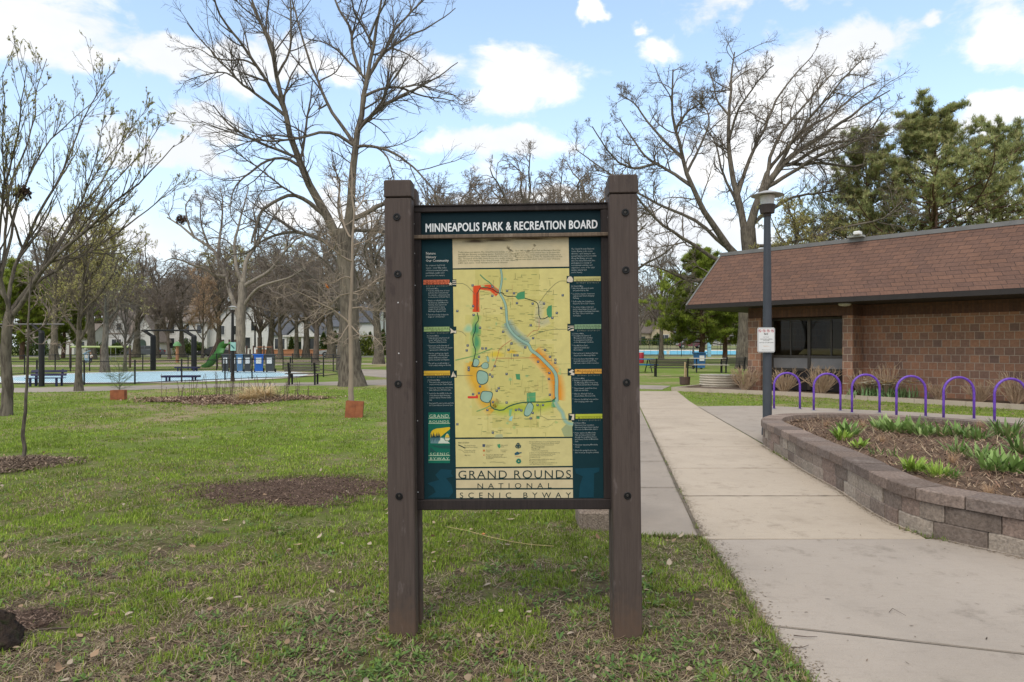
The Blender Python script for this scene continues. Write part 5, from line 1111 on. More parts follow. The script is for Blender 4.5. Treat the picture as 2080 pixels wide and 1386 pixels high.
for i, (px, Y, tp, pr) in enumerate([(868, 62, 345, G_F), (960, 70, 335, G_B), (1045, 66, 300, G_F), (1135, 74, 345, G_A), (1205, 62, 310, G_F), (1090, 95, 350, G_B), (905, 95, 350, G_A), (1000, 98, 345, G_F), (880, 85, 355, G_A), (940, 88, 340, G_F), (1025, 84, 345, G_A), (1110, 84, 335, G_F), (1170, 88, 330, G_F), (1230, 85, 340, G_A)]):
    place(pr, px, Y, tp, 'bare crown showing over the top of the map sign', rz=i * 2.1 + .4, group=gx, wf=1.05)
gx = 'bare trees of the farthest row'
rgt = random.Random(9)
for i in range(34):
    px = -120 + i * 28 + rgt.uniform(-12, 12)
    place((G_F, G_B, G_A, G_D, G_C)[rgt.randrange(5)], px, rgt.uniform(132, 165), rgt.uniform(470, 560), 'bare tree in the farthest row that closes the view beyond the houses', rz=i * 1.1, group=gx, wf=1.25)
gx = 'bare trees of the farthest row beyond the bathing pool'
for i in range(16):
    place((G_F, G_B, G_A, G_D)[rgt.randrange(4)], 1270 + i * 22 + rgt.uniform(-8, 8), rgt.uniform(165, 200), rgt.uniform(545, 600), 'bare tree in the farthest row beyond the bathing pool', rz=i * 1.1, group=gx, z0=1.5, wf=1.3)
# right side
place(G_A, 1343, gy(731), 470, 'slim bare tree beyond the black bench, right of the sign', rz=.9, wf=.85)
place(G_C, 1600, 40, 370, 'leafing tree with yellow-green buds just over the roof of the brick building', rz=1.5, name='budding_tree', wf=1.1)
place(G_C, 1690, 46, 400, 'second yellow-budded tree over the roof, nearer the pines', rz=3.5, name='budding_tree')
gx = 'bare trees far behind the bathing pool'
for i, (px, Y, tp, pr) in enumerate([(1300, 140, 560, G_A), (1330, 150, 570, G_B), (1380, 145, 590, G_F), (1430, 150, 590, G_A), (1480, 140, 560, G_F), (1260, 150, 540, G_F), (1560, 140, 520, G_B)]):
    place(pr, px, Y, tp, 'bare tree far behind the turquoise bathing pool', rz=i * 1.7, group=gx, z0=1.4)
place(G_F, 1409, 100, 640, 'pale leaning bare trunk by the pool fence in front of the far houses', rz=.2, z0=.3)

# evergreens
M_NEED = attr_mat('needles', .75, .15, .5); M_PBARK = bark_mat('pine_bark', (.17, .10, .07), (.08, .055, .045))
def pine(seed, h, tr, rad, z0, n, cols, flat=True, tuft=5200, nl=.34):
    rng = np.random.default_rng(seed); K = 12; zt = np.linspace(0, 1, K)
    T = np.stack([np.cumsum(rng.normal(0, .06, K)), np.cumsum(rng.normal(0, .06, K)), zt * h], -1); T[0, :2] = 0; TR = tr * (1 - .9 * zt)
    br, rr_ = [], []
    for i in range(n):
        t = z0 + (1 - z0) * (i / n) ** .9; k = min(int(t * (K - 1)), K - 2); f = t * (K - 1) - k; b = T[k] * (1 - f) + T[k + 1] * f
        u = (t - z0) / (1 - z0); L = rad * (.55 + .45 * math.sin(math.pi * min(u + .2, 1))) * (1 - .55 * u ** 3) * rng.uniform(.5, 1.12); az = i * 2.399 + rng.normal(0, .35); el = rng.uniform(-.1, .25) + .55 * u
        D = np.array([math.cos(az) * math.cos(el), math.sin(az) * math.cos(el), math.sin(el)]); P = [b]
        for k in range(7): P.append(P[-1] + D * L / 7); D = D + np.array([0, 0, .07]) + rng.normal(0, .12, 3); D /= np.linalg.norm(D)
        br.append(P); rr_.append(np.linspace(tr * .28 * (1 - .6 * u), .012, 8))
    P, Rr = np.array(br), np.array(rr_); trunk = [tube_np(T[None], TR[None], 10), tube_np(P, Rr, 6)]
    P2, R2 = grow(P, Rr, 16, rng, t=(.22, 1), ang=(25, 65), lf=(.16, .44), K=5, up=.06, wig=.2, rmin=.008); twig = tube_np(P2, R2, 3)
    i = rng.integers(0, len(P2), tuft); t = rng.uniform(.08, 1, tuft) * 4; k = np.minimum(t.astype(int), 3); f = (t - k)[:, None]; C = P2[i, k] * (1 - f) + P2[i, k + 1] * f
    m = 8; C = C + rng.normal(0, .05, C.shape); CC = np.repeat(C, m, 0); M = len(CC); tone = np.repeat(rng.uniform(.6, 1.35, tuft), m)
    V, Q = blades(CC, rng.random(M) * 6.28, np.abs(rng.normal(.75, .45, M)), rng.uniform(.6, 1.1, M) * nl, np.full(M, nl * .085), rng.normal(0, .25, M), 1, [1, .4])
    col = np.array(cols)[np.repeat(rng.integers(0, len(cols), tuft), m)] * tone[:, None]
    v, q = merge(trunk + [twig]); tm = mesh_np('trunk', v, q, None, True); tm.materials.append(M_PBARK); cm = mesh_np('needles', V, Q, np.repeat(col, 4, 0)); cm.materials.append(M_NEED)
    return (tm, cm, None, h)
PG = [(.36, .40, .17), (.44, .45, .20), (.29, .34, .14), (.50, .46, .23)]
PY = [(.36, .44, .08), (.42, .47, .095), (.28, .35, .065), (.22, .27, .06)]
PA = pine(1, 16, .30, 6.6, .2, 110, PG, nl=.25, tuft=24000); PB = pine(2, 15, .26, 6.2, .16, 100, PG, nl=.25, tuft=22000); PC = pine(3, 12, .26, 5.0, .18, 90, PY, nl=.46, tuft=13000)
def place_pine(pr, px, Y, tp, label, rz=0, wf=1.0, name='pine_tree', z0=0.0):
    r = place(pr, px, Y, tp, label, name, rz, None, z0, 'pine', wf); 
    for c in r.children:
        if c.name.startswith('crown'): c.name = 'needles'
    return r
place_pine(PA, 1890, 44, 240, 'tallest shaggy pine over the brown roof at right', .3, 1.4)
place_pine(PB, 1760, 47, 290, 'pine left of the tallest one, its boughs tangled with the oak limbs', 1.8, 1.0)
place_pine(PB, 2035, 46, 280, 'pine at the right edge over the roof', 3.3, 1.0)
place_pine(PC, 1424, 58, 520, 'bright green pine with a dark trunk left of the brick building', .8, 1.45)
place_pine(PC, 1472, 70, 555, 'smaller green pine at the corner of the brick building', 2.6, 1.4)
place_pine(PC, 45, 74, 545, 'dark evergreen at the left edge beyond the wading pool', 1.0, 1.25)
place_pine(PC, 128, 82, 570, 'dark evergreen beyond the swing frame', 2.2, 1.2)
# ---------------------------------------------------------------- turf, leaves, plants
M_GRASS = attr_mat('grass_blades', .7, .2, .3)
EXCL = [[(p.x, p.y) for p in (JL(5.25) - Vector((.64, 0, 0)), Vector((JL(5.25).x + .02, 5.19, 0)), *[q - Vector((.0, 0, 0)) for q in LE[:7]], Vector((1.6, .3, 0)), Vector((9, .3, 0)), Vector((9, 5, 0)))],
        [(JL(5.2).x - .64, 5.28), (JR(5.2).x + .4, 5.1), (JR(10).x, 10), (JR(22.9).x, 22.9), (JL(22.9).x - .64, 22.9)],
        PL_OUT, [(p.x, p.y) for p in padp], [(p.x, p.y) for p in low + upp]]
def free(x, y):
    ok = np.ones(x.shape, bool)
    for e in EXCL: ok &= ~inpoly(x, y, e)
    return ok
mp1 = g(620, 997); mp2 = g(40, 945); mp3 = g(60, 1268); mp4 = g(470, 812)
def bare(x, y):                                        # 0..1, how bare the ground is
    v = np.zeros(x.shape)
    for (c, dx, rx, ry) in ((mp1, -.1, .95, .62), (mp2, -.1, .58, .5), (mp3, -.1, .45, .3), (mp4, 0, 1.9, 1.2)):
        d = np.sqrt(((x - c.x - dx) / rx) ** 2 + ((y - c.y) / ry) ** 2) + (fbm(x * 5, y * 5, 9, 3) - .5) * .6; v = np.maximum(v, np.clip((1.26 - d) * 1.45, 0, 1))
    return v
def scatter(n, y0, y1, pw, seed, xm=.80):
    r = np.random.default_rng(seed); u = r.random(n)
    y = (y0 ** (1 - pw) + u * (y1 ** (1 - pw) - y0 ** (1 - pw))) ** (1 / (1 - pw)); x = (r.random(n) * 2 - 1) * y * xm
    k = free(x, y); return x[k], y[k], r
def turf():
    x, y, r = scatter(680000, 2.45, 24, 1.15, 1)
    patch = fbm(x * .55 + 3, y * .55, 31, 4); p2 = fbm(x * 3.1, y * 3.1, 41, 3)
    near = np.clip((5.2 - y) / 2.2, 0, 1)
    p3 = fbm(x * 8.5, y * 8.5, 43, 3); dens = np.clip((patch * .35 + p2 * .45 + p3 * .40 - .475 - .155 * near) * 7.5, .05, 1) * (1 - .88 * bare(x, y)) 
    k = r.random(len(x)) < dens; x, y, patch, p2, near, p3 = x[k], y[k], patch[k], p2[k], near[k], p3[k]; n = len(x)
    dry = np.clip(fbm(x * .9 + 11, y * .9, 51, 4) * 1.5 - .62 + .15 * near + .20 * (fbm(x * .22, y * .22 + 5, 7, 3) - .5), .04, .85)
    isd = r.random(n) < dry
    L = r.uniform(.014, .040, n) * (.25 + .7 * p2 + 1.0 * p3) * (1 - .12 * near); wd = r.uniform(.0034, .0068, n) * (1 + .12 * np.maximum(y - 4, 0))
    tilt = np.abs(r.normal(.35, .35, n)); tilt[isd] = r.uniform(.6, 1.5, isd.sum()); bend = r.uniform(.1, .95, n)
    V, Q = blades(np.column_stack([x, y, np.full(n, .002)]), r.random(n) * 6.28, tilt, L, wd, bend, 2, [1, .75, .1])
    gp = np.array([(.20, .295, .032), (.265, .365, .045), (.15, .235, .028), (.345, .405, .08), (.23, .32, .042)])
    dp = np.array([(.42, .33, .20), (.32, .25, .15), (.50, .41, .26), (.24, .18, .11)])
    hue = (fbm(x * 1.6, y * 1.6, 77, 3) * .5 + fbm(x * 7, y * 7, 78, 2) * .5)[:, None]
    C = gp[r.integers(0, 5, n)] * r.uniform(.75, 1.25, (n, 1)) * (.30 + 1.4 * hue); C[isd] = (dp[r.integers(0, 4, n)] * r.uniform(.7, 1.15, (n, 1)))[isd]
    tag(link_mesh('grass', mesh_np('grass', V, Q, np.repeat(C, 6, 0)), M_GRASS), kind='stuff')
    # flat thatch
    x, y, r = scatter(150000, 2.45, 9.5, 1.7, 2); t = fbm(x * 2.2, y * 2.2, 61, 4) + .12 * np.clip((5 - y) / 2, 0, 1); k = r.random(len(x)) < np.clip((t - .40) * 5, .06, 1) * (1 - bare(x, y) * .8); x, y = x[k], y[k]; n = len(x)
    V, Q = blades(np.column_stack([x, y, r.uniform(.003, .016, n)]), r.random(n) * 6.28, r.uniform(1.2, 1.62, n), r.uniform(.02, .075, n), r.uniform(.0022, .0046, n), r.normal(0, .35, n), 2, [.8, 1, .4])
    C = np.array([(.44, .34, .22), (.34, .26, .16), (.52, .43, .29), (.22, .16, .11), (.15, .11, .08)])[r.integers(0, 5, n)] * r.uniform(.65, 1.15, (n, 1))
    tag(link_mesh('dry_thatch', mesh_np('dry_thatch', V, Q, np.repeat(C, 6, 0)), M_GRASS), kind='stuff')
    # low broad-leaved weeds in little rosettes
    x, y, r = scatter(4200, 2.5, 8.5, 2.0, 3); t = fbm(x * 1.4, y * 1.4, 71, 3); k = r.random(len(x)) < np.clip((t - .36) * 4, .04, 1) * (1 - bare(x, y)); x, y = x[k], y[k]
    m = 8; cx, cy = np.repeat(x, m), np.repeat(y, m); n = len(cx); sc = np.repeat(r.uniform(.5, 1.3, len(x)), m)
    V, Q = blades(np.column_stack([cx + r.normal(0, .018, n) * sc, cy + r.normal(0, .018, n) * sc, r.uniform(.004, .022, n)]), r.random(n) * 6.28, r.uniform(.7, 1.4, n), r.uniform(.014, .038, n) * sc, r.uniform(.007, .015, n) * sc, r.uniform(-.1, .7, n), 3, [.25, .9, 1, .25])
    C = np.array([(.13, .22, .05), (.17, .26, .06), (.10, .18, .05), (.19, .26, .09)])[r.integers(0, 4, n)] * r.uniform(.75, 1.25, (n, 1))
    tag(link_mesh('weeds', mesh_np('weeds', V, Q, np.repeat(C, 8, 0)), M_GRASS), kind='stuff')
    # dead leaves: curled, scattered thinly
    x, y, r = scatter(900, 2.5, 20, 1.2, 4); n = len(x)
    V, Q = blades(np.column_stack([x, y, r.uniform(.015, .035, n)]), r.random(n) * 6.28, r.uniform(1.0, 1.7, n), r.uniform(.02, .055, n), r.uniform(.018, .04, n), r.normal(0, 1.1, n), 4, [.15, .9, 1, .7, .1])
    C = np.array([(.40, .27, .17), (.48, .36, .24), (.28, .17, .10), (.54, .44, .33)])[r.integers(0, 4, n)] * r.uniform(.7, 1.1, (n, 1))
    tag(link_mesh('fallen_leaves', mesh_np('fallen_leaves', V, Q, np.repeat(C, 10, 0)), M_GRASS), kind='stuff')
    # crumbs and chips of wood
    x, y, r = scatter(9000, 2.45, 6.5, 2.2, 5); k = r.random(len(x)) < np.clip(fbm(x * 1.8, y * 1.8, 91, 3) * 3 - 1.1, .03, 1); x, y = x[k], y[k]; n = len(x)
    V, Q = blades(np.column_stack([x, y, r.uniform(.004, .014, n)]), r.random(n) * 6.28, r.uniform(1.2, 1.7, n), r.uniform(.008, .035, n), r.uniform(.004, .012, n), r.normal(0, .5, n), 1, [1, .7])
    C = np.array([(.10, .07, .05), (.20, .14, .10), (.06, .045, .035), (.33, .25, .18)])[r.integers(0, 4, n)]
    tag(link_mesh('wood_crumbs', mesh_np('wood_crumbs', V, Q, np.repeat(C, 4, 0)), M_GRASS), kind='stuff')
turf()
def edge_tufts():                                      # grass lapping over the walk's edges
    r = np.random.default_rng(17); segs = list(zip(LE[:5], LE[1:6])) + [(JL(5.2) - Vector((.64, -.05, 0)), JL(5.2))]
    P = []
    for a, b in segs:
        n = int((b - a).length * 900)
        for _ in range(n): p = a.lerp(b, r.random()); P.append((p.x + r.normal(-.012, .018), p.y + r.normal(0, .012), .004))
    for a, b, nn in ((JL(5.4), JL(11), 260),): 
        for _ in range(nn):
            u = r.random() ** 2; p = a.lerp(b, u)
            if fbm(np.array([p.y * 3.]), np.array([1.]), 5)[0] > .5: P.append((p.x + r.normal(-.006, .008), p.y, .012))
    for i in range(0, len(PLQ) - 1):
        q, nn = PLQ[i], PLIN[i]
        if 4.4 < q[1] < 9.6 and q[0] < 4.2 and fbm(np.array([q[1] * 2.3]), np.array([q[0] * 2.]), 3)[0] > .55:
            for _ in range(9): P.append((q[0] - nn[0] * abs(r.normal(.005, .02)), q[1] - nn[1] * abs(r.normal(.005, .02)), .015))
    P = np.array(P); n = len(P)
    V, Q = blades(P, r.random(n) * 6.28, np.abs(r.normal(.6, .4, n)), r.uniform(.02, .06, n), r.uniform(.003, .008, n), r.uniform(.1, 1, n), 2, [1, .8, .1])
    C = np.array([(.16, .23, .035), (.22, .28, .05), (.12, .18, .035), (.35, .27, .16)])[r.integers(0, 4, n)] * r.uniform(.7, 1.2, (n, 1))
    tag(link_mesh('edge_grass', mesh_np('edge_grass', V, Q, np.repeat(C, 6, 0)), M_GRASS), kind='stuff')
edge_tufts()
def edge_dirt():                                       # soil, grit and crumbs washed onto the walk's margins and the planter's foot
    r = np.random.default_rng(41); P = []
    for a, b in list(zip(LE[:5], LE[1:6])):
        d = (b - a).normalized(); nn = Vector((d.y, -d.x, 0)); nn = nn if nn.x > 0 else -nn
        for _ in range(int((b - a).length * 750)):
            p = a.lerp(b, r.random()) + nn * abs(r.exponential(.035)) * (.3 + 1.5 * fbm(np.array([p_ * 2.0 for p_ in (a.x + a.y,)]), np.array([r.random() * .2]), 3)[0]); P.append((p.x, p.y, .0215))
    for i in range(len(PLQ) - 1):
        q, nn = PLQ[i], PLIN[i]
        if 3.9 < q[1] < 10 and q[0] < 4.6:
            for _ in range(26): o = abs(r.exponential(.02)); j = r.uniform(-.03, .03); P.append((q[0] - nn[0] * o + nn[1] * j, q[1] - nn[1] * o - nn[0] * j, .0215))
    a, b = JL(5.2), JL(14)
    for _ in range(2600): p = a.lerp(b, r.random() ** 1.6); P.append((p.x + abs(r.exponential(.03)), p.y, .0215))
    P = np.array(P); n = len(P)
    V, Q = blades(P, r.random(n) * 6.28, np.full(n, 1.52), r.uniform(.004, .016, n), r.uniform(.003, .009, n), r.normal(0, .1, n), 1, [1, .6])
    C = np.array([(.17, .135, .10), (.22, .18, .135), (.13, .10, .075), (.28, .23, .17), (.31, .24, .15)])[r.integers(0, 5, n)]
    tag(link_mesh('edge_grit', mesh_np('edge_grit', V, Q, np.repeat(C, 4, 0)), M_GRASS), kind='stuff')
    x = r.uniform(.9, 4.2, 420); y = r.uniform(2.6, 12, 420); k = ~inpoly(x, y, PL_OUT) & (x > JL(5.2).x + (y - 5.175) * .145) ; x, y = x[k], y[k]; n = len(x)
    V, Q = blades(np.column_stack([x, y, np.full(n, .0235)]), r.random(n) * 6.28, np.full(n, 1.5), r.uniform(.008, .03, n), r.uniform(.003, .007, n), r.normal(0, .2, n), 2, [.5, 1, .3])
    C = np.array([(.13, .09, .06), (.2, .14, .09), (.08, .06, .045)])[r.integers(0, 3, n)]
    tag(link_mesh('walk_litter', mesh_np('walk_litter', V, Q, np.repeat(C, 6, 0)), M_GRASS), kind='stuff')
edge_dirt()
# twigs lying on the lawn and walk
M_STICK = mat('fallen_stick', (.14, .105, .08), (.07, .052, .042), 20, .9)
def stick(pts, r0, label, z=.012):
    q = MB(); P = [g(*p) + Vector((0, 0, z)) for p in pts]; q.tube(P, list(np.linspace(r0, r0 * .4, len(P))), 6); tag(q.build('fallen_stick', M_STICK, None, True), label, 'stick', 'sticks on the ground')
stick([(40, 1308), (75, 1285), (120, 1281), (165, 1278), (174, 1284), (165, 1288)], .007, 'thin curved stick lying beside the dark root mound at bottom left')
stick([(85, 1292), (100, 1300), (112, 1300), (124, 1289)], .005, 'short dark forked twig just right of the dark root mound')
stick([(1112, 1299), (1145, 1295), (1172, 1289), (1190, 1286), (1225, 1256)], .004, 'crooked twig lying between the two sign posts')
stick([(1612, 1303), (1640, 1306), (1660, 1306)], .003, 'small twig on the grey walk near its lower joint', .03)
stick([(1608, 1328), (1630, 1328), (1643, 1323)], .003, 'short twig on the grey walk, nearest the bottom edge', .03)
stick([(1806, 1255), (1813, 1247), (1822, 1252), (1840, 1262)], .0018, 'tiny hooked twig on the middle of the grey walk', .03)
q = MB(); P = [g(*p) + Vector((0, 0, .03)) for p in ((908, 1078), (950, 1086), (990, 1098), (1040, 1109), (1080, 1115), (1125, 1118))]; q.tube(P, .0022, 5)
tag(q.build('fallen_straw', mat('straw', (.55, .44, .2), (.45, .35, .16), 9), None, True), 'long dry yellow stem lying on the grass between the sign posts', 'straw')
def leaf(px, py, s, label, col, rz):
    c = g(px, py); q = MB(); n = 9; t = np.linspace(-1, 1, n)
    top = [(math.cos(rz) * a * s - math.sin(rz) * b * s, math.sin(rz) * a * s + math.cos(rz) * b * s, .02 + .35 * s * a * a + .5 * s * abs(b)) for a in t for b in (-.55 * (1 - a * a) ** .7 - .02, 0, .55 * (1 - a * a) ** .7 + .02)]
    q.add([(c.x + x, c.y + y, z) for x, y, z in top], [(3 * i + k, 3 * i + 3 + k, 3 * i + 4 + k, 3 * i + 1 + k) for i in range(n - 1) for k in (0, 1)])
    tag(q.build('dead_leaf', mat('dead_leaf', col, tuple(k * .7 for k in col), 30, .85), None, True), label, 'leaf', 'large dead leaves on the lawn')
leaf(605, 1114, .032, 'curled brown leaf on the grass left of the left sign post', (.42, .29, .18), .4); leaf(457, 1064, .03, 'pale tan leaf standing up in the grass below the dark mulch patch', (.52, .40, .25), 1.2)
leaf(1037, 1062, .035, 'crumpled pale leaf seen through the gap under the sign board', (.45, .35, .25), .2); leaf(982, 1092, .024, 'orange-brown leaf on the grass under the sign board', (.50, .20, .07), 1.5)
leaf(1165, 1168, .026, 'reddish leaf in the grass beside the right sign post', (.42, .24, .14), .8)

# dark root mound at the corner
def mound():
    c = g(-26, 1316); q = MB(); n, K = 40, 12; rr = np.random.default_rng(5); V = []
    for k in range(K + 1):
        f = k / K
        for i in range(n):
            t = 2 * math.pi * i / n; no = fbm(np.array([math.cos(t) * 3 + 9]), np.array([f * 5 + math.sin(t) * 3]), 8, 4)[0]
            rad = (.12 * math.cos(f * math.pi / 2) ** .5 + .02) * (.45 + 1.15 * no); V.append((c.x + rad * math.cos(t), c.y + rad * .9 * math.sin(t), -.03 + .20 * f * (.6 + .8 * no)))
    q.add(V, [(k * n + i, k * n + (i + 1) % n, (k + 1) * n + (i + 1) % n, (k + 1) * n + i) for k in range(K) for i in range(n)] + [tuple(K * n + i for i in range(n))])
    m = mat('root_soil', (.045, .03, .022), (.016, .012, .01), 16, 1, 1.0, 45, c3=(.035, .042, .016))
    tag(q.build('root_mound', m, None, True), 'dark mossy stump-like root mound at the bottom left corner', 'stump')
mound()

# planter flowers ------------------------------------------------------------
M_LEAF = attr_mat('tulip_leaf', .5, .35, .25)
def clump(name, px, py, size, nl, cols, label, cat, group, seed, wide=.26, tilt=(.1, .9), z=.31, bend=(.1, .9), K=5, prof=(.55, .95, 1, .85, .5, .05), rad=.3):
    r = np.random.default_rng(seed); c = g(px, py, z); n = nl
    n = int(n * 2.1) if n < 100 else n; wide = wide * (.78 if n < 200 else 1); size = size * .92; th = r.random(n) * 6.28; rad = rad * 2.2 if n < 100 else rad; P = np.column_stack([np.cos(th) * r.random(n) * rad * size, np.sin(th) * r.random(n) * rad * size, np.full(n, -.01)])
    L = size * r.uniform(.45, 1.2, n); V, Q = blades(P, th + r.normal(0, .5, n), r.uniform(*tilt, n), L, L * wide * r.uniform(.7, 1.2, n), r.uniform(*bend, n), K, prof)
    C = np.array(cols)[r.integers(0, len(cols), n)] * r.uniform(.8, 1.2, (n, 1)); me = mesh_np(name, V, Q, np.repeat(C, 2 * (K + 1), 0), True)
    o = link_mesh(name, me, M_LEAF); o.location = c; return tag(o, label, cat, group)
TG = [(.19, .30, .075), (.24, .36, .10), (.145, .235, .06), (.30, .39, .14)]; YG = [(.28, .41, .06), (.34, .45, .08), (.22, .35, .05)]; DG = [(.14, .24, .055), (.19, .29, .075), (.105, .185, .045), (.24, .28, .10)]; TN = [(.45, .29, .16), (.54, .37, .22), (.33, .2, .115)]
gt = 'green clumps in the planter'
for k, (px, py, s, n, cols, lb, wd) in enumerate([
    (1722, 884, .24, 26, TG, 'broad-leaved tulip clump nearest the nose of the planter', .28), (1712, 892, .16, 26, YG, 'yellow-green leafy clump at the front of the first tulips', .34), (1742, 908, .15, 18, YG, 'small bright yellow-green clump just below the first tulips', .34),
    (1790, 872, .22, 18, TG, 'tulip clump beside the round tan tuft at the planter back', .26), (1815, 876, .25, 26, TG, 'tall tulip clump in the middle of the planter back', .26), (1852, 878, .24, 26, TG, 'wide pale tulip clump right of the middle at the planter back', .30), (1878, 884, .2, 16, TG, 'low tulip clump leaning to the right at the planter back', .26),
    (1905, 884, .24, 22, DG, 'dark narrow-leaved clump behind the fourth purple hoop', .16), (1945, 886, .24, 26, DG, 'dark leafy clump below the fifth purple hoop', .18), (1985, 892, .22, 22, DG, 'dark green clump right of the fifth purple hoop', .2), (2045, 886, .30, 36, DG, 'dense tall dark clump at the right edge under the last hoop', .16),
    (1945, 920, .2, 26, DG, 'spiky dark clump in the middle of the mulch', .13), (1988, 930, .2, 20, TG, 'sprawling tulip clump in the middle right of the bed', .22), (2015, 952, .22, 26, TG, 'bluish tulip clump above the low wall at right', .22), (2060, 958, .24, 26, TG, 'large tulip clump at the right edge near the wall', .22), (2072, 920, .26, 26, DG, 'tall dark clump at the right edge behind the big tulips', .18),
    (1782, 922, .13, 6, DG, 'small lone sprout of leaves in the bare mulch', .2), (1819, 926, .15, 5, DG, 'upright thin sprout right of the lone sprout', .14), (1858, 955, .16, 40, YG, 'bright lime clump on the near side of the bed', .22), (1905, 966, .15, 44, YG, 'second bright lime clump, feathery, nearer the wall', .12), (1935, 968, .13, 30, [(.13, .25, .05), (.18, .3, .06)], 'low feathery green clump at the end of the lime pair', .1),
    (2130, 930, .28, 30, DG, 'dark clump just outside the right edge of the picture', .18)]):
    if px < 2100: clump('tulip_clump', px, py, s, n, cols, lb, 'plant', gt, 100 + k, wd)
gt = 'dry tan tufts in the planter'
for k, (px, py, s, lb) in enumerate([(1678, 864, .11, 'flat tan grass tuft near the nose of the planter'), (1753, 868, .15, 'round tan grass tuft behind the first tulips'), (1935, 938, .13, 'round reddish-tan tuft in the middle of the mulch'), (2010, 1003, .12, 'pale straw tuft by the coping at lower right'), (1990, 868, .14, 'tan tuft by the back coping at right'), (1790, 896, .12, 'flat dead tuft under the middle tulips')]):
    clump('dry_tuft', px, py, s, 240, TN, lb, 'plant', gt, 200 + k, .022, (.0, 1.5), .31, (.2, 1.4), 3, (1, .8, .6, .2), .35)
def bed_litter():                                      # last year's stems and leaves lying in the planter
    r = np.random.default_rng(66); n = 2600; x = r.uniform(3.7, 8.4, n); y = r.uniform(3.9, 11, n); k = inpoly(x, y, PL_IN) & (r.random(n) < np.clip(fbm(x * 1.7, y * 1.7, 13, 3) * 3.2 - 1.0, .08, 1)); x, y = x[k], y[k]; n = len(x)
    V, Q = blades(np.column_stack([x, y, np.full(n, .31)]), r.random(n) * 6.28, r.uniform(.7, 1.6, n), r.uniform(.05, .2, n), r.uniform(.004, .010, n), r.normal(.3, .5, n), 3, [1, .9, .8, .3])
    C = np.array([(.50, .38, .24), (.40, .28, .17), (.58, .47, .31), (.28, .19, .12)])[r.integers(0, 4, n)] * r.uniform(.7, 1.1, (n, 1))
    tag(link_mesh('dead_stems', mesh_np('dead_stems', V, Q, np.repeat(C, 8, 0)), M_GRASS), kind='stuff')
bed_litter()
# bare shrubs and daffodils in front of the building
M_SHRUB = mat('shrub_twig', (.48, .35, .23), (.36, .25, .165), 3, .9)
def shrub(px, py, h, wdt, n, label, seed, z=.08):
    n = int(n * 1.5)
    q_ = (px - CX) / F; yl = .75 if px < 1700 else 1.15; t_ = (22 * q_ + .677 * q_ * yl - 5.63 - .736 * yl) / (.677 + .736 * q_); c = b2w(t_, yl, .07); r = np.random.default_rng(seed); th = r.random(n) * 6.28; tl = r.uniform(.05, .75, n) * wdt; P = np.zeros((n, 7, 3)); P[:, 0, 0] = np.cos(th) * .07; P[:, 0, 1] = np.sin(th) * .07
    D = np.stack([np.cos(th) * np.sin(tl), np.sin(th) * np.sin(tl), np.cos(tl)], -1); L = h * r.uniform(.6, 1.1, n)[:, None] / 6
    for k in range(1, 7): P[:, k] = P[:, k - 1] + D * L; D = unit(D + r.normal(0, .1, (n, 3)))
    R0 = np.linspace(.013, .007, 7)[None].repeat(n, 0); P2, R2 = grow(P, R0, 3, r, t=(.3, .95), ang=(15, 40), lf=(.25, .5), K=4, up=.05, wig=.12, rmin=.007)
    V, Q = merge([tube_np(P, R0, 4), tube_np(P2, R2, 3)]); o = link_mesh('bare_shrub', mesh_np('bare_shrub', V, Q), M_SHRUB); o.location = c; tag(o, label, 'shrub', 'bare shrubs along the building')
for k, (px, py, h, n, lb) in enumerate([(1513, 785, .75, 44, 'bare twiggy shrub in front of the left brick corner'), (1592, 790, .72, 44, 'bare twiggy shrub behind the first purple hoop'), (1668, 795, .80, 54, 'bare twiggy shrub behind the second purple hoop'), (1755, 800, .70, 44, 'bare twiggy shrub behind the third purple hoop'), (1800, 797, .85, 26, 'thin bare shrub left of the daffodils'), (1990, 812, .5, 34, 'low bare shrub right of the fifth purple hoop'), (2062, 814, .75, 40, 'bare shrub behind the last purple hoop'), (1905, 808, .45, 26, 'low bare shrub right of the daffodils')]): shrub(px, py, h, 1, n, lb, 300 + k)
def daffodils():
    r = np.random.default_rng(3); c = b2w(5.5, 1.15, .07); n = 380
    P = np.column_stack([r.normal(0, .36, n), r.normal(0, .22, n), np.full(n, 0)]); L = r.uniform(.2, .36, n); V, Q = blades(P, r.random(n) * 6.28, r.uniform(0, .8, n), L, np.full(n, .03), r.uniform(.1, .9, n), 3, [1, .9, .7, .1])
    C = np.array([(.17, .29, .11), (.23, .34, .14)])[r.integers(0, 2, n)]; root = empty('daffodil_clump', c, 'clump of white daffodils in dark green leaves in front of the brick wall', 'flowers')
    link_mesh('leaves', mesh_np('leaves', V, Q, np.repeat(C, 8, 0), True), M_LEAF, root)
    m = 80; f = 7; B = np.column_stack([r.normal(.03, .36, m), r.normal(-.1, .2, m), r.uniform(.3, .48, m)]); Bp = np.repeat(B, f, 0); k = m * f
    V, Q = blades(Bp, np.tile(np.arange(f) * 6.28 / f, m), np.full(k, 1.2), np.full(k, .075), np.full(k, .05), np.full(k, .3), 2, [.5, 1, .3]); C = np.array([(.72, .62, .45), (.7, .68, .58), (.68, .48, .2)])[np.repeat(r.integers(0, 3, m), f)]
    link_mesh('blooms', mesh_np('blooms', V, Q, np.repeat(C, 6, 0)), M_LEAF, root)
daffodils()
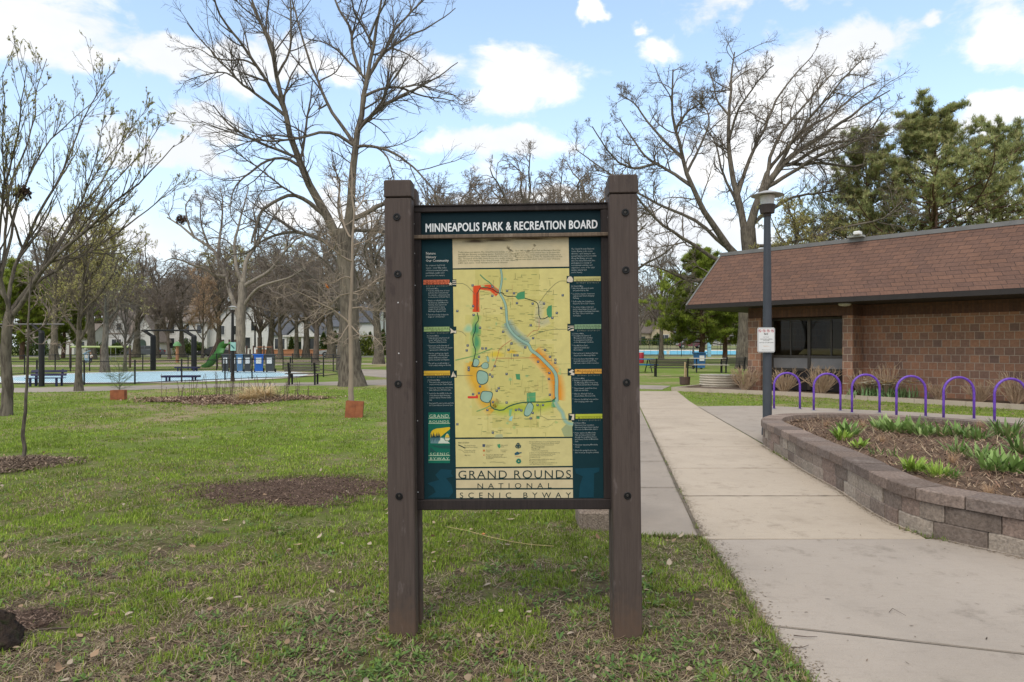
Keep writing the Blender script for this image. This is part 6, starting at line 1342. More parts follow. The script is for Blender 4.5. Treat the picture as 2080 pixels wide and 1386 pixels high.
# dried stalks and straw heap in the leaf-litter bed
def straw():
    r = np.random.default_rng(4)
    for (px, py, s, lb) in ((505, 812, .55, 'pale heap of fallen ornamental grass in the leaf litter bed'), (530, 808, .75, 'taller pointed tuft of straw-coloured grass in the leaf litter bed')):
        o = clump('straw_tuft', px, py, s * .85, 1100, [(.66, .51, .28), (.74, .60, .36), (.55, .42, .23)], lb, 'plant', 'straw tufts', 400 + px, .03, (.5, 1.45), .04, (.5, 1.6), 4, (1, 1, .8, .5, .1), .5)
    n = 90; c = g(470, 812); P = np.zeros((n, 5, 3)); P[:, 0, 0] = c.x + r.uniform(-1.9, 2.0, n); P[:, 0, 1] = c.y + r.uniform(-.9, 1.1, n); D = unit(np.column_stack([r.normal(0, .12, n), r.normal(0, .12, n), np.ones(n)])); L = r.uniform(.2, .75, n)[:, None] / 4
    for k in range(1, 5): P[:, k] = P[:, k - 1] + D * L; D = unit(D + r.normal(0, .06, (n, 3)))
    R0 = np.linspace(.006, .004, 5)[None].repeat(n, 0); P2, R2 = grow(P, R0, 4, r, t=(.5, 1), ang=(25, 60), lf=(.1, .25), K=3, rmin=.004); V, Q = merge([tube_np(P, R0, 4), tube_np(P2, R2, 3)])
    tag(link_mesh('dry_stalks', mesh_np('dry_stalks', V, Q), mat('dry_stalk', (.16, .115, .085), (.1, .075, .06), 3, .9)), kind='stuff')
straw()
# little conifer in the small rusty box
def guard(px, pyb, w_px, h_px, label, tilt, seed):
    c = g(px, pyb); m = c.y / F; w = w_px * m; hh = h_px * m; root = empty('rusty_guard', c, label, 'guard'); root.rotation_euler = (0, tilt, .12)
    q = MB(); t = .006
    for x0, x1, y0, y1 in ((-w / 2, w / 2, 0, t), (-w / 2, w / 2, w * .5, w * .5 + t), (-w / 2, -w / 2 + t, t + .001, w * .5 - .001), (w / 2 - t, w / 2, t + .001, w * .5 - .001)): q.bx(x0, x1, y0, y1, -.05, hh)
    q.build('panel', M_RUST, root); q = MB(); q.bx(-.016, .016, -.006, -.0005, -.02, hh * .98); q.build('seam', M_RUST, root)
M_RUST = mat('rusty_steel', (.30, .10, .045), (.19, .065, .032), 6, .85, .3, 60, c3=(.36, .14, .06))
guard(718, 849, 35, 33, 'tilted rusty steel guard box round the pale sapling', R(4), 1); guard(238, 813, 27, 20, 'small rusty steel guard box round the little green conifer', R(-1), 2)
def conifer_small():
    r = np.random.default_rng(6); c = g(238, 810); n = 46; m = c.y / F; root = empty('young_conifer', c + Vector((0, .1, 0)), 'little feathery green conifer growing in the small rusty box', 'tree')
    T = np.stack([np.zeros(8), np.zeros(8), np.linspace(0, 64 * m, 8)], -1)[None]; TR = np.linspace(.012, .004, 8)[None]; P, Rr = grow(T, TR, n, r, t=(.25, 1), ang=(45, 85), lf=(.35, .75), K=6, up=.05, wig=.12, rmin=.005, lmin=.25, lmax=.62)
    P2, R2 = grow(P, Rr, 9, r, t=(.2, 1), ang=(25, 50), lf=(.2, .4), K=3, rmin=.003); V, Q = merge([tube_np(T, TR, 6)]); link_mesh('trunk', mesh_np('trunk', V, Q), M_TWIG, root)
    V, Q = merge([tube_np(P, Rr, 3), tube_np(P2, R2, 3)]); link_mesh('crown', mesh_np('crown', V, Q), mat('conifer_green', (.13, .17, .06), (.09, .12, .05), 4), root)
conifer_small()
# leaf nests and a robin
def nest(px, py, Y, r_, label):
    r = np.random.default_rng(px); n = 260; d = unit(r.normal(size=(n, 3))); P = d * r.random((n, 1)) ** .4 * r_ * np.array([1, 1, .8]); V, Q = blades(P, r.random(n) * 6.28, r.random(n) * 3, np.full(n, r_ * .5), np.full(n, r_ * .25), r.normal(0, .8, n), 2, [.4, 1, .3])
    o = link_mesh('leaf_nest', mesh_np('leaf_nest', V, Q, np.repeat(np.array([(.10, .065, .05), (.15, .1, .07), (.07, .05, .04)])[r.integers(0, 3, n)], 6, 0)), M_GRASS); o.location = at(px, py, Y); tag(o, label, 'nest')
nest(46, 392, 14.6, .17, 'brown leafy squirrel nest in the budding tree at the left edge'); nest(368, 446, 58, .45, 'brown leafy squirrel nest high in the pale forked tree')
def robin():
    c = at(665, 581, 14.0); root = empty('robin', c, 'small orange-breasted bird perched on a sapling branch left of the big elm', 'bird'); q = MB(); prof = []
    for k in range(11):
        t = k / 10; z = -.065 + .155 * t; rad = (.002, .014, .026, .034, .038, .036, .028, .024, .025, .018, .002)[k]; prof.append((rad, z))
    rot = Matrix.Rotation(R(-28), 3, 'Y'); q.c = (.6, .19, .03); q.lathe(prof, 14, (0, 0, 0), rot)
    for i, v in enumerate(q.v):
        w = rot.inverted() @ Vector(v); q.col[i] = (.62, .17, .02) if (w.x < .010 and w.z < .045) else (.10, .08, .07)
    q.c = (.10, .08, .07); q.add([rot @ Vector(p) for p in ((.0, -.012, -.06), (.0, .012, -.06), (.012, .01, -.12), (.012, -.01, -.12))], [(0, 1, 2, 3)])
    q.build('body', attr_mat('feathers', .8), root, True, True); b = MB(); b.lathe([(.005, 0), (.0005, .018)], 6, rot @ Vector((-.02, 0, .072)), Matrix.Rotation(R(-95), 3, 'Y')); b.build('beak', mat('beak', (.5, .35, .08)), root)
robin()
# ---------------------------------------------------------------- lamps, hoops, benches, bins and the rest
M_DKBLUE = mat('lamp_paint', (.045, .052, .062), (.035, .04, .05), 3, .5, spec=.4); M_BRN = mat('lamp_brown', (.05, .036, .032), (.04, .03, .026), 3, .6)
M_LENS = mat('lamp_lens', (.62, .60, .56), (.52, .5, .47), 12, .35); M_HOOD = mat('lamp_hood', (.36, .35, .33), (.26, .25, .24), 4, .5); M_BLK = mat('black_steel', (.015, .015, .016), (.01, .01, .011), 3, .55)
M_WHITE = mat('white_paint', (.72, .72, .70), (.62, .62, .6), 2, .5); M_GALV = mat('galvanised', (.45, .45, .44), (.35, .35, .34), 8, .45, metal=.6)
def lamp(px, Y, top, wid, label, pole_m, z0=0.0, r=.075, old=False):
    x = (px - CX) / F * Y; H = CH - (top - HZ) / F * Y - z0; root = empty('street_lamp', (x, Y, z0), label, 'lamp', 'park lamps'); s = wid / 2
    q = MB(); q.lathe([(r * 1.25, 0), (r * 1.2, .12), (r, .2), (r * .95, H * .5), (r * .72, H - s * 1.75), (r * .72, H - s * 1.70)], 18); q.build('pole', pole_m, root, 'auto')
    q = MB(); q.lathe([(s * .18, H - s * 1.72), (s * .26, H - s * 1.66), (s * .24, H - s * 1.52), (s * .44, H - s * 1.47), (s * .52, H - s * .92), (s * .3, H - s * .90)], 20); q.build('housing', M_BRN, root, 'auto')
    q = MB(); q.lathe([(s * .42, H - s * .90), (s * .45, H - s * .5), (s * .48, H - s * .32), (s * .3, H - s * .31)], 20); q.build('lens', M_LENS, root, 'auto')
    q = MB(); q.lathe([(s * .3, H - s * .26), (s * 1.02, H - s * .33), (s * 1.03, H - s * .30), (s * .62, H - s * .13), (s * .28, H - s * .02), (0.01, H)], 28); q.build('hood', M_HOOD, root, 'auto')
    return root
lamp(1558.5, 11.15, 388, .50, 'tall dark street lamp with a mushroom hood rising behind the planter nose', M_DKBLUE, r=.072)
lamp(472.5, gy(775), 621.5, .36, 'black park lamp by the wading pool fence, a small teal sign on its pole', M_BLK, r=.07); lamp(518, gy(727.5), 657, .55, 'farther black park lamp among the trees behind the blue bin', M_BLK, r=.11)
lamp(1428, gy(724.5), 640, .62, 'black park lamp in front of the bright green pine', M_BLK, r=.12)
# notice on the front lamp
def notice():
    Y = 11.04; a, b = at(1538.5, 665.5, Y), at(1574, 716, Y); w, hh = b.x - a.x, a.z - b.z; root = empty('notice_sign', ((a.x + b.x) / 2, Y, b.z), 'white notice with a black border reading NO, fixed on the front street lamp', 'sign')
    def rrect(x0, x1, z0, z1, r_, y0, y1, m, nm):
        P = []
        for cx, cz, a0 in ((x1 - r_, z0 + r_, -90), (x1 - r_, z1 - r_, 0), (x0 + r_, z1 - r_, 90), (x0 + r_, z0 + r_, 180)):
            for k in range(6): t = R(a0 + 18 * k); P.append((cx + r_ * math.cos(t), cz + r_ * math.sin(t)))
        q = MB(); q.prism(P, y0, y1); return q.build(nm, m, root)
    rrect(-w / 2, w / 2, 0, hh, .03, 0, .004, M_WHITE, 'plate'); rrect(-w / 2 + .007, w / 2 - .007, .007, hh - .007, .025, -.0008, -.0002, M_BLK, 'border'); rrect(-w / 2 + .012, w / 2 - .012, .012, hh - .012, .021, -.0016, -.001, M_WHITE, 'face')
    q = MB(); q.bx(-.012, .012, .006, .045, .02, .05); q.bx(-.012, .012, .006, .045, hh - .05, hh - .02); q.build('bracket', M_GALV, root)
    def line(mb, s_, z, cap, wd, bold=.01):
        V, Fc = glyphs(s_, 1.02, 1, bold, 1); w0, w1 = V[:, 0].min(), V[:, 0].max(); mb.add([(-wd / 2 + (v[0] - w0) / (w1 - w0) * wd, -.0024, z + v[1] / _H * cap) for v in V], Fc)
    q = MB(); line(q, 'NO', hh * .70, hh * .075, w * .24, .03); line(q, 'ALCOHOL', hh * .60, hh * .03, w * .32); line(q, 'UNLEASHED ANIMALS', hh * .515, hh * .034, w * .72); line(q, 'OR HORSES', hh * .465, hh * .03, w * .36); line(q, 'VEHICLES OR AMPLIFIERS', hh * .375, hh * .033, w * .84); line(q, 'minneapolisparks.org', hh * .09, hh * .022, w * .5)
    q.build('lettering', M_BLK, root); q = MB(); line(q, 'Thank You', hh * .235, hh * .032, w * .34); q.build('orange_lettering', mat('orange_ink', (.6, .28, .08)), root)
    rm = mat('red_ink', (.6, .06, .07)); q = MB(); k_ = MB()
    for i in range(4):
        cx, cz, r_ = (-.36 + .24 * i) * w, hh * .865, w * .085; n = 24; vs = []
        for k in range(n): t = 2 * math.pi * k / n; vs += [(cx + r_ * math.cos(t), -.0024, cz + r_ * math.sin(t)), (cx + r_ * .8 * math.cos(t), -.0024, cz + r_ * .8 * math.sin(t))]
        q.add(vs, [(2 * k, 2 * ((k + 1) % n), 2 * ((k + 1) % n) + 1, 2 * k + 1) for k in range(n)])
        d = r_ * .7; e = r_ * .09; q.add([(cx - d - e, -.0030, cz + d - e), (cx - d + e, -.0030, cz + d + e), (cx + d + e, -.0030, cz - d + e), (cx + d - e, -.0030, cz - d - e)], [(0, 1, 2, 3)])
        shp = [[(-.25, -.5), (.1, -.5), (.1, .3), (0, .6), (-.12, .6), (-.25, .3)], [(-.5, -.4), (-.4, .1), (.2, .15), (.5, .45), (.5, -.4), (.35, -.4), (.3, -.1), (-.3, -.1), (-.35, -.4)], [(-.5, 0), (.2, .4), (.5, .2), (-.1, -.3)], [(-.55, -.2), (-.5, .1), (-.2, .3), (.3, .3), (.5, .05), (.5, -.2)]][i]
        k_.add([(cx + x * r_, -.0027, cz + z * r_) for x, z in shp], [tuple(range(len(shp)))])
    q.build('ban_circles', rm, root); k_.build('pictograms', M_BLK, root)
notice()
# bicycle hoops
M_PUR = mat('purple_paint', (.125, .042, .37), (.075, .024, .24), 14, .42, .15, 50, spec=.5, c3=(.16, .075, .40))
def hoop_proto():
    root = empty('bike_rack', (0, 0, 0), 'x', 'bike rack', 'purple bicycle hoops'); w, H, r_ = .29, .83, .024; P = [(-w, 0, 0), (-w, 0, H - w - .15), (-w, 0, H - w)]
    for k in range(1, 16): t = math.pi * (1 - k / 16); P.append((w * math.cos(t), 0, H - w + w * math.sin(t)))
    P += [(w, 0, H - w), (w, 0, H - w - .15), (w, 0, 0)]; q = MB(); q.tube([Vector(p) for p in P], r_, 12); q.build('hoop', M_PUR, root, True)
    for s in (-1, 1):
        q = MB(); q.lathe([(.055, .0), (.055, .008), (.03, .012)], 16, (s * w, 0, 0)); fl__ = q.build('base_plate', M_GALV, root, 'auto')
        q = MB()
        for a in (0, 120, 240): q.lathe([(.007, .008), (.006, .018)], 6, (s * w + .042 * math.cos(R(a)), .042 * math.sin(R(a)), 0))
        q.build('bolt', M_GALV, fl__)
    return root
hp_ = hoop_proto()
spots = [(1598.5, 758), (1680, 759.4), (1758.5, 761.3), (1850.5, 764.4), (1947.5, 766.6), (2052.5, 769.7)]
lbs = ['purple bicycle hoop nearest the street lamp', 'second purple bicycle hoop from the street lamp', 'third purple bicycle hoop from the street lamp', 'fourth purple bicycle hoop, in front of the daffodils', 'fifth purple bicycle hoop, in front of plain brick wall', 'rightmost purple bicycle hoop, cut off by the picture edge']
for i, (px, ty) in enumerate(spots):
    o = hp_ if i == 0 else copy_tree(hp_); Y = (CH - .83 - .017) * F / (ty - HZ); o.location = ((px - CX) / F * Y, Y, .017); o['label'] = lbs[i]; o.rotation_euler = (0, 0, R(-4))

# benches
M_SLATB = mat('dark_slats', (.085, .075, .065), (.06, .052, .046), 7, .7, stretch=(1, 8, 8)); M_SLATW = mat('grey_slats', (.17, .155, .125), (.11, .10, .08), 7, .85, stretch=(1, 8, 8)); M_NAVY = mat('navy_plastic', (.018, .018, .065), (.013, .013, .05), 4, .5)
def bench(px, pyb, wpx, label, slat, leg, back=True, rz=0.0, nback=4, hb=.80, away=True, group='park benches', arms=False, zs=1.0):
    c = g(px, pyb); m = c.y / F; w = wpx * m; root = empty('park_bench', c, label, 'bench', group, rz + (0 if away else math.pi)); root.scale = (1, 1, zs)
    # seen from behind: seat beyond the backrest
    q = MB()
    for k in range(4): q.cbox(-w / 2, w / 2, .08 + .105 * k, .17 + .105 * k, .41 if back else .30, .445, .006)
    q.build('seat', slat, root)
    if back:
        q = MB(); rot = Matrix.Rotation(R(14), 3, 'X')
        for k in range(nback): z = .50 + (hb - .50) * (k + .5) / nback; q.cbox(-w / 2, w / 2, -.018, .018, -(hb - .5) / nback * .34, (hb - .5) / nback * .34, .005, rot, (0, .085 - (z - .40) * .25, z))
        q.build('backrest', slat, root)
    for s in (-1, 1):
        q = MB(); x = s * w * .36
        if back: q.prism([(.0, 0), (.06, 0), (.06, .38), (-.05, hb + .01), (-.10, hb + .01), (.0, .38)], x - .03, x + .03); q.v = [(v[1], v[0], v[2]) for v in q.v]
        else: q.bx(x - .03, x + .03, .1, .16, 0, .408)
        q.build('leg', leg, root); q = MB(); q.bx(x - .03, x + .03, .40, .46, 0, .408); q.build('leg', leg, root)
        if arms: q = MB(); q.prism([(.0, .62), (.47, .62), (.47, .447), (.42, .447), (.42, .58), (.0, .58)], x - .03, x + .03); q.v = [(v[1], v[0], v[2]) for v in q.v]; q.build('armrest', leg, root)
    return root
bench(613, 783, 72, 'weathered grey wooden bench facing the wading pool, seen from behind', M_SLATW, M_BLK, True, R(2), 3, .84)
bench(1365, 766, 88, 'black slatted metal bench right of the map sign, seen from behind', M_SLATB, M_BLK, True, R(-3), 5, .86, arms=True); bench(1494, 758, 62, 'black slatted bench tucked against the brick corner', M_SLATB, M_BLK, True, R(20), 6, .86, arms=True)
bench(100, 784, 66, 'dark navy plastic bench with a backrest at the left rim of the wading pool', M_NAVY, M_NAVY, True, R(10), 2, .86, False, zs=.70); bench(362, 775.5, 72, 'low navy backless bench on the near rim of the wading pool', M_NAVY, M_NAVY, False, R(4), group='navy pool benches', zs=.55); bench(375, 755, 48, 'navy backless bench on the far rim of the wading pool', M_NAVY, M_NAVY, False, R(-5), group='navy pool benches', zs=.6)
# wheeled bins
def cart(px, pyb, w, h_, col, label, rz=0.0, lid_open=False, z0=0.0, Y=None):
    c = g(px, pyb) if Y is None else Vector(((px - CX) / F * Y, Y, 0)); c.z = z0; root = empty('wheeled_bin', c, label, 'bin', 'wheeled bins', rz); m = mat('bin_plastic', col, tuple(k * .8 for k in col), 3, .45, spec=.4)
    q = MB(); q.box((0, 0, h_ * .52), (w * .84, w * .9, h_ * .88), Matrix.Rotation(math.pi, 3, 'X'), .84); q.build('body', m, root)
    lid = MB(); ln = [(-w * .53, -w * .56), (w * .53, -w * .56), (w * .53, w * .5), (-w * .53, w * .5)]; lid.extr(ln, 0, h_ * .05); lo = lid.build('lid', m, root)
    lo.location = (0, 0, h_ * .965)
    if lid_open: lo.rotation_euler = (0, R(-32), 0); lo.location = (-w * .1, 0, h_ * 1.05)
    for s in (-1, 1): q = MB(); q.cyl((s * w * .36, w * .45, w * .2), (s * w * .46, w * .45, w * .2), w * .2, None, 14); q.build('wheel', M_BLK, root)
    q = MB(); q.bx(-w * .24, w * .24, -w * .475, -w * .46, h_ * .5, h_ * .82); q.build('label_plate', M_WHITE, root)
    q = MB(); q.cyl((-w * .4, w * .56, h_ * .92), (w * .4, w * .56, h_ * .92), w * .035, None, 8); q.build('handle', m, root)
GR = (.05, .053, .055)
for (px, wpx, col, rz, lb) in ((458, 15, GR, .35, 'dark grey wheeled bin at the left end of the row'), (474, 16, GR, .3, 'dark grey wheeled bin directly behind the lamp pole'), (488, 15, (.09, .20, .36), .2, 'dull pale blue wheeled bin between two grey ones'), (503, 17, GR, .35, 'dark grey wheeled bin with a red sticker left of the bright blue bin'), (526, 22, (.015, .12, .46), .3, 'bright blue wheeled bin in the row by the wading pool'), (549, 21, GR, .15, 'dark grey wheeled bin at the right end of the row')):
    cart(px, 757, wpx * gy(757) / F * .98, 1.0, col, lb, rz)
cart(178, 737.5, .48, .85, (.33, .50, .66), 'pale blue wheeled bin with its lid tipped open beyond the pool fence', .2, True)
bn = g(1421, 750); cart(1421, 750, .68, 1.05, (.03, .13, .30), 'blue litter bin behind the picnic table right of the sign', .2)
# picnic tables
def table(px, pyb, wpx, label, top, leg, rz, Hh=.76, wide=.75):
    c = g(px, pyb); w = wpx * c.y / F; root = empty('picnic_table', c, label, 'table', 'picnic tables', rz)
    q = MB()
    for k in range(5): q.cbox(-w / 2, w / 2, -wide / 2 + k * wide / 5, -wide / 2 + (k + 1) * wide / 5 - .015, Hh - .04, Hh, .006)
    q.build('table_top', top, root)
    for s in (-1, 1):
        q = MB(); q.cbox(-w / 2, w / 2, s * (wide / 2 + .32) - .13, s * (wide / 2 + .32) + .13, .42, .455, .006); q.build('bench_seat', top, root)
        q = MB(); x = s * w * .32; q.cyl((x, -wide / 2 - .3, 0), (x, -.12, Hh - .05), .03, None, 6); q.cyl((x, wide / 2 + .3, 0), (x, .12, Hh - .05), .03, None, 6); q.bx(x - .03, x + .03, -wide / 2 - .4, wide / 2 + .4, .37, .418); q.build('leg', leg, root)
M_BLUEP = mat('blue_coated', (.02, .18, .36), (.015, .14, .3), 4, .5); M_PALE = mat('pale_table', (.50, .45, .38), (.4, .36, .3), 4, .7)
table(1298, 757, 62, 'blue-topped picnic table half hidden behind the right sign post', M_BLUEP, M_BLK, .1); table(1440, 757, 76, 'long pale-topped picnic table between the two black benches', M_PALE, M_BLK, -.25, .80)
q = MB(); cc = g(1302, 738); root = empty('red_cooler', cc + Vector((0, 0, .0)), 'red barrel peeping out behind the right sign post', 'barrel'); q.lathe([(.22, 0), (.25, .1), (.25, .85), (.22, .9)], 16); q.build('body', mat('red_plastic', (.42, .03, .05), (.34, .025, .04), 4, .5), root, 'auto'); q = MB(); q.lathe([(.235, .901), (.24, .93), (.1, .97)], 16); q.build('lid', M_WHITE, root, 'auto')
# corrugated raised bed, bucket planter
def raised():
    Y = gy(787, .07); x = (1474 - CX) / F * Y; rad = 40 / F * Y; root = empty('raised_bed', (x, Y + rad, .05), 'cream corrugated round metal raised bed left of the brick corner', 'planter'); prof = []
    for k in range(57): prof.append((rad + .024 * math.cos(k * math.pi / 5.6), .42 * k / 56))
    q = MB(); q.lathe(prof + [(rad - .04, .42)], 40); q.build('wall', mat('cream_metal', (.60, .53, .42), (.52, .46, .36), 3, .5), root, True); q = MB(); q.lathe([(0.01, .40), (rad - .045, .40)], 24); q.build('soil', mat('bed_soil', (.12, .085, .06)), root)
raised()
cb = g(1391, 782, .07); root = empty('bucket_planter', cb, 'brown wooden tub at the end of the concrete edging with a pale stake in it', 'planter'); q = MB(); q.lathe([(.16, 0), (.18, .02), (.19, .2), (.2, .29), (.17, .29), (.165, .24), (.01, .24)], 14); q.build('tub', mat('tub_wood', (.11, .07, .055), (.08, .05, .04), 6), root)
q = MB(); q.cyl((0, 0, .24), (.01, 0, .82), .035, .03, 7); q.cyl((.05, .02, .24), (.06, .02, .6), .02, .018, 6); q.build('stake', mat('pale_stake', (.48, .36, .2), (.38, .28, .15), 6), root)
# chain-link fence round the wading pool
def link_mat():
    m, h, p = new_mat('chain_link'); o = [n for n in m.node_tree.nodes if n.type == 'OUTPUT_MATERIAL'][0]; uv = h.n('ShaderNodeUVMap'); uv.uv_map = 'UVMap'; s = h.n('ShaderNodeSeparateXYZ'); h.l(uv.outputs[0], s.inputs[0])
    def wires(op): return h.m('GREATER_THAN', h.m('ABSOLUTE', h.m('SUBTRACT', h.m('FRACT', h.m('DIVIDE', h.m(op, s.outputs[0], s.outputs[1]), .075)), .5)), .455)
    a = h.m('MAXIMUM', wires('ADD'), wires('SUBTRACT')); p.inputs['Base Color'].default_value = (.016, .016, .017, 1); p.inputs['Roughness'].default_value = .6; h.l(a, p.inputs['Alpha']); return m
M_LINK = link_mat()
def fence(name, pts, Hh, label, post_r=.032, spacing=2.5, rail=True, link=True, closed=False, m=M_BLK, z_of=lambda x, y: 0.0, mid=False, pickets=0):
    root = empty(name, (0, 0, 0), label, 'fence'); P = [Vector((p[0], p[1], 0)) for p in pts]; prs = list(zip(P, P[1:] + P[:1])) if closed else list(zip(P[:-1], P[1:]))
    q = MB()
    for i, (a, b) in enumerate(prs):
        L = (b - a).length; n = max(1, round(L / spacing))
        for k in range(n + (0 if closed or i < len(prs) - 1 else 1)):
            c = a.lerp(b, k / n); z = z_of(c.x, c.y); pm_ = MB(); pm_.lathe([(post_r, z - .05), (post_r, z + Hh + .03), (.005, z + Hh + .05)], 8, (c.x, c.y, 0)); pm_.build('post', m, root)
        za, zb = z_of(a.x, a.y), z_of(b.x, b.y)
        for hh in ((Hh - .015, .06) if not mid else (Hh - .015, Hh * .5, .1)): q.cyl((a.x, a.y, za + hh), (b.x, b.y, zb + hh), post_r * .6, None, 6)
        for k in range(int(L * pickets)): c = a.lerp(b, (k + .5) / (L * pickets)); z = z_of(c.x, c.y); q.bx(c.x - .012, c.x + .012, c.y - .012, c.y + .012, z + .08, z + Hh)
    q.build('rail', m, root)
    if link:
        q = MB()
        for a, b in prs:
            L = (b - a).length; za, zb = z_of(a.x, a.y), z_of(b.x, b.y); q.add([(a.x, a.y, za + .06), (b.x, b.y, zb + .06), (b.x, b.y, zb + Hh - .02), (a.x, a.y, za + Hh - .02)], [(0, 1, 2, 3)], [[(0, 0), (L, 0), (L, Hh), (0, Hh)]])
        q.build('wire_mesh', M_LINK, root)
near = [g(-150, 783), g(20, 782.5), g(75, 782), g(171, 782), g(274, 781), g(369, 777), g(457, 773), g(512, 770.5), g(590, 768.5), g(657, 766), g(694, 761.5)]
fence('pool_fence', near, .90, 'low black chain-link fence along the near side of the wading pool', spacing=50)
farp = [g(694, 761.5), g(677, 755), g(633, 752), g(594, 752), g(575, 752), g(440, 752), g(382, 752), g(290, 753), g(182, 754), g(143, 755), g(112, 756), g(50, 761), g(-40, 768), g(-150, 783)]
fence('pool_fence', farp, .98, 'black chain-link fence along the far side of the wading pool', spacing=50)
# wading pool
px0, px1 = g(20, 768), g(590, 768); ctr = g(300, 764.5); rx = 7.1
def disc(name, r0, r1, z, m, cx, cy, sy=1.0):
    q = MB(); n = 72; vs = []
    for k in range(n): t = 2 * math.pi * k / n; vs += [(cx + r0 * math.cos(t), cy + r0 * sy * math.sin(t), z), (cx + r1 * math.cos(t), cy + r1 * sy * math.sin(t), z)]
    if r0 < .01: q.poly([vs[2 * k + 1] for k in range(n)])
    else: q.add(vs, [(2 * k, 2 * k + 1, 2 * ((k + 1) % n) + 1, 2 * ((k + 1) % n)) for k in range(n)])
    tag(q.build(name, m), kind='structure')
pcx, pcy = -17.2, 33.3
disc('wading_pool_rim', 7.0, 7.5, .018, M_TAN, pcx, pcy, .96); disc('wading_pool_border', 6.0, 7.0, .014, mat('pool_pale_paint', (.68, .74, .73), (.6, .68, .69), .8, .5), pcx, pcy, .96); disc('wading_pool', 0, 6.0, .012, mat('pool_blue_paint', (.44, .63, .70), (.38, .57, .66), .5, .5), pcx, pcy, .96)
# shade frames
def shade(pxs, pyb, top, beam, label, m=M_BLK):
    Y = gy(pyb); root = empty('shade_frame', ((pxs[0] - CX) / F * Y, Y, 0), label, 'frame', 'shade frames'); zt = CH - (top - HZ) / F * Y; zb = CH - (beam - HZ) / F * Y; r_ = .14 * Y / 37
    for px in pxs:
        x = (px - pxs[0]) / F * Y; q = MB(); q.lathe([(r_, 0), (r_, zt), (r_ * .6, zt + .1)], 12, (x, 0, 0)); q.cyl((x, 0, zt), (x - .55 * Y / 39, 0, zb), r_ * .6, None, 8); q.build('post', m, root)
    q = MB(); q.cyl(((pxs[0] - 24 - pxs[0]) / F * Y if len(pxs) > 1 else -95 / F * Y, 0, zb), ((pxs[-1] + 12 - pxs[0]) / F * Y if len(pxs) > 1 else 46 / F * Y, 0, zb), .045 * Y / 39, None, 8); q.build('beam', mat('grey_beam', (.16, .15, .15)) if len(pxs) == 1 else m, root)
shade([311, 394], 752.5, 684, 671.5, 'pair of thick black shade posts carrying one beam beyond the wading pool'); shade([84.5], 785.5, 677, 659, 'single thick black shade post at the left rim of the wading pool')
# small teal sign on the far lamp
a = at(473.5, 704, gy(775) - .09); root = empty('teal_sign', a, 'small pale teal sign with a dark slanted mark on the far lamp pole', 'sign'); q = MB(); s_ = 5.4 * a.y / F; q.bx(-s_, s_, 0, .01, -s_ * 1.6, s_ * 1.6); q.build('plate', mat('teal_plate', (.32, .58, .54)), root); q = MB(); q.add([(-s_ * .8, -.002, s_ * .7), (-s_ * .3, -.002, s_ * .4), (s_ * .7, -.002, -s_ * .7), (s_ * .2, -.002, -s_ * .9), (-s_ * .7, -.002, s_ * .1)], [(0, 1, 2, 3, 4)]); q.build('mark', mat('teal_dark', (.02, .13, .13)), root)
# play equipment
M_GREENP = mat('green_plastic', (.10, .30, .09), (.08, .25, .07), 3, .4); M_BRP = mat('brown_posts', (.10, .06, .045), (.07, .045, .035), 4, .6); M_LIME = mat('lime_bar', (.38, .45, .20), None, 4)
def slide():
    Y = gy(748.5); m = Y / F; root = empty('play_slide', (0, 0, 0), 'green curved playground slide with a dark climbing frame behind the bins', 'slide'); P = [at(x, y, Y - k * .12) for k, (x, y) in enumerate([(463, 698), (456, 700), (450, 708), (448, 716), (444, 722), (436, 729), (430, 738), (424, 745), (417, 747)])]
    q = MB(); P, _ = resample([tuple(p) for p in P], 1, 1, 20); w = .30; vs = []
    for p in P:
        for dx, dz in ((-w, .16), (-w * .85, 0), (w * .85, 0), (w, .16)): vs.append((p[0] + dx * .55, p[1] + dx * .8, p[2] + dz))
    q.add(vs, [(4 * i + k, 4 * i + k + 1, 4 * i + k + 5, 4 * i + k + 4) for i in range(19) for k in range(3)]); q.build('chute', M_GREENP, root, True)
    for px in (441, 452, 466, 478): q = MB(); a = at(px, 690, Y + .6 * (px % 3)); q.cyl((a.x, a.y, 0), a, .07, None, 8); q.build('post', M_BRP, root)
    q = MB(); a, b = at(443, 688, Y + 1), at(415, 748, Y + .5); q.cyl(a, (b.x, b.y, .03), .05); a, b = at(445, 690, Y + 1.4), at(420, 746, Y + 1); q.cyl(a, (b.x, b.y, .03), .05); a, b = at(444, 706, Y + .8), at(474, 722, Y + 1.4); q.bx(a.x, b.x, a.y, a.y + 1.3, b.z, b.z + .12); q.build('climbing_frame', M_BRP, root)
slide()
def swing():
    Y = gy(748); root = empty('swing_set', (0, Y, 0), 'long swing frame with a pale green top bar beyond the wading pool', 'swing'); q = MB(); z = CH - (705 - HZ) / F * Y; X = lambda px: (px - CX) / F * Y
    q.cyl((X(143), 0, z), (X(266), 0, z), .07); q.build('top_bar', M_LIME, root)
    for px in (143, 205.5, 264): q = MB(); q.cyl((X(px), 0, 0), (X(px), 0, z + .12), .075); q.build('post', M_BRP, root)
    for px in (168, 178, 225, 235):
        if px in (168, 225): s = MB(); s.bx(X(px), X(px + 10), -.1, .1, .45, .5); s.build('swing_seat', M_BLK, root)
        q = MB(); q.cyl((X(px), 0, .5), (X(px), 0, z), .012, None, 5); q.build('chain', M_GALV, root)
swing()
